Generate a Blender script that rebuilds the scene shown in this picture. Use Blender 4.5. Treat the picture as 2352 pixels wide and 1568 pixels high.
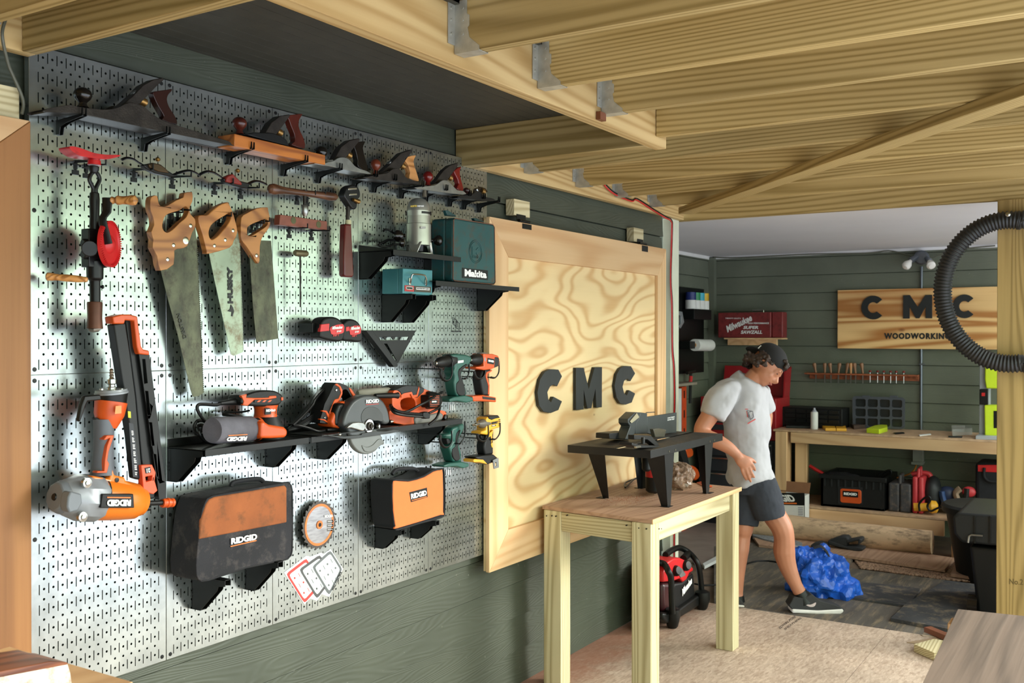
import bpy, bmesh, math, random
import numpy as np
from mathutils import Vector, Matrix
from mathutils.geometry import tessellate_polygon
random.seed(7)
for o in list(bpy.data.objects): bpy.data.objects.remove(o, do_unlink=True)
SC = bpy.context.scene
COL = SC.collection

# ------------------------------------------------------------------ camera
CAM = np.array([-1.44485132, -2.30699312, 1.558726422]); YAW, PIT, ROL, FPX = 1.01002745, -5.79495883e-03, 6.16e-4, 2293.18
def _rot():
    cy, sy = math.cos(YAW), math.sin(YAW)
    f = np.array([sy*math.cos(PIT), cy*math.cos(PIT), math.sin(PIT)])
    r = np.array([cy, -sy, 0.]); u = np.cross(r, f)
    c, s = math.cos(ROL), math.sin(ROL)
    return np.array([c*r+s*u, -s*r+c*u, f])
RM = _rot()
cd = bpy.data.cameras.new('camera'); camo = bpy.data.objects.new('camera', cd); COL.objects.link(camo)
cd.sensor_width = 36; cd.lens = 36*FPX/2352; cd.clip_start = .02; cd.clip_end = 200
m = Matrix(((RM[0][0], RM[1][0], -RM[2][0], CAM[0]), (RM[0][1], RM[1][1], -RM[2][1], CAM[1]), (RM[0][2], RM[1][2], -RM[2][2], CAM[2]), (0, 0, 0, 1)))
camo.matrix_world = m
cd.dof.use_dof = True; cd.dof.focus_distance = 3.4; cd.dof.aperture_fstop = 8.0
SC.camera = camo
SC.view_settings.view_transform = 'Standard'; SC.view_settings.look = 'None'; SC.view_settings.gamma = 1
SC.view_settings.use_curve_mapping = False
SC.view_settings.exposure = 1.0

# ------------------------------------------------------------------ sky (bright overcast, trees low on the horizon)
W = bpy.data.worlds.new('sky'); SC.world = W; W.use_nodes = True
nt = W.node_tree; nt.nodes.clear()
out = nt.nodes.new('ShaderNodeOutputWorld'); bg = nt.nodes.new('ShaderNodeBackground')
tc = nt.nodes.new('ShaderNodeTexCoord'); sx = nt.nodes.new('ShaderNodeSeparateXYZ'); rp = nt.nodes.new('ShaderNodeValToRGB')
nt.links.new(tc.outputs['Generated'], sx.inputs[0])
mr = nt.nodes.new('ShaderNodeMapRange'); mr.inputs[1].default_value = -1; mr.inputs[2].default_value = 1
nt.links.new(sx.outputs[2], mr.inputs[0]); nt.links.new(mr.outputs[0], rp.inputs[0]); nt.links.new(rp.outputs[0], bg.inputs[0])
cr = rp.color_ramp
cr.elements[0].position = 0.0; cr.elements[0].color = (.62, .66, .74, 1)
cr.elements[1].position = 1.0; cr.elements[1].color = (.88, .95, 1.0, 1)
for p, c in ((.47, (.62, .66, .74, 1)), (.5, (.26, .32, .22, 1)), (.57, (.55, .72, .50, 1)), (.66, (.90, .97, .92, 1))):
    e = cr.elements.new(p); e.color = c
bg.inputs[1].default_value = 2.5
nt.links.new(bg.outputs[0], out.inputs[0])
sd = bpy.data.lights.new('sun', 'SUN'); so = bpy.data.objects.new('sun', sd); COL.objects.link(so)
sd.energy = 1.5; sd.angle = math.radians(18); sd.color = (1, .97, .92)
so.rotation_euler = Vector((-.50, .80, -.30)).to_track_quat('-Z', 'Y').to_euler()   # veiled sun low beyond the open side, hazy

# ------------------------------------------------------------------ picking helpers (design time rays: a point in the photo -> a point on a real plane)
def ray(x, y): return np.array([(x-1176)/FPX, -(y-784)/FPX, 1.]) @ RM
def on(ax, v, x, y):
    d = ray(x, y); return Vector(CAM + (v-CAM[ax])/d[ax]*d)
def w(x, y, d=0): return on(1, -d, x, y)
def at(x, y, F): return Vector(CAM + ray(x, y)*F)
def fw(p): return float(RM[2] @ (np.array(p)-CAM))
def zc(ox, oy, s): return lambda x, y: (ox+x/s, oy+y/s)
def zl(z, pts): return [z(*p) for p in pts]
UP = Vector((0, 0, 1)); RT = Vector(RM[0]); FW = Vector(RM[2]); INW = Vector((0, 1, 0))
IN = .0254

# ------------------------------------------------------------------ materials
def H(h):
    def l(v):
        v /= 255
        return v/12.92 if v <= .04045 else ((v+.055)/1.055)**2.4
    return (l(int(h[0:2], 16)), l(int(h[2:4], 16)), l(int(h[4:6], 16)), 1)
MATS = {}
def _base(name):
    mt = bpy.data.materials.new(name); mt.use_nodes = True
    nt = mt.node_tree; b = nt.nodes['Principled BSDF']
    return mt, nt, b
def M(name, col='808080', r=.5, met=0, var=.12, sc=14, bump=.0, bsc=120, alpha=1, trans=0, emit=0, dirt=0, spec=.5, stretch=(1,1,1)):
    if name in MATS: return MATS[name]
    mt, nt, b = _base(name); N = nt.nodes.new; L = nt.links.new
    c = H(col)
    tc = N('ShaderNodeTexCoord'); mp = N('ShaderNodeMapping'); mp.inputs['Scale'].default_value = stretch
    L(tc.outputs['Object'], mp.inputs[0])
    nz = N('ShaderNodeTexNoise'); nz.inputs['Scale'].default_value = sc; nz.inputs['Detail'].default_value = 5
    L(mp.outputs[0], nz.inputs[0])
    rp = N('ShaderNodeValToRGB'); rp.color_ramp.elements[0].position = .3; rp.color_ramp.elements[1].position = .7
    rp.color_ramp.elements[0].color = tuple(v*(1-var) for v in c[:3])+(1,)
    rp.color_ramp.elements[1].color = tuple(min(1, v*(1+var)) for v in c[:3])+(1,)
    L(nz.outputs[0], rp.inputs[0]); last = rp.outputs[0]
    if dirt:
        n2 = N('ShaderNodeTexNoise'); n2.inputs['Scale'].default_value = sc*2.3; n2.inputs['Detail'].default_value = 8; n2.inputs['Roughness'].default_value = .7
        L(mp.outputs[0], n2.inputs[0]); r2 = N('ShaderNodeValToRGB'); r2.color_ramp.elements[0].position = .5; r2.color_ramp.elements[1].position = .68
        L(n2.outputs[0], r2.inputs[0]); mx = N('ShaderNodeMix'); mx.data_type = 'RGBA'
        dc = H(dirt if isinstance(dirt, str) else '6a6255'); mu = N('ShaderNodeMath'); mu.operation = 'MULTIPLY'; mu.inputs[1].default_value = .75
        L(r2.outputs[0], mu.inputs[0]); L(mu.outputs[0], mx.inputs[0]); L(last, mx.inputs[6]); mx.inputs[7].default_value = dc; last = mx.outputs[2]
    L(last, b.inputs['Base Color'])
    b.inputs['Roughness'].default_value = r; b.inputs['Metallic'].default_value = met
    b.inputs['Specular IOR Level'].default_value = spec
    if bump:
        n3 = N('ShaderNodeTexNoise'); n3.inputs['Scale'].default_value = bsc; n3.inputs['Detail'].default_value = 4; L(mp.outputs[0], n3.inputs[0])
        bp = N('ShaderNodeBump'); bp.inputs['Strength'].default_value = bump; bp.inputs['Distance'].default_value = .004
        L(n3.outputs[0], bp.inputs['Height']); L(bp.outputs[0], b.inputs['Normal'])
    if alpha < 1: b.inputs['Alpha'].default_value = alpha
    if trans: b.inputs['Transmission Weight'].default_value = trans
    if emit: b.inputs['Emission Color'].default_value = c; b.inputs['Emission Strength'].default_value = emit
    MATS[name] = mt; return mt

def wood(name, c1, c2, c3='5a3a1c', fr=26, st=(.55, 5, 5), r=.6, knots=.05, fib=.35, bump=.25, cont=1.0, ksc=1.6, rnd=True, pwr=1.8, gz=0, det=1.2):
    """boards run along local X; growth rings from stretched noise, fibres, knots"""
    if name in MATS: return MATS[name]
    mt, nt, b = _base(name); N = nt.nodes.new; L = nt.links.new
    tc = N('ShaderNodeTexCoord'); oi = N('ShaderNodeObjectInfo'); cb = N('ShaderNodeCombineXYZ'); ml = N('ShaderNodeMath'); ml.operation = 'MULTIPLY'; ml.inputs[1].default_value = 37.0
    L(oi.outputs['Random'], ml.inputs[0])
    for i in range(3): L(ml.outputs[0], cb.inputs[i])
    ad = N('ShaderNodeVectorMath'); ad.operation = 'ADD'; L(tc.outputs['Object'], ad.inputs[0])
    if rnd: L(cb.outputs[0], ad.inputs[1])
    def noise(scale, detail, mul=(1, 1, 1), dist=0):
        mp = N('ShaderNodeMapping'); mp.inputs['Scale'].default_value = mul; L(ad.outputs[0], mp.inputs[0])
        n = N('ShaderNodeTexNoise'); n.inputs['Scale'].default_value = scale; n.inputs['Detail'].default_value = detail; n.inputs['Distortion'].default_value = dist
        L(mp.outputs[0], n.inputs[0]); return n.outputs[0]
    big = noise(1.0, det, st, .15)
    m1 = N('ShaderNodeMath'); m1.operation = 'MULTIPLY'; m1.inputs[1].default_value = fr*6.28; L(big, m1.inputs[0])
    if gz:
        sp = N('ShaderNodeSeparateXYZ'); L(tc.outputs['Object'], sp.inputs[0]); yz = N('ShaderNodeMath'); yz.operation = 'MULTIPLY_ADD'; yz.inputs[1].default_value = 1.3; L(sp.outputs[1], yz.inputs[0]); L(sp.outputs[2], yz.inputs[2])
        ga = N('ShaderNodeMath'); ga.operation = 'MULTIPLY_ADD'; ga.inputs[1].default_value = gz*6.28; L(yz.outputs[0], ga.inputs[0]); L(m1.outputs[0], ga.inputs[2]); m1 = ga
    m2 = N('ShaderNodeMath'); m2.operation = 'SINE'; L(m1.outputs[0], m2.inputs[0])
    m3 = N('ShaderNodeMath'); m3.operation = 'MULTIPLY_ADD'; m3.inputs[1].default_value = .5; m3.inputs[2].default_value = .5; L(m2.outputs[0], m3.inputs[0])
    pw = N('ShaderNodeMath'); pw.operation = 'POWER'; pw.inputs[1].default_value = pwr; L(m3.outputs[0], pw.inputs[0])
    fb = noise(1.0, 3, (3, 120, 120))
    f2 = N('ShaderNodeMath'); f2.operation = 'SUBTRACT'; f2.inputs[1].default_value = .5; L(fb, f2.inputs[0])
    sm = N('ShaderNodeMath'); sm.operation = 'MULTIPLY_ADD'; sm.inputs[1].default_value = fib; L(f2.outputs[0], sm.inputs[0])
    mc = N('ShaderNodeMath'); mc.operation = 'MULTIPLY'; mc.inputs[1].default_value = cont; L(pw.outputs[0], mc.inputs[0]); L(mc.outputs[0], sm.inputs[2])
    mx = N('ShaderNodeMix'); mx.data_type = 'RGBA'; L(sm.outputs[0], mx.inputs[0]); mx.inputs[6].default_value = H(c1); mx.inputs[7].default_value = H(c2)
    # slow tone drift along and between boards
    tn = noise(1.0, 3, (.8, 2.5, 2.5)); hs = N('ShaderNodeHueSaturation')
    mrr = N('ShaderNodeMapRange'); mrr.inputs[1].default_value = .3; mrr.inputs[2].default_value = .7; mrr.inputs[3].default_value = .84; mrr.inputs[4].default_value = 1.12
    L(tn, mrr.inputs[0]); L(mrr.outputs[0], hs.inputs['Value']); L(mx.outputs[2], hs.inputs['Color']); last = hs.outputs[0]
    if rnd:
        h2 = N('ShaderNodeHueSaturation'); mr2 = N('ShaderNodeMapRange'); mr2.inputs[3].default_value = .8; mr2.inputs[4].default_value = 1.1
        L(oi.outputs['Random'], mr2.inputs[0]); L(mr2.outputs[0], h2.inputs['Value']); L(last, h2.inputs['Color']); last = h2.outputs[0]
    if knots:
        mp = N('ShaderNodeMapping'); mp.inputs['Scale'].default_value = (1.25, .25, 2.4); L(ad.outputs[0], mp.inputs[0])
        vo = N('ShaderNodeTexVoronoi'); vo.inputs['Scale'].default_value = ksc; L(mp.outputs[0], vo.inputs[0])
        kr = N('ShaderNodeMapRange'); kr.inputs[1].default_value = knots*.45; kr.inputs[2].default_value = knots*.75; kr.inputs[3].default_value = .9; kr.inputs[4].default_value = 0
        L(vo.outputs['Distance'], kr.inputs[0]); mk = N('ShaderNodeMix'); mk.data_type = 'RGBA'; L(kr.outputs[0], mk.inputs[0]); L(last, mk.inputs[6]); mk.inputs[7].default_value = H(c3); last = mk.outputs[2]
    L(last, b.inputs['Base Color']); b.inputs['Roughness'].default_value = r
    if bump:
        bp = N('ShaderNodeBump'); bp.inputs['Strength'].default_value = bump; bp.inputs['Distance'].default_value = .002; L(sm.outputs[0], bp.inputs['Height']); L(bp.outputs[0], b.inputs['Normal'])
    MATS[name] = mt; return mt

# ------------------------------------------------------------------ mesh builder
class MB:
    def __init__(s): s.v = []; s.f = []
    def add(s, vs, fs):
        k = len(s.v); s.v += [Vector(p) for p in vs]; s.f += [tuple(i+k for i in f) for f in fs]; return s
    def box(s, a, b):
        x0, x1 = sorted((a[0], b[0])); y0, y1 = sorted((a[1], b[1])); z0, z1 = sorted((a[2], b[2]))
        return s.add([(x0,y0,z0),(x1,y0,z0),(x1,y1,z0),(x0,y1,z0),(x0,y0,z1),(x1,y0,z1),(x1,y1,z1),(x0,y1,z1)],
                     [(3,2,1,0),(4,5,6,7),(0,1,5,4),(1,2,6,5),(2,3,7,6),(3,0,4,7)])
    def obox(s, c, ax, ay, az):
        c = Vector(c); ax, ay, az = Vector(ax), Vector(ay), Vector(az)
        q = [c-ax-ay-az, c+ax-ay-az, c+ax+ay-az, c-ax+ay-az, c-ax-ay+az, c+ax-ay+az, c+ax+ay+az, c-ax+ay+az]
        return s.add(q, [(3,2,1,0),(4,5,6,7),(0,1,5,4),(1,2,6,5),(2,3,7,6),(3,0,4,7)])
    def bar(s, p, q, wd, ht, up=UP):
        p, q = Vector(p), Vector(q); d = (q-p); L = d.length; d = d/L; sd = d.cross(Vector(up)).normalized(); u = sd.cross(d)
        return s.obox((p+q)/2, d*L/2, sd*wd/2, u*ht/2)
    def cyl(s, p, q, r, r2=None, n=20, cap=True):
        p, q = Vector(p), Vector(q); r2 = r if r2 is None else r2; d = (q-p).normalized()
        a = d.orthogonal().normalized(); b = d.cross(a)
        vs = [p+(a*math.cos(t)+b*math.sin(t))*r for t in [6.28318*i/n for i in range(n)]]+[q+(a*math.cos(t)+b*math.sin(t))*r2 for t in [6.28318*i/n for i in range(n)]]
        fs = [(i, (i+1) % n, n+(i+1) % n, n+i) for i in range(n)]
        if cap: fs += [tuple(range(n-1, -1, -1)), tuple(range(n, 2*n))]
        return s.add(vs, fs)
    def lathe(s, o, ax, prof, n=24, a=None, sq=1.0):
        """prof: (distance along axis, radius)"""
        o = Vector(o); ax = Vector(ax).normalized(); a = ax.orthogonal().normalized() if a is None else Vector(a).normalized(); b = ax.cross(a)
        vs = []; fs = []
        for h, r in prof:
            for i in range(n):
                t = 6.28318*i/n; vs.append(o+ax*h+(a*math.cos(t)+b*math.sin(t)*sq)*max(r, 1e-5))
        for j in range(len(prof)-1):
            for i in range(n): fs.append((j*n+i, j*n+(i+1) % n, (j+1)*n+(i+1) % n, (j+1)*n+i))
        fs += [tuple(range(n-1, -1, -1)), tuple(range((len(prof)-1)*n, len(prof)*n))]
        return s.add(vs, fs)
    def ball(s, c, r, n=18, m=12, ax=None):
        c = Vector(c); r = (r, r, r) if not hasattr(r, '__len__') else r
        ax = ax or (Vector((1,0,0)), Vector((0,1,0)), Vector((0,0,1)))
        vs = []; fs = []
        for j in range(m+1):
            ph = math.pi*j/m
            for i in range(n):
                t = 6.28318*i/n; x, y, z = math.sin(ph)*math.cos(t), math.sin(ph)*math.sin(t), math.cos(ph)
                sg = max(abs(z) < .9999, .002)
                vs.append(c+ax[0]*(x*r[0])+ax[1]*(y*r[1])+ax[2]*(z*r[2]))
        for j in range(m):
            for i in range(n): fs.append((j*n+i, (j+1)*n+i, (j+1)*n+(i+1) % n, j*n+(i+1) % n))
        return s.add(vs, fs)
    def tube(s, pts, r, n=10, closed=False, flat=1.0, up=None):
        pts = [Vector(p) for p in pts]; k = len(pts); rs = r if hasattr(r, '__len__') else [r]*k
        vs = []; fs = []; pa = None
        for i, p in enumerate(pts):
            if closed: d = (pts[(i+1) % k]-pts[i-1])
            else: d = pts[min(i+1, k-1)]-pts[max(i-1, 0)]
            d = d.normalized() if d.length > 1e-9 else Vector((0, 0, 1))
            if up is not None: a = (Vector(up)-d*d.dot(Vector(up))).normalized()
            elif pa is None: a = d.orthogonal().normalized()
            else:
                a = pa-d*pa.dot(d); a = a.normalized() if a.length > 1e-6 else d.orthogonal().normalized()
            pa = a; b = d.cross(a)
            for j in range(n):
                t = 6.28318*j/n; rr = rs[i]
                ra, rb = (rr if hasattr(rr, '__len__') else (rr, rr*flat))
                vs.append(p+a*math.cos(t)*ra+b*math.sin(t)*rb)
        for i in range(k if closed else k-1):
            i2 = (i+1) % k
            for j in range(n): fs.append((i*n+j, i*n+(j+1) % n, i2*n+(j+1) % n, i2*n+j))
        if not closed: fs += [tuple(range(n-1, -1, -1)), tuple(range((k-1)*n, k*n))]
        return s.add(vs, fs)
    def prism(s, pts, ext, holes=()):
        """pts: 3D outline of the near face; ext: vector to the far face"""
        ext = Vector(ext); loops = [[Vector(p) for p in pts]]+[[Vector(p) for p in h] for h in holes]
        allp = [p for l in loops for p in l]; n = len(allp)
        tris = tessellate_polygon(loops)
        nrm = Vector((0, 0, 0))
        lp = loops[0]
        for i in range(len(lp)): nrm += (lp[i]-lp[0]).cross(lp[(i+1) % len(lp)]-lp[0])
        fs = []
        if len(loops) == 1:
            fr = tuple(range(n))
            if nrm.dot(ext) > 0: fr = fr[::-1]
            fs.append(fr); fs.append(tuple(i+n for i in fr[::-1]))
        else:
            for t in tris:
                a, b, c = [allp[i] for i in t]
                t2 = t if (b-a).cross(c-a).dot(ext) < 0 else t[::-1]
                fs.append(tuple(t2)); fs.append(tuple(i+n for i in t2[::-1]))
        k = 0
        for li, l in enumerate(loops):
            m = len(l)
            for i in range(m):
                q = (k+i, k+(i+1) % m, n+k+(i+1) % m, n+k+i); fs.append(q)
            k += m
        s.add(allp+[p+ext for p in allp], fs); s.fix = True; return s
    def build(s, name, mat, parent=None, bev=0, seg=2, sub=0, ang=35, smooth=True, org=None, solid=0, rx=None, rot=None, remesh=0, disp=None, smo=0):
        me = bpy.data.meshes.new(name)
        if org is None:
            if parent is not None: org = Vector(parent.get('_o', (0, 0, 0)))
            else:
                mn = Vector([min(p[i] for p in s.v) for i in range(3)]); mx = Vector([max(p[i] for p in s.v) for i in range(3)]); org = (mn+mx)/2; org.z = mn.z
        org = Vector(org)
        R = rot.to_3x3() if rot is not None else None
        vs = [(R.inverted() @ (p-org) if R is not None else p-org) for p in s.v]
        me.from_pydata([tuple(v) for v in vs], [], s.f); me.validate()
        bm = bmesh.new(); bm.from_mesh(me); bmesh.ops.recalc_face_normals(bm, faces=bm.faces)
        bmesh.ops.remove_doubles(bm, verts=bm.verts, dist=1e-6); bm.to_mesh(me); bm.free()
        if smooth:
            me.polygons.foreach_set('use_smooth', [True]*len(me.polygons)); me.set_sharp_from_angle(angle=math.radians(ang))
        o = bpy.data.objects.new(name, me); COL.objects.link(o); o['_o'] = list(org)
        if mat is not None: me.materials.append(mat)
        if parent is not None:
            o.parent = parent
            if rot is None: o.location = org-Vector(parent.get('_o', (0, 0, 0)))
            else: o.matrix_local = Matrix.Translation(org-Vector(parent.get('_o', (0, 0, 0)))) @ rot.to_4x4()
        else:
            o.location = org
            if rot is not None: o.matrix_world = Matrix.Translation(org) @ rot.to_4x4()
        if remesh:
            md = o.modifiers.new('r', 'REMESH'); md.mode = 'VOXEL'; md.voxel_size = remesh; md.use_smooth_shade = True
            if smo: md = o.modifiers.new('s', 'SMOOTH'); md.iterations = smo; md.factor = .5
        if bev:
            md = o.modifiers.new('b', 'BEVEL'); md.width = bev; md.segments = seg; md.limit_method = 'ANGLE'; md.angle_limit = math.radians(40); md.harden_normals = False
        if sub: md = o.modifiers.new('u', 'SUBSURF'); md.levels = sub; md.render_levels = sub
        if disp:
            tx = bpy.data.textures.new(name+'_t', 'CLOUDS'); tx.noise_scale = disp[1]; tx.noise_depth = 2
            md = o.modifiers.new('d', 'DISPLACE'); md.texture = tx; md.strength = disp[0]; md.mid_level = .5; md.texture_coords = 'LOCAL'
        return o

def thing(name, label, cat, o=(0, 0, 0), group=None):
    e = bpy.data.objects.new(name, None); COL.objects.link(e); e.location = Vector(o); e['_o'] = list(Vector(o)); e.empty_display_size = .05
    e['label'] = label; e['category'] = cat
    if group: e['group'] = group
    return e
def tag(o, label, cat, group=None, kind=None):
    o['label'] = label; o['category'] = cat
    if group: o['group'] = group
    if kind: o['kind'] = kind
    return o
def struct(o, label=None): o['kind'] = 'structure'; return o
def copytree(o, parent=None):
    c = o.copy(); COL.objects.link(c)
    if parent is not None: c.parent = parent
    for ch in [x for x in o.children]: copytree(ch, c)
    return c
def smoothpts(pts, k=4, closed=True):
    pts = [Vector(p) for p in pts]; n = len(pts); res = []
    rng = range(n) if closed else range(n-1)
    for i in rng:
        if closed: p0, p1, p2, p3 = pts[i-1], pts[i], pts[(i+1) % n], pts[(i+2) % n]
        else: p0, p1, p2, p3 = pts[max(i-1, 0)], pts[i], pts[i+1], pts[min(i+2, n-1)]
        for j in range(k):
            t = j/k; res.append(.5*((2*p1)+(-p0+p2)*t+(2*p0-5*p1+4*p2-p3)*t*t+(-p0+3*p1-3*p2+p3)*t**3))
    if not closed: res.append(pts[-1])
    return res
def wp(pts, d, t, z=None, sm=0, holes=(), smh=3):
    """outline seen in the photo, cut as a slab of thickness t whose near face hangs d in front of the board"""
    if z: pts = zl(z, pts); holes = [zl(z, h) for h in holes]
    P = [w(x, y, d) for x, y in pts]; Hs = [[w(x, y, d) for x, y in h] for h in holes]
    if sm: P = smoothpts(P, sm)
    if smh: Hs = [smoothpts(h, smh) for h in Hs]
    return MB().prism(P, Vector((0, t, 0)), Hs)
def wtube(pts, d, r, z=None, sm=4, n=8, closed=False, mb=None):
    """pts (x, y[, d])"""
    P = []
    for p in pts:
        x, y = (z(p[0], p[1]) if z else p[:2]); P.append(w(x, y, p[2] if len(p) > 2 else d))
    if sm: P = smoothpts(P, sm, closed)
    return (mb or MB()).tube(P, r, n, closed)

def textmesh(s, bold=0, shear=0, sp=1.0):
    cu = bpy.data.curves.new('t', 'FONT'); cu.body = s; cu.size = 1; cu.offset = bold; cu.shear = shear; cu.space_character = sp; cu.resolution_u = 3; cu.extrude = .0
    cu.fill_mode = 'FRONT'
    o = bpy.data.objects.new('t', cu); COL.objects.link(o)
    bpy.context.view_layer.update()
    me = bpy.data.meshes.new_from_object(o.evaluated_get(bpy.context.evaluated_depsgraph_get()))
    vs = [v.co.copy() for v in me.vertices]; fs = [tuple(p.vertices) for p in me.polygons]
    bpy.data.objects.remove(o); bpy.data.curves.remove(cu); bpy.data.meshes.remove(me)
    return vs, fs
def text(s, bl, br, tl, mat, parent, name='lettering', bold=.02, shear=0, off=.0006, sp=1.0, label=None):
    """flat letters filling the parallelogram bl-br-tl; off lifts them off the surface along the reading normal"""
    bl, br, tl = Vector(bl), Vector(br), Vector(tl)
    vs, fs = textmesh(s, bold, shear, sp)
    x0, x1 = min(v.x for v in vs), max(v.x for v in vs); y0, y1 = min(v.y for v in vs), max(v.y for v in vs)
    X, Y = br-bl, tl-bl; n = X.cross(Y).normalized()
    if n.dot(Vector(CAM)-bl) < 0: n = -n
    P = [bl+X*((v.x-x0)/(x1-x0))+Y*((v.y-y0)/(y1-y0))+n*off for v in vs]
    k = len(P)
    mb = MB(); mb.add(P, fs)
    o = mb.build(name, mat, parent, smooth=False)
    md = o.modifiers.new('s', 'SOLIDIFY'); md.thickness = .0008; md.offset = 0
    if label: o['label'] = label
    return o
def wtext(s, bl, br, tl, d, mat, parent, z=None, **k):
    q = [(z(*p) if z else p) for p in (bl, br, tl)]
    return text(s, *[w(x, y, d) for x, y in q], mat, parent, **k)
def rows(O, X, Y, pts): return [Vector(O)+Vector(X)*a+Vector(Y)*b for a, b in pts]
def board(name, p0, p1, wd, ht, mat, parent=None, up=UP, bev=.002):
    """timber along p0->p1; local X follows the grain"""
    p0, p1 = Vector(p0), Vector(p1); d = p1-p0; L = d.length; d.normalize(); up = Vector((0, 1, 0)) if abs(d.dot(Vector(up))) > .95 else Vector(up); sd = Vector(up).cross(d).normalized(); u = d.cross(sd)
    R = Matrix((d, sd, u)).transposed()
    mb = MB().bar(p0, p1, wd, ht, up)
    return mb.build(name, mat, parent, bev=bev, seg=1, org=(p0+p1)/2, rot=R)

# ================================================================== MATERIALS
ZB = .648                                        # bottom of the pegboard above the floor
joistW = wood('treated_pine', 'b69f68', '7f682f', '2e1c0c', fr=24, st=(.2, 3.2, 3.2), r=.62, knots=.085, fib=.55, ksc=1.0, cont=.72, pwr=2, gz=38, det=1.6)
ledgW = wood('ledger_pine', 'd0b47c', 'a88448', '4a2c12', fr=20, st=(.2, 3, 3), r=.6, knots=.06, ksc=.9, gz=34, cont=.7, det=1.6)
postW = wood('post_pine', 'b0945a', '826a34', '3b2a14', fr=18, st=(.25, 4, 4), r=.6, knots=.03, cont=.7, fib=.6, gz=30, det=1.6)
tabW = wood('pale_lumber', 'cfc49c', '9c8c60', '4a3a1e', fr=14, st=(.35, 5, 5), r=.6, knots=.05, ksc=1.2, gz=40, cont=.7, det=1.6)
frmW = wood('frame_board', 'deb98a', 'c89a68', '8a5a2e', fr=12, st=(.2, 4, 4), r=.55, knots=.05, cont=.7)
cedW = wood('left_frame_board', 'a26e3c', '805128', '5f3a18', fr=4, st=(.35, 6, 6), r=.6, knots=.05, cont=.8, fib=.7)
plyW = wood('sanded_plywood', 'dec493', 'c0935c', '7a4b22', fr=26, st=(.55, 1.7, 1.7), r=.55, knots=.07, ksc=2.0, fib=.18, bump=.05, rnd=False, pwr=2.6, cont=.75, det=2.6)
tplyW = wood('table_plywood', 'b8957a', '94705a', '5a3018', fr=26, st=(.3, 4, 4), r=.6, knots=.06, fib=.5, cont=.55)
benW = wood('bench_pine', 'dcb688', 'c2966a', '6a4220', fr=9, st=(.4, 4, 4), r=.6, knots=.05, cont=.6)
signW = wood('sign_pine', 'e8bf82', 'b0743a', '6b3414', fr=7, st=(.35, 5, 5), r=.5, knots=.13, ksc=1.7, rnd=False)
dkW = wood('deck_underside', 'a99060', '7d683c', '2e1c0c', fr=10, st=(.3, 5, 5), r=.7, knots=.05)
grayply = wood('weathered_plywood', '7c6a5c', '55483e', '3a2e28', fr=5, st=(.6, 6, 6), r=.75, knots=.06, fib=1.2, cont=.6, rnd=False)
TW = wood('saw_beech', 'b87c40', '90592a', '6a3c18', fr=9, st=(2, 9, 9), r=.38, knots=0, fib=.3, bump=.05)
ORW = wood('plane_beech', 'b46c2a', '8a4a1a', '4a2810', fr=6, st=(2, 12, 12), r=.4, knots=0, fib=.6, bump=.05)
RSW = M('rosewood', '4a1d14', .25, var=.35, sc=30, stretch=(1, 1, .3))
BLW = M('black_gloss', '17130f', .18, var=.3)
TANW = wood('handle_maple', 'c98f52', '96602c', '4a2810', fr=8, st=(3, 20, 20), r=.35, knots=0)
WALW = wood('walnut_turned', '6b4630', '4a2d1c', '22130b', fr=8, st=(3, 20, 20), r=.35, knots=0)
IRON = M('old_iron', '332e29', .42, .6, var=.35, sc=30, bump=.15, bsc=200)
DIRON = M('black_iron', '0e0f10', .38, .3, var=.3, sc=25)
STEEL = M('bright_steel', 'b9b9b4', .22, 1, var=.12)
SSTEEL = M('satin_steel', '9d9f9c', .35, .95, var=.15, sc=40)
RUSTY = M('rusty_saw_plate', '4d503b', .5, .3, var=.5, sc=22, dirt='2a1e14', bump=.2, stretch=(1, 1, .7))
HUSKP = M('clean_saw_plate', '8c9884', .4, .6, var=.18, sc=10, dirt='5a4026')
BLK = M('black_powder_coat', '080a09', .42, .0, var=.15, spec=.35)
PLB = M('black_plastic', '0d0e0e', .5, spec=.35, var=.15, bump=.1, bsc=300)
PLG = M('dark_grey_plastic', '1e2021', .5, spec=.35, var=.1)
PLG2 = M('mid_grey_plastic', '6b7076', .42, var=.08)
PLS = M('silver_grey_plastic', '8d9197', .38, .2, var=.08)
ORG = M('orange_plastic', 'c94f16', .4, var=.08)
ORG2 = M('orange_casting', 'd9721e', .3, var=.06)
REDP = M('red_paint', 'b3161b', .32, var=.2, dirt='5a0c0c')
REDB = M('bright_red', 'c51f22', .4, var=.1)
TEALP = M('teal_tool_plastic', '1e5147', .42, var=.1)
TEALD = M('worn_teal_steel', '1f4c4c', .42, .15, var=.12, sc=9, dirt='4a3524', bump=.05)
TEALL = M('light_teal_steel', '3f7c82', .4, .2, var=.08)
YEL = M('yellow_plastic', 'e0a52a', .42, var=.08)
YELG = M('lime_plastic', 'c5dc28', .42, var=.06)
WHT = M('white_print', 'e9e9e6', .5, var=.02)
REDL = M('red_print', 'c83a35', .5, var=.05)
ORL = M('orange_print', 'e0702a', .5, var=.03)
WPL = M('white_plastic', 'd9dad6', .5, var=.04)
PAPER = M('paper_white', 'dcdcd8', .8, var=.04)
GALV = M('galvanised_bracket', 'b4b6ae', .42, .6, var=.2, sc=25)
CORD = M('black_rubber_cord', '090a0a', .45, spec=.3, var=.1)
RUB = M('black_rubber', '1b1b1c', .8, var=.2)
CANV = M('orange_canvas', '8f5028', .85, var=.2, sc=9, dirt='5f3c22', bump=.3, bsc=500)
CANVB = M('bright_orange_canvas', 'e0743a', .8, var=.05, bump=.25, bsc=500)
NYL = M('dark_nylon', '1d1d22', .85, var=.3, sc=8, dirt='4c4644', bump=.3, bsc=400)
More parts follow.
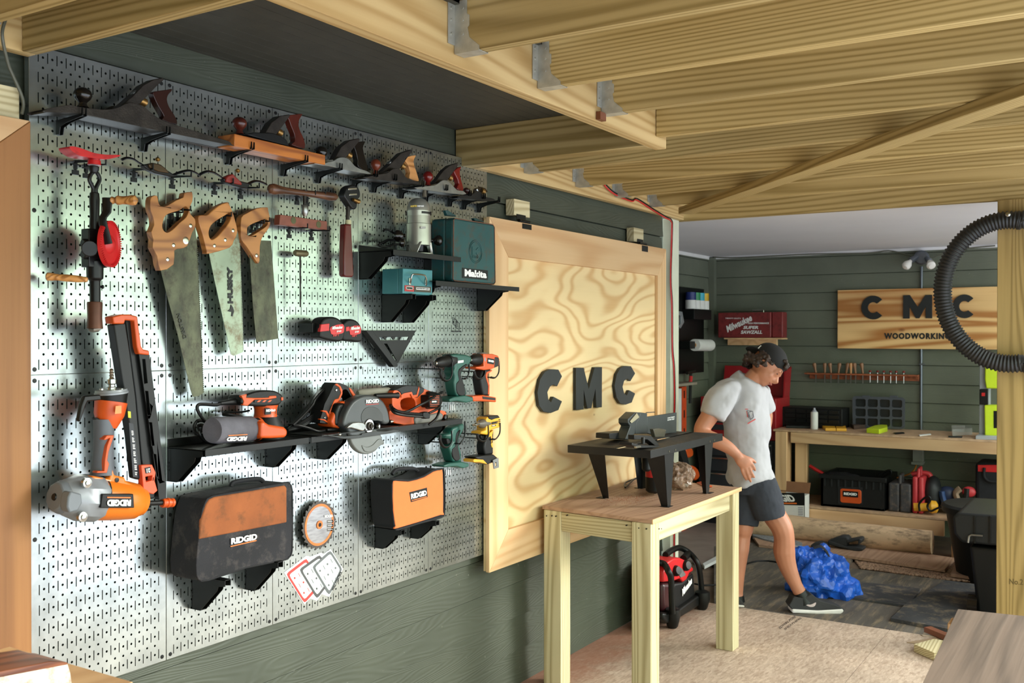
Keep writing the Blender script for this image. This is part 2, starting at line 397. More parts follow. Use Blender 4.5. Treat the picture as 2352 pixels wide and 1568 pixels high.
NYLB = M('black_nylon', '0e0f14', .8, var=.2, bump=.3, bsc=400)
CARD = M('cardboard', 'b78a62', .85, var=.06)
CARDD = M('cardboard_inside', '8a5f42', .85, var=.08)
ALU = M('cast_aluminium', 'b4b4aa', .3, .7, var=.15, sc=12)
MATR = M('stall_mat', '3a3b3d', .75, var=.35, sc=5, dirt='8a7a62', bump=.4, bsc=60)
MATR2 = M('ribbed_mat', '5c564d', .8, var=.35, sc=4, dirt='9c8a6c', bump=.4, bsc=60, stretch=(.4, 3, 1))

def osb():
    mt, nt, b = _base('osb_sheet'); N = nt.nodes.new; L = nt.links.new
    tc = N('ShaderNodeTexCoord'); last = None
    cols = []
    for i, (rz, s) in enumerate(((.3, 1), (1.5, 1.2), (2.4, .9))):
        mp = N('ShaderNodeMapping'); mp.inputs['Rotation'].default_value = (0, 0, rz); mp.inputs['Scale'].default_value = (26*s, 90*s, 1); L(tc.outputs['Object'], mp.inputs[0])
        vo = N('ShaderNodeTexVoronoi'); vo.inputs['Scale'].default_value = 1; L(mp.outputs[0], vo.inputs[0]); cols.append(vo.outputs['Color'])
    ma = N('ShaderNodeMix'); ma.data_type = 'RGBA'; ma.inputs[0].default_value = .5; L(cols[0], ma.inputs[6]); L(cols[1], ma.inputs[7])
    mb_ = N('ShaderNodeMix'); mb_.data_type = 'RGBA'; mb_.inputs[0].default_value = .35; L(ma.outputs[2], mb_.inputs[6]); L(cols[2], mb_.inputs[7])
    bw = N('ShaderNodeRGBToBW'); L(mb_.outputs[2], bw.inputs[0])
    rp = N('ShaderNodeValToRGB'); rp.color_ramp.elements[0].position = .25; rp.color_ramp.elements[0].color = H('aa9480'); rp.color_ramp.elements[1].position = .75; rp.color_ramp.elements[1].color = H('cfbba6')
    L(bw.outputs[0], rp.inputs[0])
    n = N('ShaderNodeTexNoise'); n.inputs['Scale'].default_value = 1.6; n.inputs['Detail'].default_value = 6; L(tc.outputs['Object'], n.inputs[0])
    hs = N('ShaderNodeHueSaturation'); mr = N('ShaderNodeMapRange'); mr.inputs[1].default_value = .35; mr.inputs[2].default_value = .65; mr.inputs[3].default_value = .8; mr.inputs[4].default_value = 1.1
    L(n.outputs[0], mr.inputs[0]); L(mr.outputs[0], hs.inputs['Value']); L(rp.outputs[0], hs.inputs['Color'])
    # red sawdust swept against the left wall and under the work table
    sx = N('ShaderNodeSeparateXYZ'); L(tc.outputs['Object'], sx.inputs[0])
    m2 = N('ShaderNodeMapRange'); m2.inputs[1].default_value = -.45; m2.inputs[2].default_value = .0; L(sx.outputs[1], m2.inputs[0])
    n2 = N('ShaderNodeTexNoise'); n2.inputs['Scale'].default_value = 9; n2.inputs['Detail'].default_value = 10; n2.inputs['Roughness'].default_value = .8; L(tc.outputs['Object'], n2.inputs[0])
    m3 = N('ShaderNodeMath'); m3.operation = 'MULTIPLY'; L(n2.outputs[0], m3.inputs[0]); L(m2.outputs[0], m3.inputs[1])
    m4 = N('ShaderNodeMapRange'); m4.inputs[1].default_value = .18; m4.inputs[2].default_value = .4; m4.inputs[4].default_value = .7; L(m3.outputs[0], m4.inputs[0])
    mx = N('ShaderNodeMix'); mx.data_type = 'RGBA'; L(m4.outputs[0], mx.inputs[0]); L(hs.outputs[0], mx.inputs[6]); mx.inputs[7].default_value = H('9a5f44')
    L(mx.outputs[2], b.inputs['Base Color']); b.inputs['Roughness'].default_value = .6
    return mt
def siding(name='green_siding', a='454b3e', dk='373d31', bumpd=.12):
    mt, nt, b = _base(name); N = nt.nodes.new; L = nt.links.new
    tc = N('ShaderNodeTexCoord'); mp = N('ShaderNodeMapping'); mp.inputs['Scale'].default_value = (.9, .9, 7); L(tc.outputs['Object'], mp.inputs[0])
    n = N('ShaderNodeTexNoise'); n.inputs['Scale'].default_value = 1; n.inputs['Detail'].default_value = 1.5; n.inputs['Distortion'].default_value = .3; L(mp.outputs[0], n.inputs[0])
    m1 = N('ShaderNodeMath'); m1.operation = 'MULTIPLY'; m1.inputs[1].default_value = 230; L(n.outputs[0], m1.inputs[0])
    m2 = N('ShaderNodeMath'); m2.operation = 'SINE'; L(m1.outputs[0], m2.inputs[0])
    bp = N('ShaderNodeBump'); bp.inputs['Strength'].default_value = bumpd; bp.inputs['Distance'].default_value = .0022; L(m2.outputs[0], bp.inputs['Height']); L(bp.outputs[0], b.inputs['Normal'])
    n2 = N('ShaderNodeTexNoise'); n2.inputs['Scale'].default_value = 3; n2.inputs['Detail'].default_value = 6; L(tc.outputs['Object'], n2.inputs[0])
    rp = N('ShaderNodeValToRGB'); rp.color_ramp.elements[0].position = .3; rp.color_ramp.elements[0].color = H(dk); rp.color_ramp.elements[1].position = .7; rp.color_ramp.elements[1].color = H(a); L(n2.outputs[0], rp.inputs[0])
    # dusty specks
    n3 = N('ShaderNodeTexNoise'); n3.inputs['Scale'].default_value = 45; n3.inputs['Detail'].default_value = 3; L(tc.outputs['Object'], n3.inputs[0])
    r3 = N('ShaderNodeMapRange'); r3.inputs[1].default_value = .72; r3.inputs[2].default_value = .78; r3.inputs[4].default_value = .5; L(n3.outputs[0], r3.inputs[0])
    mx = N('ShaderNodeMix'); mx.data_type = 'RGBA'; L(r3.outputs[0], mx.inputs[0]); L(rp.outputs[0], mx.inputs[6]); mx.inputs[7].default_value = H('9a9a8c')
    L(mx.outputs[2], b.inputs['Base Color']); b.inputs['Roughness'].default_value = .5
    return mt
def pegmat():
    mt, nt, b = _base('galvanised_pegboard'); N = nt.nodes.new; L = nt.links.new
    def m(op, x, y=None, z=None):
        n = N('ShaderNodeMath'); n.operation = op
        for i, v in enumerate((x, y, z)):
            if v is None: continue
            if isinstance(v, (int, float)): n.inputs[i].default_value = v
            else: L(v, n.inputs[i])
        return n.outputs[0]
    tc = N('ShaderNodeTexCoord'); sx = N('ShaderNodeSeparateXYZ'); L(tc.outputs['Object'], sx.inputs[0])
    u = m('DIVIDE', sx.outputs[0], IN); v = m('SUBTRACT', 32, m('DIVIDE', sx.outputs[2], IN))
    du = m('ABSOLUTE', m('SUBTRACT', m('FRACT', m('ADD', u, .5)), .5))       # 0 at whole inches
    hu = m('ABSOLUTE', m('SUBTRACT', m('FRACT', u), .5))                     # 0 at half inches
    dv = m('ABSOLUTE', m('SUBTRACT', m('FRACT', m('ADD', v, .5)), .5))
    sl = m('MULTIPLY', m('LESS_THAN', du, .052), m('LESS_THAN', m('FRACT', m('DIVIDE', m('SUBTRACT', v, .5), 2)), .5))
    ins = m('MULTIPLY', m('MULTIPLY', m('GREATER_THAN', u, .7), m('LESS_THAN', u, 15.3)), m('MULTIPLY', m('GREATER_THAN', v, .45), m('LESS_THAN', v, 31.55)))
    r2 = m('ADD', m('MULTIPLY', hu, hu), m('MULTIPLY', dv, dv))
    ho = m('LESS_THAN', r2, .0150)
    mask = m('MULTIPLY', m('MAXIMUM', sl, ho), ins)
    n = N('ShaderNodeTexNoise'); n.inputs['Scale'].default_value = 7; n.inputs['Detail'].default_value = 6; n.inputs['Roughness'].default_value = .65; L(tc.outputs['Object'], n.inputs[0])
    rp = N('ShaderNodeValToRGB'); rp.color_ramp.elements[0].position = .3; rp.color_ramp.elements[0].color = H('98a09f'); rp.color_ramp.elements[1].position = .7; rp.color_ramp.elements[1].color = H('c0c8c6'); L(n.outputs[0], rp.inputs[0])
    mx = N('ShaderNodeMix'); mx.data_type = 'RGBA'; L(mask, mx.inputs[0]); L(rp.outputs[0], mx.inputs[6]); mx.inputs[7].default_value = (.004, .005, .004, 1)
    L(mx.outputs[2], b.inputs['Base Color'])
    L(m('MULTIPLY_ADD', mask, -.92, .92), b.inputs['Metallic'])
    n4 = N('ShaderNodeTexNoise'); n4.inputs['Scale'].default_value = 60; L(tc.outputs['Object'], n4.inputs[0])
    L(m('MULTIPLY_ADD', n4.outputs[0], .06, m('MULTIPLY_ADD', mask, .4, .19)), b.inputs['Roughness'])
    L(m('MULTIPLY_ADD', mask, -.5, .5), b.inputs['Specular IOR Level'])
    bp = N('ShaderNodeBump'); bp.inputs['Strength'].default_value = .4; bp.inputs['Distance'].default_value = .002; bp.invert = True; L(mask, bp.inputs['Height']); 
    n5 = N('ShaderNodeTexNoise'); n5.inputs['Scale'].default_value = 3.5; n5.inputs['Detail'].default_value = 2; L(tc.outputs['Object'], n5.inputs[0])
    b2 = N('ShaderNodeBump'); b2.inputs['Strength'].default_value = .15; b2.inputs['Distance'].default_value = .004; L(n5.outputs[0], b2.inputs['Height']); L(b2.outputs[0], bp.inputs['Normal'])
    L(bp.outputs[0], b.inputs['Normal'])
    return mt
OSB = osb(); SID = siding(); SIDB = siding('back_siding', '6a7060', '5a6052'); PEG = pegmat()
SOFM = M('soffit_paint', '3a3930', .6, var=.15)
CEIL = M('white_ceiling_paint', 'dededf', .7, var=.03, sc=2)
TRIM = M('pale_trim_paint', 'c9cdb8', .5, var=.05)
DIRT = M('packed_ground', '6f5d4c', .9, var=.3, sc=6, bump=.6, bsc=40)

# ================================================================== THE SETTING
def lap(name, p0, d, L, z0, z1, nrm, mat, ex=.15, th=.012, back=.06):
    """lap siding wall from p0 along d, boards overlapping, facing nrm"""
    d, nrm, p0 = Vector(d), Vector(nrm), Vector(p0); mb = MB(); prof = []
    z = z0; prof.append((-back, z0)); gp = .005
    while z < z1-1e-4:
        zt = min(z+ex, z1); prof += [(-.012, z), (-.012, z+gp), (th, z+gp+.0005), (th*(1-(zt-z)/ex*.8), zt)]; z = zt
    prof.append((-back, z1))
    P = [p0+nrm*a+UP*(b-p0.z) for a, b in prof]
    return struct(mb.prism(P, d*L).build(name, mat, org=p0, smooth=False))
lap('wall_left', (-3.2, .045, 0), (1, 0, 0), 7.13, 0, 2.39, (0, -1, 0), SID, ex=.152)
struct(MB().box((-3.2, -1.19, -.02), (4.10, .045, 0)).build('floor', OSB, org=(0, 0, 0)))
struct(MB().box((-3.2, -2.95, -.02), (4.10, -1.194, 0)).build('floor', OSB, org=(0, 0, 0)))
struct(MB().box((4.10, -4.2, -.12), (7.1, .99, -.035)).build('floor_back', DIRT, org=(5, 0, -.1)))
struct(MB().box((4.03, .05, 0), (4.09, .99, 2.3)).build('wall_return', SID))
lap('wall_recess', (4.09, .94, -.03), (1, 0, 0), 3.0, -.03, 2.26, (0, -1, 0), SIDB, ex=.15)
lap('wall_back', (7.06, -4.2, -.03), (0, 1, 0), 5.15, -.03, 2.26, (-1, 0, 0), SIDB, ex=.15)
struct(MB().box((6.99, .88, 0), (7.05, .935, 2.25)).build('trim_2', SIDB))
struct(MB().box((4.16, -2.5, 2.262), (7.1, .99, 2.30)).build('ceiling_back', CEIL))
struct(MB().box((4.16, .925, 2.235), (7.04, .94, 2.262)).build('trim_3', WPL)); struct(MB().box((7.035, -2.5, 2.24), (7.05, .92, 2.262)).build('trim_4', CEIL))
struct(MB().box((-3.32, -2.95, 0), (-3.21, .045, 2.45)).build('wall_added_shade', SID))  # unseen wall, added to block light and darken faces turned left
# corner trim at the end of the siding
cx0 = w(1540, 900, .0).x; cx1 = 4.085
struct(MB().box((cx0, .0, 0), (cx1, .05, 2.24)).build('trim_1', TRIM, bev=.002))
# soffit seen through the framed opening
sof = MB()
for i in range(19): sof.box((-.06, -.86+i*.049, 2.39), (2.0, -.86+i*.049+.0468, 2.41))
struct(sof.build('ceiling_soffit', SOFM, smooth=False)); struct(MB().box((-.06, -.86, 2.392), (2.0, .07, 2.43)).build('ceiling_soffit_backing', M('soffit_bead', '8f8c7e', .6), smooth=False))
dk = MB()
for i in range(54):
    x = -3.2+i*.1405
    if x > 4.1: break
    y1 = -.86 if -.05 < x < 1.9 else .05
    dk.box((x, -2.78, 2.455), (x+.137, y1, 2.48))
struct(dk.build('ceiling', dkW, smooth=False, org=(0, 0, 2.455)))

# framing timbers
JZ = 2.27; JH = .184
def timber(name, lab, a, b, wd, ht, mat, cat='beam', group=None, bev=.002):
    return tag(board(name, a, b, wd, ht, mat, bev=bev), lab, cat, group)
G = 'deck joists overhead'
names = ['first deck joist past the framed opening header, nearest the camera', 'second deck joist hung on the header, with dark oval grain', 'third deck joist hung on the header, just before its end']
jx = [.65, 1.06, 1.46]
for i, x in enumerate(jx): timber('deck_joist', names[i], (x-.019, -.845, JZ+JH/2), (x-.019, -2.72, JZ+JH/2), .038, JH, joistW, 'joist', G)
labs = ['deck joist starting at the sawn end of the header beam', 'deck joist in the fourth wall bay, first past the pegboard corner', 'deck joist crossed by the brace near its middle, second past the pegboard corner', 'deck joist above the right panel hinge, third past the pegboard corner', 'last deck joist before the rim beam']
for i, x in enumerate([1.885, 2.31, 2.78, 3.20, 3.63]):
    timber('deck_joist', labs[i], (x-.019, -.845 if i == 0 else -.034, JZ+JH/2), (x-.019, -2.72, JZ+JH/2), .038, JH, joistW, 'joist', G)
timber('trimmer_joist', 'short doubled timber closing the right side of the dark opening above the pegboard corner', (1.885, .03, 2.24+.075), (1.885, -.80, 2.24+.075), .075, .15, joistW, 'joist')
timber('trimmer_joist', 'long timber closing the left side of the dark opening, above the pegboard top left corner', (-.019, -.034, 2.24+.09), (-.019, -2.72, 2.24+.09), .038, .18, joistW, 'joist')
timber('deck_joist', 'leftmost deck joist, sitting in a metal hanger at the top left', (-.155, -.034, JZ+JH/2), (-.155, -2.72, JZ+JH/2), .038, JH, joistW, 'joist', G)
timber('deck_joist', 'deck joist hidden past the upper left edge', (-.60, -.034, JZ+JH/2), (-.60, -2.72, JZ+JH/2), .038, JH, joistW, 'joist', G)
timber('header_beam', 'long pine header along the dark opening that carries three joist hangers', (.002, -.822, 2.24+.098), (1.945, -.822, 2.24+.098), .042, .196, ledgW)
timber('ledger_board', 'pine ledger on the green wall above the hinged panel', (1.925, -.016, 2.24+.095), (4.08, -.016, 2.24+.095), .034, .19, ledgW)
timber('ledger_board', 'pine ledger on the wall at the top left corner', (-3.1, -.016, 2.24+.095), (-.001, -.016, 2.24+.095), .034, .19, ledgW)
timber('rim_beam', 'wide pine rim beam between the deck and the white ceiling', (4.135, .04, 2.24+.11), (4.135, -2.725, 2.24+.11), .05, .22, joistW)
a = on(2, 2.232, 1575, 492); b = on(2, 2.232, 2352, 231); dd = (b-a)
timber('diagonal_brace', 'diagonal pine brace nailed under the joists', a+UP*.0185, a+dd*1.25+UP*.0185, .085, .0365, joistW)
pp = timber('porch_post', 'thick pine porch post at the right edge holding the black hose', (4.15, -1.775, 0), (4.15, -1.775, 2.238), .14, .14, postW, 'post')
MB().box((1.385, -.86, 2.245), (1.425, -.8445, 2.27)).build('wood_block', M('dark_block', '6a3a1c', .6)); tag(bpy.data.objects['wood_block'], 'small dark brown block under the last hanger on the header', 'block')
# joist hangers
def hanger(x, y, sgn, lab):
    """U shaped strap at x (joist centre); face flange on plane y"""
    mb = MB(); z0 = JZ-.0015; h = .13
    mb.box((x-.0205, y-.001, z0-.0015), (x+.0205, y-.075, z0))
    for s in (-1, 1):
        a = x+s*.0195
        P = [(a, y, z0), (a, y-.075, z0), (a, y-.075, z0+.01), (a, y-.045, z0+.035), (a, y-.04, z0+.06), (a, y-.045, z0+.065), (a, y-.045, z0+.09), (a, y-.038, z0+.095), (a, y-.038, z0+h), (a, y, z0+h)]
        mb.prism(P, (s*.0014, 0, 0))
        mb.box((a, y-.0015, z0+.02), (a+s*.03, y, z0+h))
        for k in (.045, .08, .11): mb.cyl((a, y-.025, z0+k), (a+s*.004, y-.025, z0+k), .004, n=8); mb.cyl((a+s*.016, y, z0+k), (a+s*.016, y-.005, z0+k), .004, n=8)
    return tag(mb.build('joist_hanger', GALV, smooth=False), lab, 'bracket', 'galvanised joist hangers')
hl = ['on the header under the nearest joist', 'on the header under the second joist', 'on the header beside the dark brown block']
for x, l in zip(jx, hl): hanger(x-.019, -.8445, 1, 'galvanised joist hanger '+l)
hl = ['closest to the pegboard top right corner', 'above the left panel hinge block', 'where the red cable starts', 'nearest the rim beam']
for x, l in zip([2.31, 2.78, 3.20, 3.63], hl): hanger(x-.019, -.034, 1, 'galvanised joist hanger on the wall ledger '+l)
hanger(-.155, -.034, 1, 'galvanised joist hanger at the top left corner of the photo')

# ------------------------------------------------------------------ pegboard panels
pos = ['far left', 'second from left', 'middle', 'second from right', 'far right']
def pegpanel():
    W_, Hh = 16*IN, 32*IN; g = .0008
    mb = MB().box((g, 0, g), (W_-g, .0015, Hh-g))
    mb.box((g, .0015, g), (.002, .019, Hh-g)); mb.box((W_-.002, .0015, g), (W_-g, .019, Hh-g)); mb.box((.002, .0015, Hh-.002), (W_-.002, .019, Hh-g)); mb.box((.002, .0015, g), (W_-.002, .019, .002))
    o = mb.build('pegboard', PEG, org=(0, 0, 0), bev=.0008, seg=2)
    for x in (.55, 15.45):
        for z in (.55, 16.0, 31.45):
            MB().lathe((x*IN, -.0015, z*IN), (0, 1, 0), [(0, .003), (.0002, .0052), (.0015, .0058)], n=14).build('bolt', BLK, o)
    return o
pg0 = pegpanel()
for r in range(2):
    for c in range(5):
        o = pg0 if (r, c) == (0, 0) else copytree(pg0)
        o.location = (c*16*IN, 0, ZB+r*32*IN)
        tag(o, 'galvanised pegboard panel, %s column of the %s row' % (pos[c], ('lower', 'upper')[r]), 'pegboard', 'galvanised pegboard panels')
mb = MB()
for z in (.05, .78, 1.58): mb.box((.01, .0192, ZB+z), (2.025, .034, ZB+z+.03))
struct(mb.build('trim_5', joistW))
# siding electrical cables
def cable(name, pts, r, mat, lab, cat='cable', n=8, sm=4, group=None):
    return tag(MB().tube(smoothpts(pts, sm, False), r, n).build(name, mat), lab, cat, group)
pr = [w(1388, 425, .045), w(1410, 445, .05), w(1450, 462, .04), w(1462, 459, .04), w(1500, 483, .04), w(1528, 500, .04), w(1541, 508, .035), w(1543, 530, .007), w(1540, 640, .007), w(1543, 700, .007), w(1544, 800, .007), w(1548, 850, .007), w(1549, 940, .007), w(1543, 1040, .007), w(1548, 1200, .007), w(1548, 1290, .007)]
t = thing('power_cable', 'thin red and black cable pair running along the ledger and down the pale corner trim', 'cable', pr[-1])
MB().tube(smoothpts(pr, 4, False), .0038, 8).build('red_wire', REDB, t); MB().tube(smoothpts([p+Vector((.011, 0, .008)) for p in pr], 4, False), .003, 8).build('black_wire', CORD, t)
cable('grey_cable', [w(40, -30, .05), w(28, 5, .05), w(8, 60, .05), w(6, 90, .05), w(18, 145, .03), w(28, 170, .025), w(48, 215, .025), w(54, 240, .02), w(50, 262, .02)], .004, M('grey_cable', '5a5c4e', .5), 'grey cable hanging beside the pegboard top left corner')

# ================================================================== TOOLS ON THE BOARD
class Zm:
    def __init__(s, ox, oy, k): s.ox, s.oy, s.k = ox, oy, k
    def __call__(s, x, y): return (s.ox+x/s.k, s.oy+y/s.k)
zA = Zm(0, 80, 3.92); zB = Zm(500, 200, 3.5636); zC = Zm(80, 320, 2.6133); zD = Zm(80, 700, 3.0143); zS = Zm(380, 860, 6.532); zT = Zm(700, 860, 6.533)
zF = Zm(820, 780, 4.611); zG = Zm(380, 1050, 3.459); zH = Zm(600, 400, 3.408); zK = Zm(800, 400, 4.9)
def W3(z, x, y, d): return w(*z(x, y), d)
def pm(z, x, y, d, r): return r*fw(W3(z, x, y, d))/(FPX*z.k)      # zoomed pixels -> metres there
def rod(z, p0, p1, prof, d0, d1=None, n=20, mb=None, sq=1.0, a=None):
    """turned part between two picked points; prof (t 0..1, radius in picked pixels)"""
    d1 = d0 if d1 is None else d1
    A, B = W3(z, *p0, d0), W3(z, *p1, d1); L = (B-A).length; f = pm(z, *p0, d0, 1)
    return (mb or MB()).lathe(A, B-A, [(t*L, r*f) for t, r in prof], n, a=a, sq=sq)
def sl(z, pts, d, t, holes=(), sm=0, smh=3): return wp(pts, d, t, z, sm=sm, holes=holes, smh=smh)

def knob(z, base, top, r, d, mat, par, name='front_knob'):
    A, B = W3(z, *base, d), W3(z, *top, d); h = B.z-A.z; rr = pm(z, *base, d, r)
    P = [(0, .6), (.05, .58), (.12, .45), (.22, .42), (.3, .58), (.42, .86), (.55, 1), (.68, 1), (.8, .88), (.9, .66), (.965, .36), (1, .02)]
    return MB().lathe(A, UP, [(t*h, q*rr) for t, q in P], 22).build(name, mat, par)
PG = 'hand planes along the top of the pegboard'
def plane(lab, z, d, wd, cheek, sole, kn, tote, iron, mb_=IRON, mk=RSW, mt=RSW, mi=IRON, solid=False, corr=False):
    o = W3(z, *sole[0], d); t = thing('hand_plane', lab, 'hand plane', o, PG)
    if solid:
        sl(z, cheek, d, wd).build('body', mb_, t, bev=.002)
    else:
        mb = sl(z, cheek, d, .005, sm=3); c2 = sl(z, cheek, d-wd+.005, .005, sm=3)
        dx = Vector((0, 0, 0)); q = MB().prism([W3(z, *p, d) for p in smoothpts2(cheek)], (0, .005, 0))
        mb = MB(); P = [W3(z, *p, d) for p in smoothpts2(cheek)]
        mb.prism(P, (0, .005, 0)); mb.prism([p+Vector((0, wd-.005, 0)) for p in P], (0, .005, 0))
        S = [W3(z, *p, d)+Vector((0, .0049, 0)) for p in sole]; mb.prism(S, (0, wd-.0098, 0))
        if corr:
            a, b = S[0], S[-1]
        mb.build('body', mb_, t, bev=.0012)
    if kn: knob(z, kn[0], kn[1], kn[2], d-wd/2, mk, t)
    if tote: MB().prism(smoothpts([W3(z, *p, d-wd/2+.011) for p in tote], 2), (0, .022, 0)).build('rear_handle', mt, t, bev=.007, seg=3)
    if iron:
        MB().prism([W3(z, *p, d-.02) for p in iron], (0, wd-.04, 0)).build('iron', mi, t, bev=.002)
        a, b = iron[len(iron)//2-1], iron[len(iron)//2]
        cx, cy = (iron[0][0]*.55+a[0]*.45), (iron[0][1]*.55+a[1]*.45)
        A = W3(z, cx, cy, d-wd/2); n_ = Vector((-.7, 0, .7)); MB().cyl(A-n_*.004, A+n_*.008, .009, n=14).build('cap_screw', SSTEEL, t)
        c = iron[-1]; A = W3(z, c[0]+14, c[1]-30, d-wd/2); MB().cyl(A+Vector((-.006, 0, 0)), A+Vector((.012, 0, -.004)), .011, n=16).build('adjusting_wheel', TANBR, t)
    return t
def smoothpts2(p, k=3):
    return [(v.x, v.y) for v in smoothpts([Vector((a, b, 0)) for a, b in p], k)]
TANBR = M('aged_brass', '8a6a3a', .35, .8, var=.2)
plane('very long iron jointer plane with black ball knob, first plane in the top row', zA, .098, .07,
      [(410, 694), (428, 664), (560, 640), (640, 630), (700, 645), (850, 665), (960, 672), (1060, 655), (1120, 625), (1160, 613), (1220, 616), (1290, 640), (1350, 690), (1440, 755), (1560, 802), (1750, 862), (1950, 925), (2060, 958), (2085, 985), (2070, 992), (1480, 872), (1000, 768), (700, 706)],
      [(425, 680), (700, 690), (1480, 850), (2075, 975), (2075, 990), (1480, 870), (700, 704), (425, 696)],
      ((745, 652), (737, 468), 80), [(1378, 520), (1420, 505), (1500, 494), (1548, 486), (1546, 508), (1515, 540), (1505, 585), (1520, 640), (1550, 690), (1578, 735), (1597, 808), (1465, 768), (1478, 735), (1455, 690), (1425, 640), (1400, 590)],
      [(1075, 652), (1200, 545), (1290, 450), (1385, 400), (1470, 385), (1478, 405), (1435, 440), (1260, 622)], mk=BLW, mt=M('dark_rosewood', '2a130e', .25))
plane('wooden bodied transitional plane of orange beech with red-brown knob and handle', zB, .1, .07,
      [(137, 380), (882, 556), (882, 636), (137, 482)], [(137, 480), (882, 636)], ((178, 382), (185, 243), 60),
      [(572, 238), (610, 226), (690, 217), (688, 234), (668, 270), (665, 320), (682, 370), (705, 420), (714, 502), (605, 472), (632, 445), (630, 390), (602, 320), (585, 270)],
      [(385, 385), (440, 290), (510, 235), (590, 222), (592, 238), (480, 392)], mb_=ORW, solid=True)
tp = [o for o in bpy.data.objects if o.get('label', '').startswith('wooden bodied')][0]
MB().prism([W3(zB, *p, .09) for p in [(235, 388), (300, 370), (450, 376), (520, 398), (565, 430), (585, 482), (400, 436)]], (0, .05, 0)).build('top_iron', DIRON, tp, bev=.002)
plane('bright ribbed-cheek smoothing plane with round black knob, third plane from the left', zB, .098, .066,
      [(884, 640), (886, 618), (950, 602), (985, 580), (1030, 573), (1075, 590), (1120, 640), (1160, 665), (1230, 690), (1232, 712)],
      [(800, 622), (886, 622), (1230, 698), (1231, 712), (884, 642), (800, 628)], ((845, 612), (850, 482), 52),
      [(1118, 475), (1150, 450), (1206, 443), (1204, 458), (1190, 500), (1208, 580), (1228, 690), (1150, 652), (1148, 600), (1132, 530)],
      [(955, 592), (1010, 490), (1080, 435), (1160, 418), (1166, 436), (1050, 578)], mb_=SSTEEL, mk=BLW, mt=BLW)
plane('iron smoothing plane with a light tan rear handle, fourth plane from the left', zB, .098, .062,
      [(1228, 745), (1235, 730), (1330, 712), (1390, 700), (1430, 672), (1470, 664), (1500, 680), (1540, 735), (1600, 765), (1642, 776), (1640, 795)],
      [(1235, 732), (1640, 782), (1640, 795), (1230, 747)], ((1292, 712), (1298, 587), 43),
      [(1530, 592), (1560, 568), (1620, 557), (1617, 573), (1604, 610), (1620, 670), (1645, 750), (1640, 770), (1570, 746), (1576, 700), (1555, 630)],
      [(1335, 702), (1400, 640), (1500, 540), (1588, 510), (1592, 530), (1490, 668)], mk=M('russet_knob', '6a2f1c', .28), mt=TANW)
plane('grey iron smoothing plane with glossy red knob and handle, fifth from the left', zB, .098, .06,
      [(1640, 832), (1645, 815), (1755, 805), (1800, 790), (1840, 762), (1880, 765), (1920, 800), (1960, 840), (2010, 850), (2008, 880)],
      [(1645, 818), (2008, 868), (2008, 880), (1640, 834)], ((1720, 806), (1722, 686), 43),
      [(1935, 685), (1995, 648), (1985, 685), (1990, 740), (2012, 820), (2006, 852), (1955, 832), (1975, 790), (1955, 735)],
      [(1765, 798), (1850, 680), (1900, 640), (1966, 620), (1970, 640), (1880, 764)], mb_=SSTEEL, mk=M('cherry_red_wood', '6b1612', .22), mt=M('cherry_red_wood', '6b1612'))
plane('small black block plane, last in the top row by the pegboard corner', zB, .098, .045,
      [(1985, 905), (1988, 886), (2085, 876), (2115, 850), (2150, 858), (2190, 895), (2256, 912), (2250, 930)],
      [(1990, 892), (2250, 918), (2250, 930), (1987, 906)], ((2035, 880), (2037, 822), 27), None,
      [(2090, 872), (2106, 832), (2150, 814), (2192, 826), (2214, 856), (2150, 876)], mb_=DIRON, mk=M('dull_rosewood', '2d1612', .35), mi=BLW)

# hooks that hold them
def hook_mesh(L=.105, up=.022, tee=False, wdt=.012):
    mb = MB()
    if tee:
        mb.box((-.004, -.0035, -.012), (.004, -.0005, .004)); mb.box((-.010, -.0045, -.002), (.010, -.0005, .0015)); mb.box((-.0085, -.0035, -.026), (.0085, -.0005, -.014))
        mb.box((-.0015, -.004, -.02), (.0015, -.001, .004))
        a = [(0, -.001, .004), (0, -L, .0), (0, -L, up), (0, -L+.003, up), (0, -L+.003, .004), (0, -.001, .012)]
        mb.prism([Vector(p)+Vector((-.0015, 0, 0)) for p in a], (.003, 0, 0))
    else:
        h = wdt
        for s in (-1, 1):
            mb.prism([Vector((s*h, y, z)) for y, z in [(-.0005, .006), (-.0005, -.03), (-.012, -.03), (-.016, -.012), (-.04, -.004), (-L, .006), (-L, .004+up), (-L+.004, .006+up), (-L+.006, .012), (-.03, .008)]], (-s*.0016, 0, 0))
        mb.box((-h, -L+.006, .006), (h, -.03, .008)); mb.box((-h, -.002, .004), (h, -.0005, .008)); mb.box((-h, -.002, -.03), (h, -.0005, -.025))
        mb.box((-.002, -.004, -.03), (.002, -.0005, .004))
    return mb
HKG = 'black pegboard hooks under the tools'
hk0 = None
def hooks(lst, kind, lab):
    src = None
    for (x, y), l in zip(lst, lab):
        p = w(x, y, 0)
        if src is None:
            L, up, tee, wd = kind; src = hook_mesh(L, up, tee, wd).build('pegboard_hook', BLK, org=(0, 0, 0), smooth=False); o = src
        else: o = src.copy(); COL.objects.link(o)
        o.location = p; tag(o, l, 'hook', HKG)
wh = ['under the nose of the long jointer plane', 'under the middle of the long jointer plane', 'where the jointer plane meets the beech plane', 'under the heel of the beech plane', 'under the knob of the ribbed plane', 'under the heel of the ribbed plane', 'under the nose of the tan-handled plane', 'under the heel of the tan-handled plane', 'under the heel of the red-handled plane', 'under the nose of the block plane', 'under the heel of the block plane', 'under the nose of the red-handled plane']
hooks([(134, 283), (328, 323), (523, 355), (648, 383), (728, 400), (811, 415), (856, 423), (919, 437), (1030, 457), (1063, 464), (1097, 471), (975, 445)], (.108, .022, False, .006), ['black double hook '+l for l in wh])
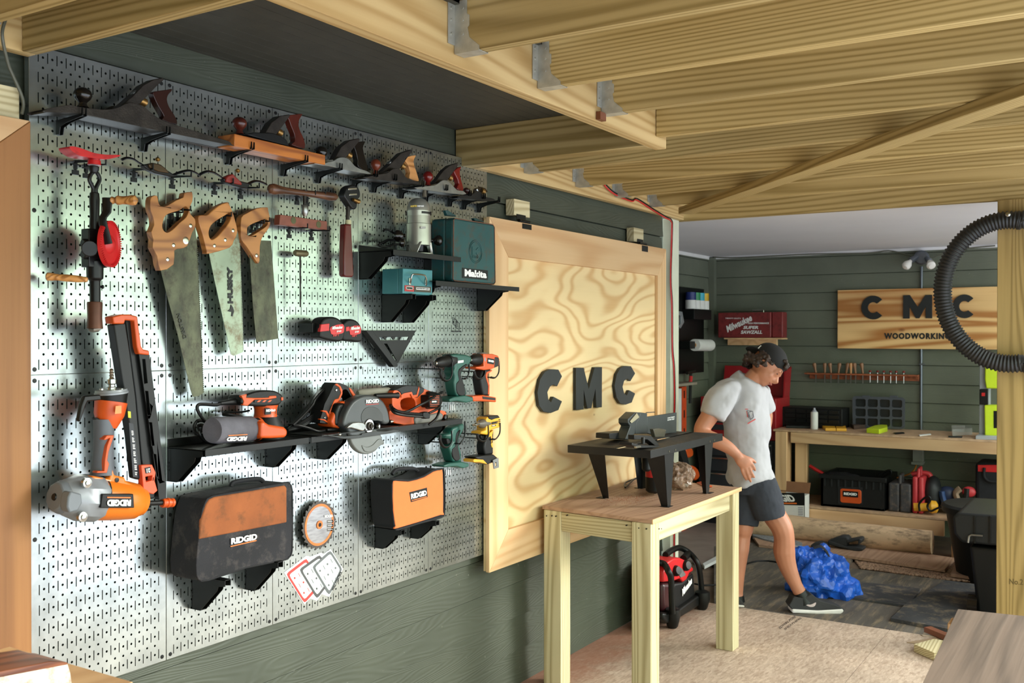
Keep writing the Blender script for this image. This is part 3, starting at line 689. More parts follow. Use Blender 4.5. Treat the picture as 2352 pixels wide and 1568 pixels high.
wh = ['left side of the red breast plate', 'under the left end of the dark spokeshave', 'under the right end of the dark spokeshave', 'under the left end of the red spokeshave', 'under the right end of the red spokeshave', 'left one under the wooden torpedo level', 'right one under the wooden torpedo level', 'left one in the big saw handle', 'right one in the big saw handle', 'left one in the middle saw handle', 'right one in the middle saw handle', 'left one in the small saw handle', 'right one in the small saw handle', 'left one under the turned push drill handle', 'right one under the turned push drill handle', 'right side of the red breast plate']
hp_ = [(173, 378), (307, 396), (395, 412), (492, 427), (552, 437), (664, 528), (715, 534), (390, 492), (408, 487), (502, 500), (515, 496), (578, 516), (590, 512), (682, 452), (705, 455), (198, 386)]
hooks(hp_[7:13], (.056, .014, True, .006), ['thin black hook '+l for l in wh[7:13]]); hooks(hp_[:7]+hp_[13:], (.082, .016, True, .006), ['thin black hook '+l for l in wh[:7]+wh[13:]])

# ---------------------------------------------------------------- breast drill
t = thing('breast_drill', 'old black breast drill with red gear wheel and red chest plate on the pegboard', 'hand drill', W3(zC, 360, 1150, .08))
sl(zA, [(627, 1012), (640, 1002), (690, 1008), (760, 1030), (850, 1062), (960, 1078), (1075, 1080), (1076, 1094), (980, 1118), (900, 1116), (800, 1102), (720, 1088), (650, 1046)], .10, .045, sm=3).build('chest_plate', REDP, t, bev=.006, seg=3)
rod(zA, (850, 1085), (848, 1172), [(0, 50), (.5, 46), (.55, 56), (1, 58)], .08).build('plate_socket', REDP, t)
mb = rod(zC, (355, 160), (352, 205), [(0, 30), (.5, 30), (1, 20)], .08)
for s in (-1, 1):
    P = [W3(zC, 358+s*q, y, .08) for q, y in [(4, 190), (24, 215), (30, 245), (14, 280), (8, 300), (12, 340)]]
    mb.tube(smoothpts(P, 4, False), pm(zC, 350, 250, .08, 12), 10)
rod(zC, (358, 320), (362, 980), [(0, 27), (.06, 30), (.2, 28), (.3, 31), (.42, 26), (.45, 34), (.6, 34), (.62, 50), (.78, 48), (.8, 32), (1, 31)], .08, mb=mb)
mb.obox(W3(zC, 352, 655, .08), (.024, 0, 0), (0, .016, 0), (0, 0, .048)); mb.cyl(W3(zC, 330, 655, .05), W3(zC, 330, 655, .112), .02, n=18)
for yy in (625, 690): rod(zC, (286, yy), (340, yy), [(0, 22), (.1, 30), (1, 28)], .085, mb=mb)
rod(zC, (400, 885), (412, 885), [(0, 12), (1, 12)], .085, mb=mb)
mb.build('frame', DIRON, t, bev=.002)
WN = Vector((.5, -.86, 0)).normalized(); WS = Vector((.86, .5, 0)).normalized()
R_ = W3(zC, 446, 628, .105); rr = pm(zC, 432, 628, .11, 140)
mb = MB().lathe(R_, WN, [(-.004, rr*.9), (-.004, rr), (.004, rr), (.005, rr*.9), (.001, rr*.86), (.001, rr*.42), (.006, rr*.36), (.012, rr*.2), (.014, .004)], 64)
for i in range(60):
    a = 6.283*i/60; u_ = WS*math.cos(a)+UP*math.sin(a); v_ = WS*-math.sin(a)+UP*math.cos(a)
    mb.obox(R_+u_*rr*.95+WN*.006, u_*rr*.05, WN*.0015, v_*rr*.022)
mb.build('gear_wheel', REDB, t)
mb = MB(); P = [W3(zC, x, y, dq) for x, y, dq in [(440, 628, .125), (408, 500, .125), (408, 470, .125), (432, 435, .125), (436, 350, .125)]]; mb.tube(P, [.012, .011, .010, .012, .014], 10, flat=.45, up=WN); mb.build('crank', DIRON, t, bev=.001)
A = W3(zC, 446, 366, .125)
MB().lathe(A, WN, [(0, .006), (.008, .010), (.014, .007), (.022, .012), (.034, .010), (.048, .011), (.058, .013), (.066, .012), (.072, .004)], 20).build('crank_handle', TANW, t)
rod(zC, (318, 842), (68, 822), [(0, 10), (.04, 17), (.1, 16), (.2, 20), (.5, 22), (.7, 19), (.85, 23), (.97, 25), (1, 18)], .10, .03).build('side_handle', TANW, t)
rod(zC, (360, 975), (360, 1135), [(0, 42), (.05, 45), (.6, 42), (1, 47)], .08).build('chuck', M('rusty_chuck', '5a3a2c', .5, .5, var=.3), t)
rod(zC, (360, 1135), (362, 1156), [(0, 40), (.5, 36), (1, 22)], .08, n=6).build('chuck_nose', SSTEEL, t)

# ---------------------------------------------------------------- spokeshaves
def shave(lab, z, left, body, right, blade, mb_, mcap, dd=.07):
    o = thing('spokeshave', lab, 'spokeshave', W3(z, *body[0], dd), 'spokeshaves below the planes')
    for L in (left, right):
        bb = MB(); bb.tube(smoothpts([W3(z, x, y, dd-.01) for x, y in L], 4, False), [pm(z, *L[0], dd, 15)*k for k in [1]*((len(L)-1)*4+1)], 10, flat=.5)
        bb.build('handle', mb_, o)
    sl(z, body, dd, .02).build('body', mb_, o, bev=.003)
    sl(z, blade, dd+.006, .02).build('cap', mcap, o, bev=.003)
    A = W3(z, blade[1][0]+40, blade[1][1]-8, dd); MB().lathe(A, UP, [(0, .003), (.004, .007), (.008, .007), (.012, .003)], 14).build('thumb_screw', TANBR, o)
shave('dark bronze spokeshave with curved wing handles, nearest the drill', zA, [(1095, 1125), (1140, 1108), (1200, 1118), (1250, 1150), (1300, 1180)], [(1290, 1172), (1330, 1160), (1400, 1165), (1490, 1205), (1560, 1250), (1600, 1262), (1550, 1278), (1400, 1245), (1320, 1205)],
      [(1560, 1262), (1630, 1235), (1700, 1222), (1760, 1240), (1800, 1268)], [(1340, 1162), (1380, 1150), (1450, 1165), (1500, 1205), (1530, 1245), (1430, 1230), (1350, 1195)], DIRON, M('bronze_cap', '4a3a26', .4, .6))
shave('black spokeshave with a red cap in its middle', zA, [(1800, 1255), (1860, 1230), (1920, 1238), (1970, 1265), (2020, 1300)], [(2010, 1295), (2050, 1285), (2230, 1330), (2262, 1345), (2225, 1385), (2100, 1355), (2030, 1325)],
      [(2230, 1345), (2280, 1320), (2330, 1318), (2400, 1345)], [(2050, 1270), (2100, 1250), (2180, 1330), (2180, 1352), (2040, 1322), (2040, 1285)], DIRON, M('dull_red_cap', '7a1f16', .45))

# ---------------------------------------------------------------- saws
SG = 'hand saws side by side'
def saw(lab, hd, hole, blade, ws, mbl, d=.046, wood_=TW, teeth=None):
    o = thing('hand_saw', lab, 'hand saw', W3(zC, *hd[0], d), SG)
    mb = sl(zC, hd, d, .022, holes=[hole], sm=2)
    mb.build('handle', wood_, o, bev=.004, seg=3)
    mb = sl(zC, blade, d-.010, .0016)
    if teeth:
        (x0, y0), (x1, y1) = teeth; n = 70
        for i in range(n):
            a = i/n; b = (i+1)/n; P = [W3(zC, x0+(x1-x0)*q, y0+(y1-y0)*q, d-.010) for q in (a, b)]; m_ = (P[0]+P[1])/2+Vector((.0035, 0, 0)); mb.prism([P[0]-Vector((.001, 0, 0)), m_, P[1]-Vector((.001, 0, 0))], (0, .0016, 0))
    bl = mb.build('blade', mbl, o, smooth=False)
    for x, y, r in ws:
        A = W3(zC, x, y, d); q = pm(zC, x, y, d, r); MB().lathe(A+Vector((0, .001, 0)), (0, -1, 0), [(0, q), (.0018, q), (.0026, q*.7), (.0026, q*.3)], 18).build('saw_nut', STEEL, o)
    return o, bl
o, bl = saw('largest hand saw, long rust-speckled blade and carved beech handle', [(700, 345), (735, 338), (742, 375), (760, 403), (800, 395), (850, 365), (893, 348), (898, 322), (938, 315), (948, 328), (946, 372), (930, 410), (936, 450), (962, 478), (964, 525), (945, 560), (915, 640), (875, 655), (838, 668), (834, 750), (755, 787), (735, 700), (708, 650), (712, 600), (700, 555), (716, 515), (712, 470), (697, 430), (693, 390)],
    [(770, 495), (788, 455), (830, 437), (870, 425), (905, 402), (924, 425), (908, 468), (870, 500), (830, 540), (792, 560), (768, 535)],
    [(750, 760), (860, 620), (962, 520), (972, 620), (1000, 1200), (1013, 1520), (985, 1540), (950, 1545), (935, 1500), (860, 1180), (800, 960)],
    [(935, 518, 12), (906, 607, 22), (833, 635, 12), (797, 720, 12)], RUSTY, teeth=((973, 640), (1013, 1520)))
wtext('DISSTON', (912, 1190), (872, 1042), (892, 1197), .0375, M('etched_grey', '31332b', .6), o, z=zC, bold=.02, name='etched_lettering')
o, bl = saw('middle hand saw with cleaner pale blade lettered in black', [(985, 455), (1030, 455), (1052, 440), (1100, 400), (1152, 377), (1166, 384), (1190, 440), (1205, 490), (1218, 555), (1195, 610), (1170, 650), (1045, 686), (1033, 670), (1008, 570), (985, 500)],
    [(1045, 560), (1060, 515), (1100, 482), (1150, 452), (1172, 440), (1179, 465), (1165, 500), (1130, 545), (1090, 588), (1058, 600)],
    [(1045, 680), (1110, 600), (1217, 550), (1228, 600), (1240, 1050), (1252, 1275), (1195, 1298), (1178, 1290), (1140, 1120), (1080, 850)],
    [(1190, 547, 11), (1143, 603, 11), (1078, 638, 11)], HUSKP, teeth=((1229, 620), (1251, 1270)))
BT = M('black_print', '0d0e0c', .5, var=.02)
wtext('HUSKY', (1190, 985), (1186, 765), (1160, 985), .0375, BT, o, z=zC, bold=.06)
sl(zC, [(1158, 1030), (1172, 1018), (1178, 990), (1190, 1008), (1196, 1030), (1188, 1062), (1180, 1060), (1184, 1035), (1172, 1034)], .0378, .001).build('emblem', BT, o)
o, bl = saw('smallest saw, short broad blade mottled with tarnish', [(1240, 470), (1270, 445), (1330, 415), (1393, 407), (1402, 425), (1414, 490), (1406, 530), (1385, 560), (1365, 590), (1352, 640), (1349, 732), (1336, 741), (1310, 700), (1270, 640), (1240, 600), (1237, 550)],
    [(1275, 555), (1280, 525), (1310, 505), (1350, 490), (1386, 477), (1400, 500), (1385, 525), (1340, 555), (1300, 578), (1278, 574)],
    [(1290, 680), (1345, 605), (1418, 608), (1440, 900), (1462, 1195), (1330, 1218), (1310, 1000), (1295, 780)], [(1331, 697, 11)], RUSTY)

# ---------------------------------------------------------------- turned push drill, wrench, level, caliper, tapes, speed square
t = thing('gimlet_handle', 'long brown turned handle with a steel chuck hanging below it', 'hand drill', W3(zB, 715, 1055, .07))
rod(zB, (418, 830), (970, 900), [(0, 18), (.02, 38), (.06, 46), (.12, 40), (.2, 30), (.5, 26), (.6, 28), (.75, 32), (.9, 38), (.97, 34), (1, 22)], .07).build('handle', WALW, t)
mb = rod(zB, (712, 840), (710, 968), [(0, 22), (.25, 22), (.3, 16), (1, 15)], .07); mb.build('shank', IRON, t)
rod(zB, (710, 962), (714, 1058), [(0, 24), (.1, 30), (.6, 31), (.8, 24), (1, 14)], .07).build('chuck', SSTEEL, t)
t = thing('pipe_wrench', 'adjustable wrench with a black head and long dark red handle', 'wrench', W3(zB, 1080, 1550, .05))
sl(zB, [(1050, 830), (1080, 805), (1120, 800), (1155, 825), (1168, 865), (1165, 905), (1140, 920), (1145, 960), (1135, 995), (1110, 998), (1085, 970), (1060, 930), (1040, 900), (1038, 865)], .065, .028, sm=2).build('jaw', DIRON, t, bev=.004)
rod(zB, (1070, 900), (1062, 1100), [(0, 22), (.4, 18), (1, 16)], .05).build('shank', IRON, t)
sl(zB, [(1070, 825), (1140, 822), (1142, 838), (1070, 842)], .068, .004).build('tooth_plate', STEEL, t, bev=.001); sl(zB, [(1078, 872), (1140, 868), (1142, 884), (1078, 888)], .068, .004).build('tooth_plate', STEEL, t, bev=.001)
rod(zB, (1110, 920), (1155, 938), [(0, 14), (.6, 14), (.7, 20), (1, 20)], .07).build('thumb_nut', TANBR, t)
rod(zB, (1068, 1088), (1068, 1122), [(0, 24), (1, 26)], .052).build('ferrule', M('cream_ferrule', 'b8b48c', .5), t)
sl(zB, [(1044, 1118), (1096, 1122), (1110, 1400), (1117, 1540), (1105, 1556), (1050, 1552), (1036, 1540), (1036, 1380)], .06, .026).build('grip', M('oxblood_grip', '571a17', .3, var=.15), t, bev=.006, seg=3)
t = thing('torpedo_level', 'short reddish wooden spirit level on two hooks', 'level', W3(zB, 507, 1128, .06))
sl(zB, [(512, 1042), (896, 1098), (896, 1168), (505, 1126)], .06, .024).build('body', M('mahogany', '7b4230', .45, var=.2, sc=30), t, bev=.0015)
for x, y in ((620, 1090), (826, 1124)): MB().lathe(W3(zB, x, y, .06), (0, -1, 0), [(0, .011), (.0008, .011), (.0009, .007)], 18).build('vial', M('vial_olive', '4a4826', .3), t)
t = thing('sliding_marking_gauge', 'thin brass gauge with a short barrel head and long etched stem', 'gauge', W3(zB, 670, 1640, .03))
rod(zH, (262, 615), (358, 622), [(0, 20), (.1, 26), (.9, 26), (1, 20)], .035).build('barrel', M('worn_brass', '6e6548', .45, .5, var=.2), t)
rod(zH, (305, 640), (307, 1040), [(0, 9), (.03, 7), (1, 6)], .035, n=8).build('stem', IRON, t)
for i, (ox, lab, nm) in enumerate(((0, 'left red and black tape measure, in front', 'a'), (1, 'right red and black tape measure, partly behind the left one', 'b'))):
    if i == 0: P = [(462, 1240), (470, 1165), (500, 1125), (560, 1115), (610, 1130), (645, 1170), (657, 1225), (650, 1280), (620, 1310), (540, 1300), (500, 1290), (465, 1275)]; dd = .085; red = [(545, 1195), (640, 1172), (648, 1225), (632, 1245), (560, 1255), (545, 1235)]; tb = [(470, 1175), (535, 1168), (532, 1225), (462, 1232)]; tx = (552, 1218)
    else: P = [(640, 1180), (660, 1150), (690, 1133), (735, 1138), (770, 1165), (790, 1205), (796, 1250), (785, 1312), (700, 1305), (650, 1300), (640, 1250)]; dd = .075; red = [(695, 1195), (772, 1185), (780, 1235), (765, 1250), (705, 1258), (695, 1240)]; tb = [(665, 1195), (690, 1190), (690, 1225), (665, 1230)]; tx = (700, 1222)
    t = thing('tape_measure', lab, 'tape measure', W3(zH, *P[0], dd), 'tape measures on a small bracket')
    sl(zH, P, dd, .05-.012*i, sm=3).build('case', PLB, t, bev=.007, seg=3)
    sl(zH, red, dd+.0015, .01, sm=2).build('badge', REDB, t); sl(zH, tb, dd+.001, .012).build('side_panel', REDB, t, bev=.001)
    x, y = tx; wv = 82 if i == 0 else 70
    wtext('Milwaukee', (x, y-2), (x+wv, y-10), (x+2, y-28), dd+.0025, WHT, t, z=zH, bold=.03, shear=.3)
    wtext('STUD', (x+wv*.45, y+20), (x+wv*.9, y+15), (x+wv*.45, y+6), dd+.0025, WHT, t, z=zH, bold=.03)
    wtext('16FT', (x+10, y+52), (x+wv*.7, y+48), (x+10, y+32), dd+.0008, REDL, t, z=zH, bold=.03)
tag(MB().box(*(list(W3(zH, 400, 1240, .06)), list(W3(zH, 470, 1165, 0)))).build('tape_bracket', BLK, bev=.002), 'black steel bracket left of the tape measures', 'bracket')
# speed square
t = thing('speed_square', 'black triangular speed square standing on its point, hung by its slot', 'square', W3(zH, 1060, 1500, .03))
sl(zH, [(865, 1228), (1212, 1224), (1070, 1480), (1030, 1478), (965, 1350)], .028, .004, holes=[[(925, 1275), (1158, 1272), (1145, 1297), (935, 1300)], [(960, 1325), (985, 1325), (1060, 1455), (1050, 1462)]], smh=0).build('plate', BLK, t)
sl(zH, [(820, 1222), (870, 1222), (1072, 1490), (1066, 1508), (1038, 1508)], .04, .024).build('fence', BLK, t, bev=.001)
sl(zH, [(820, 1222), (1212, 1222), (1208, 1232), (830, 1234)], .03, .006).build('edge', BLK, t)
for x in (970, 1035): sl(zH, [(x-18, 1272), (x+18, 1272), (x+2, 1296)], .028, .004).build('tooth', BLK, t)

# ================================================================== SHELVES AND POWER TOOLS
def bracket_mb(x, z, D=.15, H_=.095, t=.0022):
    mb = MB()
    P = [(0, z), (-D+.012, z), (-D+.012, z-.018), (-D+.04, z-.022), (-D+.044, z-.034), (-.036, z-H_), (-.0, z-H_)]
    mb.prism([(x-.011, y, q) for y, q in P], (t, 0, 0)); mb.prism([(x+.009, y, q) for y, q in P], (t, 0, 0))
    mb.box((x-.011, -.0005, z-H_), (x+.011, -.0025, z)); mb.box((x-.011, -.036, z-H_), (x+.011, 0, z-H_+.002)); mb.box((x-.011, 0, z-.002), (x+.011, -D+.012, z-.0001))
    for k in (.045, .055, .065): mb.box((x-.0125, -.004, z-k), (x-.011, -.002, z-k+.005))
    return mb
def wshelf(lab, x0, x1, z, D, br, group=None):
    t = thing('wall_shelf', lab, 'shelf', (x0, 0, z), group)
    mb = MB().box((x0, -.0005, z-.0018), (x1, -D, z)); mb.box((x0, -.0005, z), (x1, -.0025, z+.022)); mb.box((x0, -D, z-.018), (x1, -D+.0022, z))
    mb.build('tray', BLK, t, bev=.0006)
    for x in br: bracket_mb(x, z-.002, D-.002).build('bracket', BLK, t)
    return t
SH = 'black steel shelves on the pegboard'
MZ = 1.2465; MX0 = .412; MX1 = on(1, -.155, 709.5, 1011).x; MX2 = on(1, -.155, 715, 1010).x; MX3 = on(1, -.155, 1062, 967).x
wshelf('long black shelf section under the orange sander', MX0, MX1, MZ, .155, (MX0+.012, MX1-.02), SH)
wshelf('long black shelf section under the circular saw and belt sander', MX2, MX3, MZ, .155, (MX2+.20, MX3-.06), SH)
RX1 = on(1, -.155, 1059, 590).x
wshelf('black shelf under the silver router', 1.222, RX1, 1.852, .155, (1.236, RX1-.015), SH)
QZ = w(*zK(1600, 1245), .155).z; QX0 = w(*zK(1290, 1215), .155).x; QX1 = w(*zK(1925, 1280), .155).x
wshelf('black shelf under the big teal steel case', QX0-.17, QX1, QZ, .155, (QX0-.13, QX1-.07), SH)
G2 = 'short black brackets acting as shelves'
def sbr(x, z, lab, D=.15, H_=.10): tag(bracket_mb(x, z, D, H_).build('shelf_bracket', BLK, org=(x, 0, z)), lab, 'bracket', G2)
bxz = w(*zK(760, 1345), .13).z
p = w(*zK(395, 1480), 0); sbr(p.x, bxz-.001, 'black bracket under the left half of the light teal box')
p = w(*zK(632, 1500), 0); sbr(p.x, bxz-.001, 'black bracket under the right half of the light teal box')

# ---------------------------------------------------------------- silver router
t = thing('router', 'silver metal fixed-base router with black ball knobs on the upper shelf', 'router', w(*zK(800, 860), .08))
dR = .085; c0 = zK(790, 850)
base = on(2, 1.8525, *zK(800, 862)); base = Vector((w(*zK(790, 800), dR).x, -dR, 1.8525)); k = pm(zK, 790, 700, dR, 1)
MB().lathe(base, UP, [(0, 168*k), (.004, 168*k), (.006, 150*k), (.007, 20*k)], 40).build('base_plate', ALU, t)
mb = MB().lathe(base, UP, [(.18*0+.05, 142*k), (.056, 142*k), (.085, 142*k)]+[(.1, 140*k)], 36)
H0 = (862-520)*k
mb = MB().lathe(base, UP, [(.034, 143*k), (H0, 142*k), (H0+.0015, 135*k), (H0+.002, 133*k), (H0+95*k, 132*k)], 36); mb.build('base_housing', ALU, t)
for a in (200, 320, 80): 
    u_ = Vector((math.cos(math.radians(a)), math.sin(math.radians(a)), 0)); s_ = Vector((-u_.y, u_.x, 0)); 
    mb = MB(); mb.prism([base+u_*(160*k)+s_*.012+UP*.004, base+u_*(132*k)+s_*.026+UP*.045, base+u_*(132*k)-s_*.026+UP*.045, base+u_*(160*k)-s_*.012+UP*.004], -u_*.01); mb.build('base_leg', ALU, t, bev=.002)
MB().lathe(base, UP, [(.012, 60*k), (.05, 75*k), (.06, 90*k)], 24).build('collet_area', DIRON, t)
H1 = H0+88*k
MB().lathe(base, UP, [(H1, 128*k), (H1+.001, 134*k), (H1+60*k, 136*k), (H1+62*k, 131*k), (H1+120*k, 126*k), (H1+160*k, 106*k), (H1+190*k, 78*k), (H1+204*k, 40*k), (H1+206*k, 2*k)], 36).build('motor_cap', ALU, t)
for s in (-1, 1): MB().cyl(base+RT*(s*128*k)+UP*(H1+35*k), base+RT*(s*146*k)+UP*(H1+35*k), 22*k, n=16).build('brush_cap', IRON, t)
mb = MB()
for i in range(9):
    a0 = math.radians(-128+i*10); q = [base-UP*0+Vector((math.cos(a0+dx)*137.5*k, math.sin(a0+dx)*137.5*k, H1+z*k)) for dx, z in ((0, 22), (.175, 22), (.175, 48), (0, 48))]
    mb.prism(q, Vector((-math.cos(a0), -math.sin(a0), 0))*.001)
mb.build('label_band', M('router_label', '16150f', .4), t)
BR = M('brass_print', 'b9a03c', .5)
a_ = W3(zK, 665, 368, dR+.035); text('PORTER', W3(zK, 700, 372, dR+135*k), W3(zK, 770, 366, dR+135*k), W3(zK, 700, 352, dR+135*k), BR, t, bold=.05)
text('FIXED BASE', W3(zK, 775, 366, dR+135*k), W3(zK, 848, 366, dR+130*k), W3(zK, 775, 350, dR+135*k), WHT, t, bold=.02)
MB().prism([W3(zK, x, y, dR+135*k) for x, y in ((815, 586), (925, 590), (925, 616), (815, 608))], (0, .003, 0)).build('name_plate', M('plate_grey', 'a8a8a0', .4), t)
for P, r in (((590, 690), 66), ((985, 745), 66)):
    A = W3(zK, *P, dR+(.0 if P[0] > 800 else .0)); MB().lathe(A+(RT*(1 if P[0] < 800 else -1))*55*k, RT*(-1 if P[0] < 800 else 1), [(0, 22*k), (25*k, 20*k), (40*k, 40*k), (70*k, 60*k), (100*k, 62*k), (125*k, 45*k), (140*k, 4*k)], 24).build('knob', BLW, t)
MB().lathe(W3(zK, 640, 770, dR+.03), RT*-1, [(0, 20*k), (10*k, 42*k), (40*k, 50*k), (60*k, 30*k), (64*k, 2*k)], 20).build('wing_knob', BLW, t)
rod(zK, (855, 255), (862, 130), [(0, 28), (.4, 22), (.9, 20), (1, 26)], dR, n=16).build('cord_guard', M('worn_sleeve', '5c5648', .5), t)
mb = wtube([(862, 130), (880, 140), (890, 170), (882, 240)], dR, 9*k, zK); 
mb = wtube([(395, 640, .05), (420, 620, .05), (480, 640, .06), (530, 690, .05), (500, 740, .05), (440, 740, .05), (380, 770, .06), (340, 800, .06), (420, 815, .07), (520, 790, .07), (610, 790, .06)], .05, 12*k, zK, mb=mb)
mb = wtube([(390, 780, .04), (460, 740, .04), (560, 750, .04), (640, 780, .05)], .05, 12*k, zK, mb=mb)
mb.build('cord', CORD, t)

# ---------------------------------------------------------------- teal cases
t = thing('tool_case', 'big worn dark teal steel case with rusty rim lettered in white', 'case', w(*zK(1500, 1220), .14))
sl(zK, [(1180, 505), (1200, 490), (1630, 560), (1650, 590), (1660, 1220), (1640, 1244), (1190, 1205), (1172, 1185)], .142, .04).build('lid', TEALD, t, bev=.008, seg=3)
q = Vector((0, .036, 0)); P = [w(*zK(x, y), .142)+q for x, y in [(1180, 505), (1200, 490), (1630, 560), (1650, 590), (1660, 1220), (1640, 1244), (1190, 1205), (1172, 1185)]]
MB().prism([p+Vector((0, .003, 0)) for p in P], (0, .062, 0)).build('shell', TEALD, t, bev=.006, seg=3)
RIM = M('rust_rim', '6a4632', .7, var=.3, sc=30)
MB().tube([w(*zK(x, y), .1425) for x, y in [(1186, 512), (1204, 497), (1626, 566), (1645, 594), (1654, 1215), (1636, 1238), (1196, 1198), (1179, 1180)]], .002, 6, True).build('rim', RIM, t)
cc = w(*zK(1432, 872), .142); rx = (w(*zK(1505, 880), .142)-cc).length; rz = (w(*zK(1432, 745), .142)-cc).length
for kk in (1, .86): MB().tube([cc+Vector((rx*kk*math.cos(a), -.0005, rz*kk*math.sin(a))) for a in [6.283*i/40 for i in range(40)]], .0016, 6, True).build('embossed_ring', TEALD, t)
wtext('M', (1392, 912), (1475, 922), (1392, 815), .1425, TEALD, t, z=zK, bold=.03, off=.001); wtext('MAKITA', (1396, 940), (1468, 948), (1396, 915), .1425, TEALD, t, z=zK, off=.001)
sl(zK, [(1285, 1052), (1572, 1082), (1572, 1192), (1285, 1165)], .1435, .003).build('name_plate', BLK, t)
wtext('Makita', (1308, 1148), (1555, 1172), (1308, 1066), .144, WHT, t, z=zK, bold=.05, name='lettering')
for x in (1125, 1440): sl(zK, [(x-30, 405+(x-1125)*.28), (x, 405+(x-1125)*.28), (x+85, 462+(x-1125)*.2), (x+95, 475+(x-1125)*.2), (x-10, 465+(x-1125)*.2)], .1, .015).build('latch', TEALD, t, bev=.002)
t = thing('tool_box', 'small light teal steel box with wire handle and red maker plate', 'box', w(*zK(780, 1360), .125))
P = [(615, 1058), (948, 1080), (945, 1366), (612, 1340)]
sl(zK, P, .125, .022).build('lid', TEALL, t, bev=.002); MB().prism([w(*zK(x, y), .125)+Vector((0, .023, 0)) for x, y in P], (0, .07, 0)).build('body', TEALL, t, bev=.002)
mb = wtube([(700, 1225, .127), (705, 1190, .14), (712, 1150, .145), (735, 1125, .147), (850, 1135, .147), (872, 1160, .145), (880, 1200, .14), (877, 1250, .127)], .13, .0028, zK); mb.build('handle', STEEL, t)
for x, y in ((698, 1210), (880, 1215)): sl(zK, [(x-12, y-45), (x+10, y-45), (x+10, y+35), (x-12, y+35)], .128, .003).build('handle_mount', STEEL, t, bev=.001)
sl(zK, [(635, 1248), (740, 1256), (740, 1322), (635, 1315)], .1262, .002).build('red_plate', REDP, t); sl(zK, [(745, 1256), (932, 1268), (930, 1332), (745, 1322)], .1262, .002).build('dark_plate', M('olive_plate', '3a3424', .5), t)
sl(zK, [(655, 1262), (725, 1266), (725, 1298), (655, 1294)], .1266, .001, sm=2).build('badge', SSTEEL, t); wtext('CRAFTSMAN', (660, 1288), (720, 1292), (660, 1270), .127, BT, t, z=zK)
sl(zK, [(765, 1272), (915, 1280), (915, 1306), (765, 1298)], .1266, .001).build('paper_label', PAPER, t); wtext('ROUTER BITS & JIGS', (772, 1293), (908, 1300), (772, 1279), .1270, BT, t, z=zK)

# ---------------------------------------------------------------- orbital sander
t = thing('orbital_sander', 'orange and black orbital sander with grey dust canister lying across the shelf', 'sander', w(*zS(1550, 1030), .12))
rod(zS, (1525, 1025), (1522, 955), [(0, 295), (.4, 300), (.8, 285), (1, 250)], .075, n=40).build('pad', PLB, t)
rod(zS, (1550, 960), (1545, 620), [(0, 235), (.1, 240), (.5, 222), (.9, 160), (1, 150)], .075, n=32).build('skirt', PLG, t)
rod(zS, (1500, 630), (1502, 455), [(0, 175), (.3, 165), (.6, 165), (1, 185)], .075, n=32).build('motor_neck', ORG, t)
sl(zS, [(1440, 700), (1500, 705), (1560, 748), (1790, 785), (1840, 830), (1838, 915), (1790, 945), (1600, 957), (1430, 955)], .152, .06).build('exhaust_duct', ORG, t, bev=.008, seg=3)
sl(zS, [(1160, 310), (1230, 295), (1350, 252), (1500, 235), (1650, 243), (1740, 290), (1768, 330), (1762, 385), (1735, 435), (1690, 462), (1560, 478), (1400, 480), (1250, 465), (1150, 445), (1140, 380)], .105, .06, sm=2).build('handle', PLB, t, bev=.016, seg=4)
sl(zS, [(1140, 315), (1225, 290), (1215, 345), (1345, 350), (1555, 345), (1560, 320), (1665, 315), (1672, 350), (1560, 372), (1340, 378), (1235, 470), (1165, 460), (1180, 400)], .1075, .012).build('handle_stripe', ORG, t, bev=.002)
sl(zS, [(1340, 385), (1640, 370), (1650, 400), (1600, 420), (1335, 415)], .108, .004).build('vent', DIRON, t); 
for x in (1400, 1480, 1560): sl(zS, [(x, 384), (x+40, 380), (x+10, 412), (x-30, 414)], .1086, .002).build('vent_rib', ORG, t)
sl(zS, [(1740, 340), (1768, 338), (1770, 385), (1742, 390)], .108, .01).build('switch', ORG, t, bev=.001)
sl(zS, [(1498, 505), (1655, 492), (1655, 590), (1498, 602)], .107, .003).build('badge', BLK, t); wtext('RIDGID', (1508, 560), (1648, 550), (1508, 522), .1075, WHT, t, z=zS, bold=.06)
rod(zS, (1150, 385), (820, 430), [(0, 70), (.1, 68), (.4, 50), (.7, 38), (1, 30)], .075, n=18).build('cord_boot', PLB, t)
rod(zS, (1335, 812), (700, 838), [(0, 165), (.1, 180), (.12, 190), (.9, 192), (.97, 185), (1, 175)], .10, .125, n=36).build('dust_canister', M('dusty_grey', '5c5a62', .85, var=.35, sc=12, bump=.2), t)
mb = rod(zS, (1440, 812), (1285, 815), [(0, 60), (.15, 140), (.4, 178), (1, 180)], .10, n=36); mb.build('canister_collar', ORG, t)
mb = MB(); A = W3(zS, 1372, 812, .1); B = W3(zS, 1285, 815, .1); ax_ = (B-A).normalized(); a1 = UP; a2 = ax_.cross(a1); f_ = pm(zS, 1300, 812, .1, 1)
for i in range(9):
    a0 = i*.698
    for h in range(4):
        b0, b1 = a0+h*.087, a0+(h+1)*.087
        q = [B+(a1*math.cos(c)+a2*math.sin(c))*184*f_-ax_*e for c, e in ((b0, 0), (b1, 0), (b1, .016), (b0, .016))]; mb.prism(q, (a1*-math.cos(b0)+a2*-math.sin(b0))*.001)
mb.build('collar_band', PLB, t)
wtext('RIDGID', (1225, 925), (930, 935), (1205, 990), .158, WHT, t, z=zS, bold=.05, off=.001)
sl(zS, [(945, 908), (1230, 893), (1232, 905), (948, 922)], .158, .001).build('stripe', ORL, t)
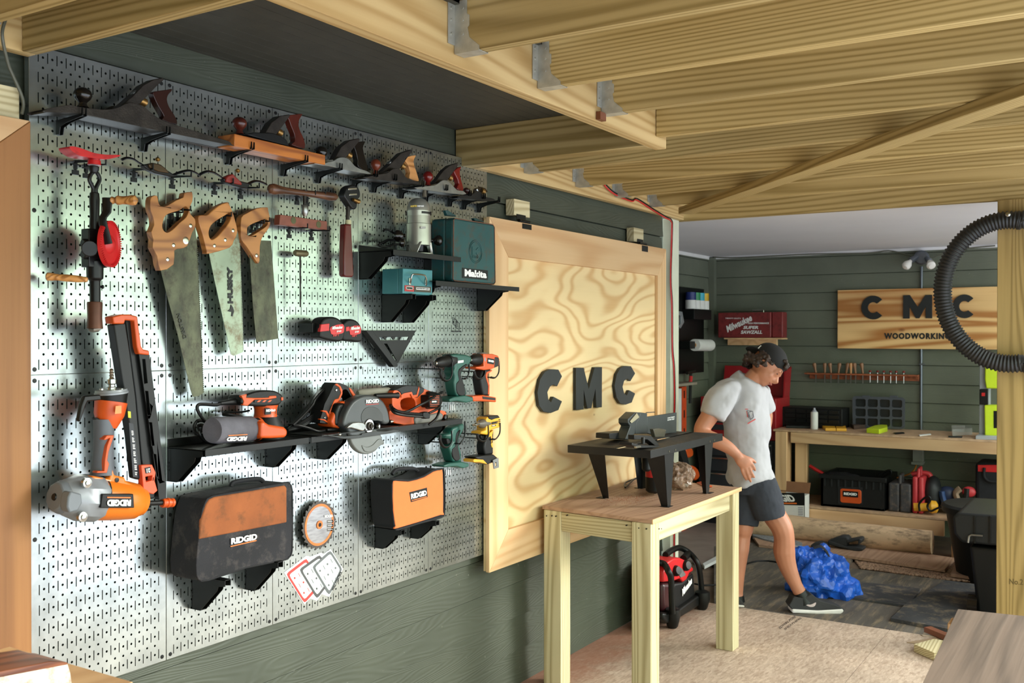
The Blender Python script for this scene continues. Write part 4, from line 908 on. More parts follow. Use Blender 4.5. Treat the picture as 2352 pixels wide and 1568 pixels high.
mb = wtube([(840, 430, .075), (760, 455, .075), (600, 445, .07), (500, 450, .07), (475, 500, .07), (500, 570, .07), (560, 660, .07), (640, 740, .07)], .07, pm(zS, 500, 500, .07, 26), zS)
mb = wtube([(640, 740, .06), (560, 690, .05), (470, 700, .05), (430, 790, .05), (470, 880, .06), (560, 900, .07), (620, 840, .07), (560, 760, .06), (480, 780, .05), (500, 860, .08), (560, 960, .08), (660, 1020, .08), (760, 1025, .06)], .07, pm(zS, 500, 500, .07, 26), zS, mb=mb)
mb = wtube([(860, 600, .03), (900, 560, .03), (1100, 565, .03), (1260, 540, .03)], .03, pm(zS, 500, 500, .07, 16), zS, mb=mb); mb = wtube([(860, 600, .04), (940, 600, .05), (1040, 620, .05), (1150, 640, .05)], .03, pm(zS, 500, 500, .07, 26), zS, mb=mb)
mb.build('cord', CORD, t)

# ---------------------------------------------------------------- circular saw
t = thing('circular_saw', 'orange and black circular saw with dark grey blade guard standing on the shelf edge', 'circular saw', w(*zT(700, 950), .15))
mb = sl(zT, [(640, 800), (585, 770), (600, 650), (640, 540), (720, 410), (830, 335), (950, 305), (1085, 325), (1190, 405), (1250, 520), (1278, 640), (1276, 732), (1195, 742), (1160, 700), (1100, 690), (1040, 700), (1010, 830), (860, 925), (700, 940), (665, 870)], .165, .045, sm=2)
mb.build('upper_guard', M('guard_grey', '4c4f50', .42, .3, var=.1), t, bev=.008, seg=3)
sl(zT, [(880, 540), (930, 495), (1010, 482), (1090, 505), (1150, 570), (1175, 640), (1160, 700), (1100, 690), (1040, 690), (960, 660), (870, 720), (850, 620)], .1665, .004, sm=3).build('guard_recess', M('recess_grey', '3a3d3d', .5), t, bev=.001)
sl(zT, [(665, 850), (685, 950), (720, 1050), (790, 1140), (880, 1188), (965, 1192), (1060, 1150), (1130, 1072), (1150, 1052), (1190, 1052), (1197, 1010), (1165, 970), (1150, 910), (1100, 850), (1020, 790), (900, 900)], .158, .02, sm=2).build('lower_guard', M('lower_guard_grey', '6e716f', .45, .3, var=.1), t, bev=.006, seg=3)
sl(zT, [(860, 1060), (900, 1078), (960, 1084), (1030, 1050), (1090, 985), (1130, 965), (1180, 985), (1195, 1040), (1160, 1045), (1090, 1110), (990, 1160), (900, 1150)], .161, .006, sm=2).build('guard_lip', M('lower_guard_grey', '6e716f'), t, bev=.002)
A = on(2, MZ+.003, *zT(235, 900)); sl(zT, [(232, 895), (590, 925), (850, 905), (865, 880), (1050, 850), (1220, 848), (1330, 825), (1420, 838), (1402, 858), (1300, 880), (720, 962), (590, 964)], .172, .003).build('foot_lip', M('foot_grey', '3e4040', .4, .6), t, bev=.001)
fx0 = w(*zT(250, 920), .17).x; fx1 = w(*zT(1400, 850), .17).x; MB().box((fx0, -.172, MZ+.001), (fx1, -.03, MZ+.004)).build('foot_plate', M('foot_grey', '3e4040'), t, bev=.001)
mb = sl(zT, [(228, 720), (240, 650), (268, 560), (300, 440), (380, 285), (430, 170), (470, 122), (525, 124), (620, 160), (700, 220), (792, 345), (785, 395), (700, 450), (600, 640), (560, 800), (440, 810), (340, 740)], .115, .05, holes=[[(560, 250), (630, 225), (690, 320), (735, 375), (640, 400), (560, 400), (500, 420)]], sm=0)
mb.build('handle', PLB, t, bev=.014, seg=4)
sl(zT, [(455, 150), (490, 132), (540, 170), (570, 230), (570, 290), (530, 380), (480, 430), (430, 560), (385, 660), (375, 560), (440, 400), (460, 370), (510, 360), (550, 270), (520, 190)], .1175, .01).build('orange_stripe', ORG, t, bev=.002)
sl(zT, [(265, 535), (330, 540), (375, 600), (380, 660), (350, 640), (320, 570), (265, 552)], .1175, .01).build('orange_stripe', ORG, t, bev=.002); sl(zT, [(228, 660), (300, 670), (400, 735), (440, 780), (430, 795), (380, 745), (290, 690), (228, 675)], .1175, .01).build('orange_stripe', ORG, t, bev=.002)
sl(zT, [(665, 195), (700, 210), (790, 345), (780, 385), (745, 360), (690, 260)], .1175, .012).build('orange_stripe', ORG, t, bev=.002)
sl(zT, [(400, 700), (470, 520), (560, 400), (720, 400), (730, 470), (640, 620), (640, 830), (430, 790)], .135, .07).build('motor_housing', ORG, t, bev=.012, seg=3)
sl(zT, [(470, 560), (510, 430), (620, 420), (620, 520), (590, 620), (580, 780), (465, 770)], .14, .05).build('motor_cover', BLK, t, bev=.01, seg=3)
A = W3(zT, 965, 770, .168); f_ = pm(zT, 965, 770, .168, 1)
MB().lathe(A, (0, -1, 0), [(-.004, 105*f_), (0, 105*f_), (.002, 98*f_), (.002, 60*f_)], 36).build('flange_ring', STEEL, t); MB().lathe(A, (0, -1, 0), [(0, 62*f_), (.008, 58*f_), (.009, 35*f_), (.014, 32*f_), (.014, 14*f_), (.012, 2*f_)], 24).build('blade_nut', IRON, t)
sl(zT, [(640, 800), (720, 722), (885, 720), (912, 790), (890, 840), (840, 840), (700, 800)], .178, .014, sm=2).build('blade_lever', SSTEEL, t, bev=.004)
A = W3(zT, 1092, 772, .168); MB().lathe(A, (0, -1, 0), [(-.01, 45*f_), (.004, 45*f_), (.006, 38*f_), (.005, 20*f_)], 24).build('side_wheel', BLW, t); MB().lathe(A, (0, -1, 0), [(.005, 20*f_), (.008, 18*f_), (.008, 6*f_)], 18).build('wheel_screw', STEEL, t)
wtext('RIDGID', (918, 432), (1110, 418), (918, 378), .167, WHT, t, z=zT, bold=.04); sl(zT, [(920, 448), (1110, 434), (1110, 442), (920, 456)], .167, .001).build('stripe', REDL, t)
for x, y in ((475, 232), (305, 645)): MB().lathe(W3(zT, x, y, .117), (0, -1, 0), [(0, .004), (.001, .003)], 12).build('screw', STEEL, t)
rod(zT, (1270, 705), (1320, 700), [(0, 30), (.5, 30), (.55, 18), (1, 18)], .15).build('depth_bolt', STEEL, t)
for x, y in ((520, 895),): MB().ball(W3(zT, x, y, .165), .007).build('wing_nut', STEEL, t)
mb = MB(); rr_ = pm(zT, 200, 300, .08, 22)
for i in range(5):
    o_ = i*13; mb = wtube([(430+o_*.3, 140+o_, .05+i*.008), (330, 150+o_, .05+i*.008), (230, 230+o_, .05+i*.008), (150, 330+o_, .05+i*.01), (60+o_, 460, .05+i*.01), (-80+o_, 620, .05+i*.012), (-230+o_, 760, .06+i*.01)], .05, rr_, zT, mb=mb)
for i in range(4):
    mb = wtube([(200+i*22, 400-i*8, .06), (250+i*10, 350, .06), (285+i*5, 400, .06), (250, 480+i*20, .07), (120, 600+i*25, .08), (-80, 740+i*18, .09), (-260, 830, .1)], .05, rr_, zT, mb=mb)
mb = wtube([(-260, 830, .06), (-150, 760, .1), (50, 800, .11), (200, 850, .12), (330, 830, .11)], .1, rr_, zT, mb=mb); mb.build('cord', CORD, t)
rod(zT, (330, 830), (560, 815), [(0, 20), (.3, 34), (1, 36)], .12, n=14).build('cord_boot', PLB, t)

# ---------------------------------------------------------------- belt sander
t = thing('belt_sander', 'orange belt sander with light grey dust bag at the right end of the shelf', 'sander', w(*zT(1500, 760), .12))
sl(zT, [(1268, 560), (1320, 500), (1312, 300), (1340, 240), (1400, 212), (1480, 180), (1680, 175), (1800, 215), (1930, 262), (1990, 330), (1980, 500), (2030, 530), (2110, 550), (2132, 580), (2110, 640), (1860, 735), (1655, 768), (1560, 765), (1350, 730), (1282, 690)], .125, .085, holes=[[(1450, 385), (1600, 345), (1665, 420), (1640, 515), (1470, 520)]]).build('housing', ORG, t, bev=.012, seg=3)
sl(zT, [(1340, 235), (1390, 212), (1470, 175), (1540, 158), (1680, 165), (1800, 205), (1790, 260), (1700, 345), (1620, 355), (1600, 262), (1490, 285), (1465, 325), (1440, 270), (1400, 240)], .1275, .085, sm=0).build('grip', PLG, t, bev=.012, seg=3)
sl(zT, [(1450, 305), (1490, 280), (1605, 258), (1625, 310), (1680, 300), (1715, 180), (1722, 215), (1695, 330), (1620, 358), (1590, 290), (1495, 318), (1450, 345)], .1295, .006).build('orange_stripe', ORG, t)
A = W3(zT, 1880, 380, .13); f_ = pm(zT, 1880, 380, .13, 1)
mb = rod(zT, (1800, 380), (1990, 390), [(0, 128), (.15, 138), (.7, 130), (1, 95)], .12, n=26); mb.build('motor_cover', PLB, t)
sl(zT, [(1870, 310), (2010, 300), (2035, 340), (2030, 480), (1880, 500)], .165, .05).build('vent_cover', PLB, t, bev=.006)
for i in range(7): sl(zT, [(1880, 325+i*25), (2020, 316+i*25), (2020, 322+i*25), (1880, 331+i*25)], .1665, .001).build('vent_slot', ORG, t)
sl(zT, [(1900, 388), (1990, 382), (1992, 430), (1902, 434)], .167, .001).build('badge', BLK, t); wtext('RIDGID', (1905, 418), (1975, 414), (1905, 396), .1676, WHT, t, z=zT, bold=.05)
sl(zT, [(1648, 650), (1700, 600), (1850, 600), (2040, 560), (2090, 600), (2070, 680), (1860, 752), (1720, 765), (1660, 762)], .13, .08).build('platen', M('sander_grey', '6e6c66', .5, .3), t, bev=.006)
A = W3(zT, 2085, 640, .12); MB().lathe(A, (0, -1, 0), [(-.04, 45*f_), (.004, 48*f_), (.012, 40*f_), (.013, 8*f_)], 24).build('front_knob', BLW, t)
rod(zT, (1385, 312), (1055, 318), [(0, 55), (.15, 45), (.5, 40), (.9, 34), (1, 30)], .12, n=20).build('dust_spout', PLB, t)
rod(zT, (1265, 240), (790, 275), [(0, 30), (.02, 52), (.5, 56), (.95, 50), (1, 30)], .09, n=20).build('dust_bag', M('dust_bag_cloth', '8b877a', .9, var=.12, bump=.3), t)
rod(zT, (1430, 205), (1255, 225), [(0, 30), (.5, 45), (1, 52)], .09).build('bag_neck', PLB, t)
mb = wtube([(2060, 260, .1), (1960, 320, .16), (1840, 400, .18), (1700, 470, .18), (1560, 545, .17), (1440, 560, .16), (1330, 510, .15), (1280, 430, .1)], .15, rr_, zT)
mb = wtube([(1280, 470, .13), (1330, 560, .16), (1440, 600, .17), (1600, 620, .175), (1780, 632, .18)], .15, rr_, zT, mb=mb); mb = wtube([(1290, 500, .13), (1350, 530, .16), (1450, 560, .17), (1620, 585, .175), (1800, 595, .18)], .15, rr_, zT, mb=mb)
mb = wtube([(1860, 580, .18), (1980, 520, .18), (2030, 470, .16), (2000, 600, .18), (1960, 670, .18), (1860, 752, .17)], .15, rr_, zT, mb=mb); mb.build('cord', CORD, t)
sl(zT, [(1780, 570), (1850, 555), (1890, 600), (1880, 660), (1820, 665), (1780, 640)], .186, .02).build('plug', PLB, t, bev=.003)

# ================================================================== framing nailer
t = thing('framing_nailer', 'big orange and grey framing nail gun with a tall black magazine hanging at the left', 'nail gun', W3(zD, 420, 1500, .1))
# magazine
sl(zD, [(548, 135), (628, 125), (660, 330), (700, 640), (740, 1110), (748, 1215), (700, 1200), (668, 900), (610, 540)], .105, .03).build('magazine_rail', PLG, t, bev=.003)
sl(zD, [(628, 100), (692, 100), (722, 340), (775, 700), (855, 1180), (830, 1340), (780, 1345), (745, 1120), (700, 640), (655, 300)], .095, .02).build('magazine_channel', BLK, t, bev=.003)
sl(zD, [(720, 335), (795, 345), (832, 640), (905, 1215), (910, 1340), (860, 1350), (845, 1200), (800, 900), (752, 560)], .105, .018, holes=[[(745, 375), (765, 375), (782, 540), (758, 545)], [(765, 595), (785, 598), (803, 760), (783, 765)], [(792, 812), (812, 815), (830, 975), (808, 980)], [(818, 1030), (840, 1035), (857, 1190), (840, 1193)]], smh=0).build('magazine_outer_rail', BLK, t, bev=.0015)
sl(zD, [(540, 82), (600, 66), (660, 66), (712, 80), (720, 150), (738, 285), (752, 308), (792, 316), (796, 348), (722, 340), (708, 290), (690, 110), (628, 105), (620, 131), (548, 131)], .112, .035).build('magazine_cap', ORG, t, bev=.003)
sl(zD, [(645, 735), (664, 738), (666, 783), (648, 780)], .107, .002).build('yellow_label', M('yellow_label', 'b9c02c', .5), t)
sl(zD, [(652, 815), (682, 822), (730, 1198), (680, 1190)], .1065, .002).build('warning_label', M('label_dark', '20242c', .5), t)
mb = MB()
random.seed(3)
for i in range(26):
    y = 870+i*12; x = 664+(y-820)*.088
    if i % 4 != 3: mb.prism([W3(zD, a, b, .1075) for a, b in ((x, y), (x+9+random.random()*10, y+1), (x+10+random.random()*9, y+8), (x+1, y+7))], (0, .0006, 0))
mb.build('label_text', WHT, t)
sl(zD, [(738, 1110), (812, 1105), (838, 1160), (830, 1215), (850, 1285), (822, 1310), (788, 1300), (780, 1340), (757, 1345), (750, 1240)], .118, .02, holes=[[(765, 1190), (815, 1180), (812, 1215), (770, 1225)]], smh=0).build('latch', M('red_orange', 'e2542c', .4), t, bev=.003)
sl(zD, [(760, 1128), (800, 1120), (805, 1160), (768, 1168)], .119, .001).build('badge', PLG, t); wtext('21', (796, 1130), (772, 1134), (798, 1158), .1195, WHT, t, z=zD, bold=.04)
rod(zD, (740, 1375), (885, 1368), [(0, 28), (.3, 26), (.35, 18), (1, 18)], .10).build('nose_rod', PLB, t); rod(zD, (730, 1410), (795, 1408), [(0, 20), (1, 17)], .10).build('contact_foot', BLK, t)
rod(zD, (880, 1370), (960, 1368), [(0, 30), (.15, 35), (.2, 28), (.35, 28), (.4, 34), (.55, 34), (.6, 27), (.72, 27), (.76, 32), (.95, 31), (1, 12)], .10).build('bumper', ORG, t)
# air end and grip
rod(zD, (530, 615), (528, 585), [(0, 112), (.4, 112), (.5, 108), (1, 104)], .10, n=28).build('end_plate', PLS, t); rod(zD, (530, 672), (530, 612), [(0, 100), (1, 108)], .10, n=28).build('end_gasket', BLK, t)
for x in (462, 600): MB().lathe(W3(zD, x, 590, .125), UP, [(0, .005), (.004, .005), (.005, .003)], 12).build('screw', STEEL, t)
rod(zD, (532, 588), (530, 440), [(0, 35), (.12, 35), (.15, 24), (.25, 24), (.3, 33), (.5, 33), (.52, 18), (.6, 12), (.68, 17), (.72, 11), (.8, 16), (.84, 10), (.92, 15), (1, 8)], .10).build('air_coupling', STEEL, t)
rod(zD, (528, 670), (500, 850), [(0, 108), (.5, 100), (.85, 74), (1, 62)], .10, n=28).build('collar', ORG, t)
mb = rod(zD, (480, 790), (468, 1175), [(0, 72), (.2, 68), (.5, 66), (.8, 72), (1, 84)], .10, n=24); mb.build('grip', M('grip_grey', '585c64', .55), t)
sl(zD, [(412, 778), (528, 795), (560, 825), (556, 905), (516, 1050), (502, 1080), (516, 1112), (552, 1125), (558, 1175), (520, 1210), (470, 1190), (500, 1000), (470, 830)], .108, .022).build('grip_shell', PLG, t, bev=.006)
sl(zD, [(478, 932), (500, 903), (550, 902), (540, 932), (512, 1015), (503, 1075), (516, 1100), (500, 1163), (428, 1163), (436, 1150), (483, 1150), (486, 1075), (502, 975), (524, 920), (488, 936)], .132, .02).build('grip_stripe', ORG, t, bev=.0015)
wp([zD(x, y) for x, y in ((455, 620), (345, 630), (322, 700), (303, 800), (316, 812), (334, 760), (352, 700), (367, 668), (465, 658))], .135, .014).build('rafter_hook', BLK, t, bev=.003)
sl(zD, [(560, 700), (600, 697), (600, 750), (555, 755)], .148, .001).build('emblem', M('pale_orange', 'ea8a4c', .5), t)
# body
rod(zD, (395, 1335), (735, 1362), [(0, 148), (.2, 152), (.6, 140), (.85, 128), (.9, 112), (1, 100)], .10, n=28).build('body', ORG2, t)
sl(zD, [(400, 1182), (520, 1205), (540, 1130), (556, 1180), (625, 1192), (632, 1218), (708, 1255), (700, 1300), (420, 1290)], .13, .05).build('trigger_housing', ORG2, t, bev=.006, seg=3)
MB().lathe(W3(zD, 568, 1212, .131), (0, -1, 0), [(0, .006), (.001, .006), (.0015, .003)], 14).build('trigger_pin', BLK, t)
mb = rod(zD, (180, 1330), (440, 1338), [(0, 118), (.1, 130), (.35, 160), (.6, 168), (.9, 168), (1, 158)], .10, n=10); mb.build('end_cap', PLS, t, bev=.003, seg=2)
rod(zD, (430, 1336), (470, 1340), [(0, 150), (1, 146)], .10, n=28).build('body_gasket', PLG, t)
mb = rod(zD, (135, 1328), (205, 1331), [(0, 98), (.4, 116), (1, 122)], .10, n=10); mb.build('end_bumper', PLG2, t, bev=.003)
rod(zD, (128, 1328), (140, 1329), [(0, 22), (1, 30)], .10, n=20).build('exhaust_port', BLK, t)
sl(zD, [(250, 1290), (325, 1308), (330, 1372), (300, 1425), (240, 1440), (225, 1400), (232, 1330)], .158, .03).build('side_pad', PLG2, t, bev=.004)
for x, y in ((365, 1232), (335, 1468)): MB().lathe(W3(zD, x, y, .155), (0, -1, 0), [(-.01, .012), (0, .012), (.001, .007), (.005, .007), (.006, .004)], 16).build('bolt', STEEL, t)
sl(zD, [(470, 1308), (684, 1308), (690, 1405), (455, 1405)], .162, .02).build('name_band', BLK, t, bev=.002)
wtext('RIDGID', (664, 1347), (500, 1347), (662, 1392), .1632, WHT, t, z=zD, bold=.06, off=.001); sl(zD, [(502, 1328), (664, 1330), (664, 1338), (502, 1336)], .1632, .001).build('stripe', ORL, t)

# ================================================================== bags
t = thing('tool_bag', 'large dirty tool bag, dull orange top and dark lower half, on two brackets', 'bag', W3(zG, 640, 930, .07))
P = [(262, 968), (246, 900), (248, 800), (262, 660), (280, 480), (315, 360), (370, 312), (600, 272), (940, 206), (980, 212), (1002, 260), (1005, 500), (1002, 740), (980, 790), (930, 815), (640, 872), (340, 972)]
MB().prism(smoothpts([W3(zG, x, y, .125) for x, y in P], 2), (0, .108, 0)).build('body', NYL, t, bev=.018, seg=5, disp=(.006, .05))
sl(zG, [(325, 372), (350, 335), (395, 315), (950, 222), (966, 240), (966, 518), (268, 652), (282, 500)], .128, .01).build('front_panel', CANV, t, bev=.004)
MB().tube(smoothpts([W3(zG, x, y, .120) for x, y in P], 2), .004, 6, True).build('piping', NYLB, t)
wtube([(520, 232, .07), (540, 200, .07), (640, 180, .07), (740, 172, .07), (775, 190, .07)], .07, .007, zG).build('handle', NYLB, t)
wtext('RIDGID', (516, 692), (722, 652), (516, 642), .1265, WHT, t, z=zG, bold=.05, off=.003); sl(zG, [(518, 704), (724, 656), (724, 664), (519, 712)], .129, .001).build('stripe', ORL, t)
zb1 = W3(zG, 640, 930, .07).z
for (x, y), l in (((232, 980), 'under the left end of the large dirty bag'), ((655, 880), 'under the right end of the large dirty bag')):
    sbr(W3(zG, x, y, 0).x, W3(zG, 640, 872, .125).z-.006-(.0 if x > 300 else .012), 'black bracket '+l)
t = thing('tool_bag', 'smaller black tool bag with a clean bright orange front', 'bag', W3(zG, 2000, 530, .07))
P = [(1802, 350), (1798, 215), (1830, 175), (1935, 185), (2050, 150), (2120, 105), (2190, 92), (2212, 115), (2218, 300), (2214, 440), (2190, 475), (2020, 520), (1855, 572), (1825, 560), (1810, 480)]
MB().prism(smoothpts([W3(zG, x, y, .115) for x, y in P], 2), (0, .1, 0)).build('body', NYLB, t, bev=.012, seg=4)
sl(zG, [(1808, 215), (1830, 186), (1935, 193), (2060, 158), (2130, 115), (2190, 102), (2205, 125), (2208, 430), (2188, 458), (1852, 562), (1830, 547), (1812, 420)], .1175, .01, sm=2).build('front_panel', CANVB, t, bev=.003)
MB().tube(smoothpts([W3(zG, x, y, .112) for x, y in P], 2), .004, 6, True).build('piping', NYLB, t)
sl(zG, [(1938, 278), (2078, 240), (2084, 315), (1952, 356)], .1185, .002).build('badge', BLK, t); wtext('RIDGID', (1952, 332), (2076, 300), (1948, 290), .1192, WHT, t, z=zG, bold=.05); sl(zG, [(1957, 340), (2076, 308), (2076, 314), (1958, 346)], .119, .001).build('stripe', ORL, t)
wtube([(1800, 135, .06), (1830, 100, .06), (1900, 90, .06), (1980, 92, .06), (2010, 118, .06)], .06, .007, zG).build('handle', NYLB, t)
for (x, y), l in (((1680, 640), 'under the left end of the small orange bag'), ((1960, 560), 'under the right end of the small orange bag')):
    sbr(W3(zG, x, y, 0).x, W3(zG, 1855, 572, .115).z-.004, 'black bracket '+l, .13, .075)

# ================================================================== circular blade and stickers
t = thing('saw_blade', 'round toothed saw blade with an orange ring between the two bags', 'saw blade', W3(zG, 1222, 735, .02))
c = W3(zG, 1222, 535, .02); R0 = pm(zG, 1222, 535, .02, 197)
P = []
for i in range(24):
    a = 6.283*i/24
    for da, r in ((0, .9), (.02, .93), (.03, 1.0), (.09, 1.0), (.12, .955), (.2, .94)): P.append(c+Vector((math.cos(a+da), 0, math.sin(a+da)))*R0*r)
MB().prism(P, (0, .002, 0)).build('plate', M('blade_dark', '54504c', .35, .7), t, smooth=False)
def ring(c, r0, r1, t_, name, m_, par, n=48, off=0):
    o = [c+Vector((math.cos(6.283*i/n)*r1, -off, math.sin(6.283*i/n)*r1)) for i in range(n)]; h = [c+Vector((math.cos(6.283*i/n)*r0, -off, math.sin(6.283*i/n)*r0)) for i in range(n)]
    return MB().prism(o, (0, t_, 0), [h] if r0 > 0 else []).build(name, m_, par, smooth=False)
ring(c, R0*.74, R0*.84, .0008, 'painted_ring', M('worn_orange', 'd2702c', .45, var=.15, dirt='6a5a50'), t, off=.0012)
ring(c, R0*.16, R0*.74, .0008, 'polished_disc', M('brushed_disc', 'a3a3a3', .28, 1, var=.25, sc=20, stretch=(1, 1, 6)), t, off=.0006)
ring(c, R0*.08, R0*.17, .003, 'hub', M('worn_orange', 'd2702c'), t, off=.003)
MB().cyl(c+Vector((0, -.004, 0)), c+Vector((0, .01, 0)), R0*.08, n=16).build('hanging_peg', BLK, t)
wtext('RIDGID', (1262, 478), (1328, 474), (1262, 458), .0215, WHT, t, z=zG, bold=.04)
for i in range(3): sl(zG, [(1285, 500+i*32), (1332, 496+i*32), (1332, 518+i*32), (1285, 524+i*32)], .0212, .0003).build('print', M('print_grey', '5a5652', .5), t); sl(zG, [(1290, 508+i*32), (1328, 505+i*32), (1328, 508+i*32), (1290, 511+i*32)], .0215, .0003).build('print', WHT, t)
t = thing('sticker', 'sticker of three overlapping perforated cards, red, black and grey, on the lower panel', 'sticker', W3(zG, 1200, 1160, .002))
DK_ = M('sticker_dark', '4a4a4c', .5); PL_ = M('sticker_pale', 'c3cfca', .45, var=.05); 
sl(zG, [(942, 915), (1120, 780), (1150, 790), (1235, 758), (1260, 765), (1312, 728), (1412, 885), (1300, 1108), (1240, 1085), (1205, 1140), (1150, 1120), (1104, 1168)], .0012, .0008).build('backing', M('sticker_white', 'd5dadb', .5), t)
def card(q, d, col):
    cx = sum(p[0] for p in q)/4; cy = sum(p[1] for p in q)/4
    def sc(f): return [(cx+(x-cx)*f, cy+(y-cy)*f) for x, y in q]
    def rd(pts, k=.12):
        r = []
        for i in range(4):
            a, b, c_ = pts[i-1], pts[i], pts[(i+1) % 4]; r += [(b[0]+(a[0]-b[0])*k, b[1]+(a[1]-b[1])*k), (b[0]+(a[0]-b[0])*k*.2+(c_[0]-b[0])*k*.2, b[1]+(a[1]-b[1])*k*.2+(c_[1]-b[1])*k*.2), (b[0]+(c_[0]-b[0])*k, b[1]+(c_[1]-b[1])*k)]
        return r
    f = sl(zG, rd(sc(1)), d, .0004); f.build('card_border', col, t, smooth=False); sl(zG, rd(sc(.84)), d+.0003, .0004).build('card_face', PL_, t, smooth=False)
    mb = MB(); L_, T_, R2, B_ = q
    for i in range(4):
        for j in range(3):
            u, v = .2+.2*i, .25+.25*j
            x = L_[0]+(T_[0]-L_[0])*u+(B_[0]-L_[0])*v; y = L_[1]+(T_[1]-L_[1])*u+(B_[1]-L_[1])*v
            if (i+j) % 2: mb.prism([W3(zG, x+a, y+b, d+.0006) for a, b in ((-6, -14), (-3, -16), (12, 14), (9, 16))], (0, .0003, 0))
            else: mb.prism([W3(zG, x+7*math.cos(k), y+9*math.sin(k), d+.0006) for k in [i_*1.047 for i_ in range(6)]], (0, .0003, 0))
    mb.build('card_perforation', col, t, smooth=False)
card([(958, 925), (1122, 800), (1230, 1020), (1105, 1160)], .0018, REDL); card([(1062, 890), (1228, 772), (1330, 960), (1205, 1125)], .0026, DK_); card([(1165, 870), (1312, 738), (1406, 888), (1303, 1098)], .0034, M('sticker_grey', '5e6264', .5))
wtext('WALL CONTROL', (1332, 1062), (1404, 912), (1318, 1052), .0040, BT, t, z=zG, bold=.03)
t = thing('printed_logo', 'small outlined logo of three cards printed on the right upper panel', 'logo', W3(zH, 1530, 1240, .001))
for dx, dy in ((0, 0), (10, 12), (25, 30)):
    q = [(1500+dx, 1118+dy), (1526+dx, 1135+dy), (1526+dx, 1185+dy), (1500+dx, 1170+dy)]
    mb = MB()
    for a, b in zip(q, q[1:]+q[:1]): mb.bar(W3(zH, *a, .001), W3(zH, *b, .001), .0006, .0014, up=(0, -1, 0))
    mb.build('outline', BT, t)
wtext('WALL CONTROL', (1487, 1235), (1568, 1236), (1487, 1222), .0008, BT, t, z=zH, bold=.02)

# ================================================================== cordless drills in their holders
def holder(lab, z, L1, L2, y0):
    o = thing('drill_holder', lab, 'holder', W3(z, L1[0][0]+60, y0, .01), 'black twin arm drill holders')
    x = (L1[0][0]+L2[0][0])/2
    p = W3(z, x-130, L1[0][1]+60, 0); MB().box((p.x-.02, -.004, p.z-.05), (p.x+.02, -.0005, p.z+.03)).build('back_plate', BLK, o, bev=.001)
    for L in (L1, L2):
        pts = smoothpts([W3(z, x_, y_, .13) for x_, y_ in L], 4, False); mb = MB().tube(pts, .0055, 10, flat=.5); e = pts[-1]
        mb.bar(e+Vector((0, 0, 0)), Vector((e.x, -.002, e.z)), .01, .004); mb.build('arm', BLK, o)
    return o
holder('holder under the black-nosed teal drill, top left of four', zF, [(1003, 240), (1008, 350), (985, 415), (945, 435), (905, 412), (886, 360), (890, 310)], [(1186, 260), (1187, 340), (1165, 400), (1135, 412)], 480)
holder('holder under the orange drill, top right of four', zF, [(1353, 235), (1355, 345), (1330, 400), (1290, 415), (1255, 390), (1240, 335)], [(1503, 225), (1502, 340), (1465, 400), (1415, 398)], 460)
holder('holder under the teal drill below the shelf, bottom left of four', zF, [(1001, 965), (1003, 1070), (975, 1125), (935, 1140), (900, 1115), (880, 1060), (884, 1010)], [(1142, 860), (1140, 1010), (1100, 1090), (1085, 1100)], 1190)
holder('holder under the yellow impact driver, bottom right of four', zF, [(1388, 905), (1390, 1010), (1365, 1065), (1325, 1075), (1285, 1050), (1272, 1000)], [(1515, 880), (1512, 985), (1470, 1050), (1430, 1052)], 1110)
DG = 'cordless drills without batteries'
def drill(lab, base): return thing('cordless_drill', lab, 'drill', W3(zF, *base, .1), DG)
t = drill('teal cordless drill with a black keyless chuck pointing left, above the shelf end', (1100, 660))
rod(zF, (826, 250), (960, 222), [(0, 24), (.05, 30), (.15, 38), (.25, 52), (.6, 60), (1, 62)], .13, .11, n=22).build('chuck', PLB, t); rod(zF, (822, 251), (830, 249), [(0, 22), (1, 26)], .131, .13).build('chuck_nose', STEEL, t)
rod(zF, (955, 224), (1045, 212), [(0, 66), (.1, 70), (.6, 70), (.65, 64), (1, 66)], .112, .105, n=26).build('clutch_collar', PLG, t)
sl(zF, [(1000, 158), (1060, 148), (1150, 155), (1215, 175), (1220, 215), (1195, 262), (1165, 285), (1120, 330), (1108, 375), (1125, 430), (1150, 500), (1165, 590), (1060, 602), (1045, 550), (1030, 450), (1042, 390), (1020, 340), (1040, 290), (1030, 240)], .13, .05).build('housing', TEALP, t, bev=.01, seg=3)
sl(zF, [(978, 630), (1030, 605), (1150, 588), (1230, 608), (1236, 650), (1165, 667), (1060, 648), (985, 662)], .138, .065).build('battery_foot', TEALP, t, bev=.004)
sl(zF, [(1085, 310), (1160, 255), (1168, 275), (1118, 325), (1102, 375), (1135, 470), (1150, 585), (1080, 588), (1056, 530), (1058, 460), (1085, 430), (1075, 370)], .1325, .012, sm=2).build('rubber_grip', PLB, t, bev=.003)
sl(zF, [(1012, 350), (1045, 345), (1052, 420), (1022, 415)], .12, .03).build('trigger', BLK, t, bev=.003); sl(zF, [(1070, 222), (1130, 215), (1128, 240), (1068, 250)], .1315, .002).build('label', PAPER, t)
for i in range(3): rod(zF, (985+i*22, 685), (985+i*22, 745), [(0, 8), (1, 9)], .11, n=8).build('bit', STEEL, t)
t = drill('orange cordless drill with a grey ribbed clutch, hanging at the pegboard edge', (1360, 665))
rod(zF, (1198, 215), (1292, 208), [(0, 26), (.1, 40), (.4, 58), (1, 64)], .125, .11, n=22).build('chuck', PLB, t); rod(zF, (1195, 215), (1203, 214), [(0, 20), (1, 24)], .126, .125).build('chuck_nose', STEEL, t)
rod(zF, (1290, 208), (1352, 205), [(0, 66), (.1, 74), (.3, 70), (.4, 74), (.6, 70), (.7, 74), (1, 70)], .11, .105, n=26).build('clutch_collar', PLS, t)
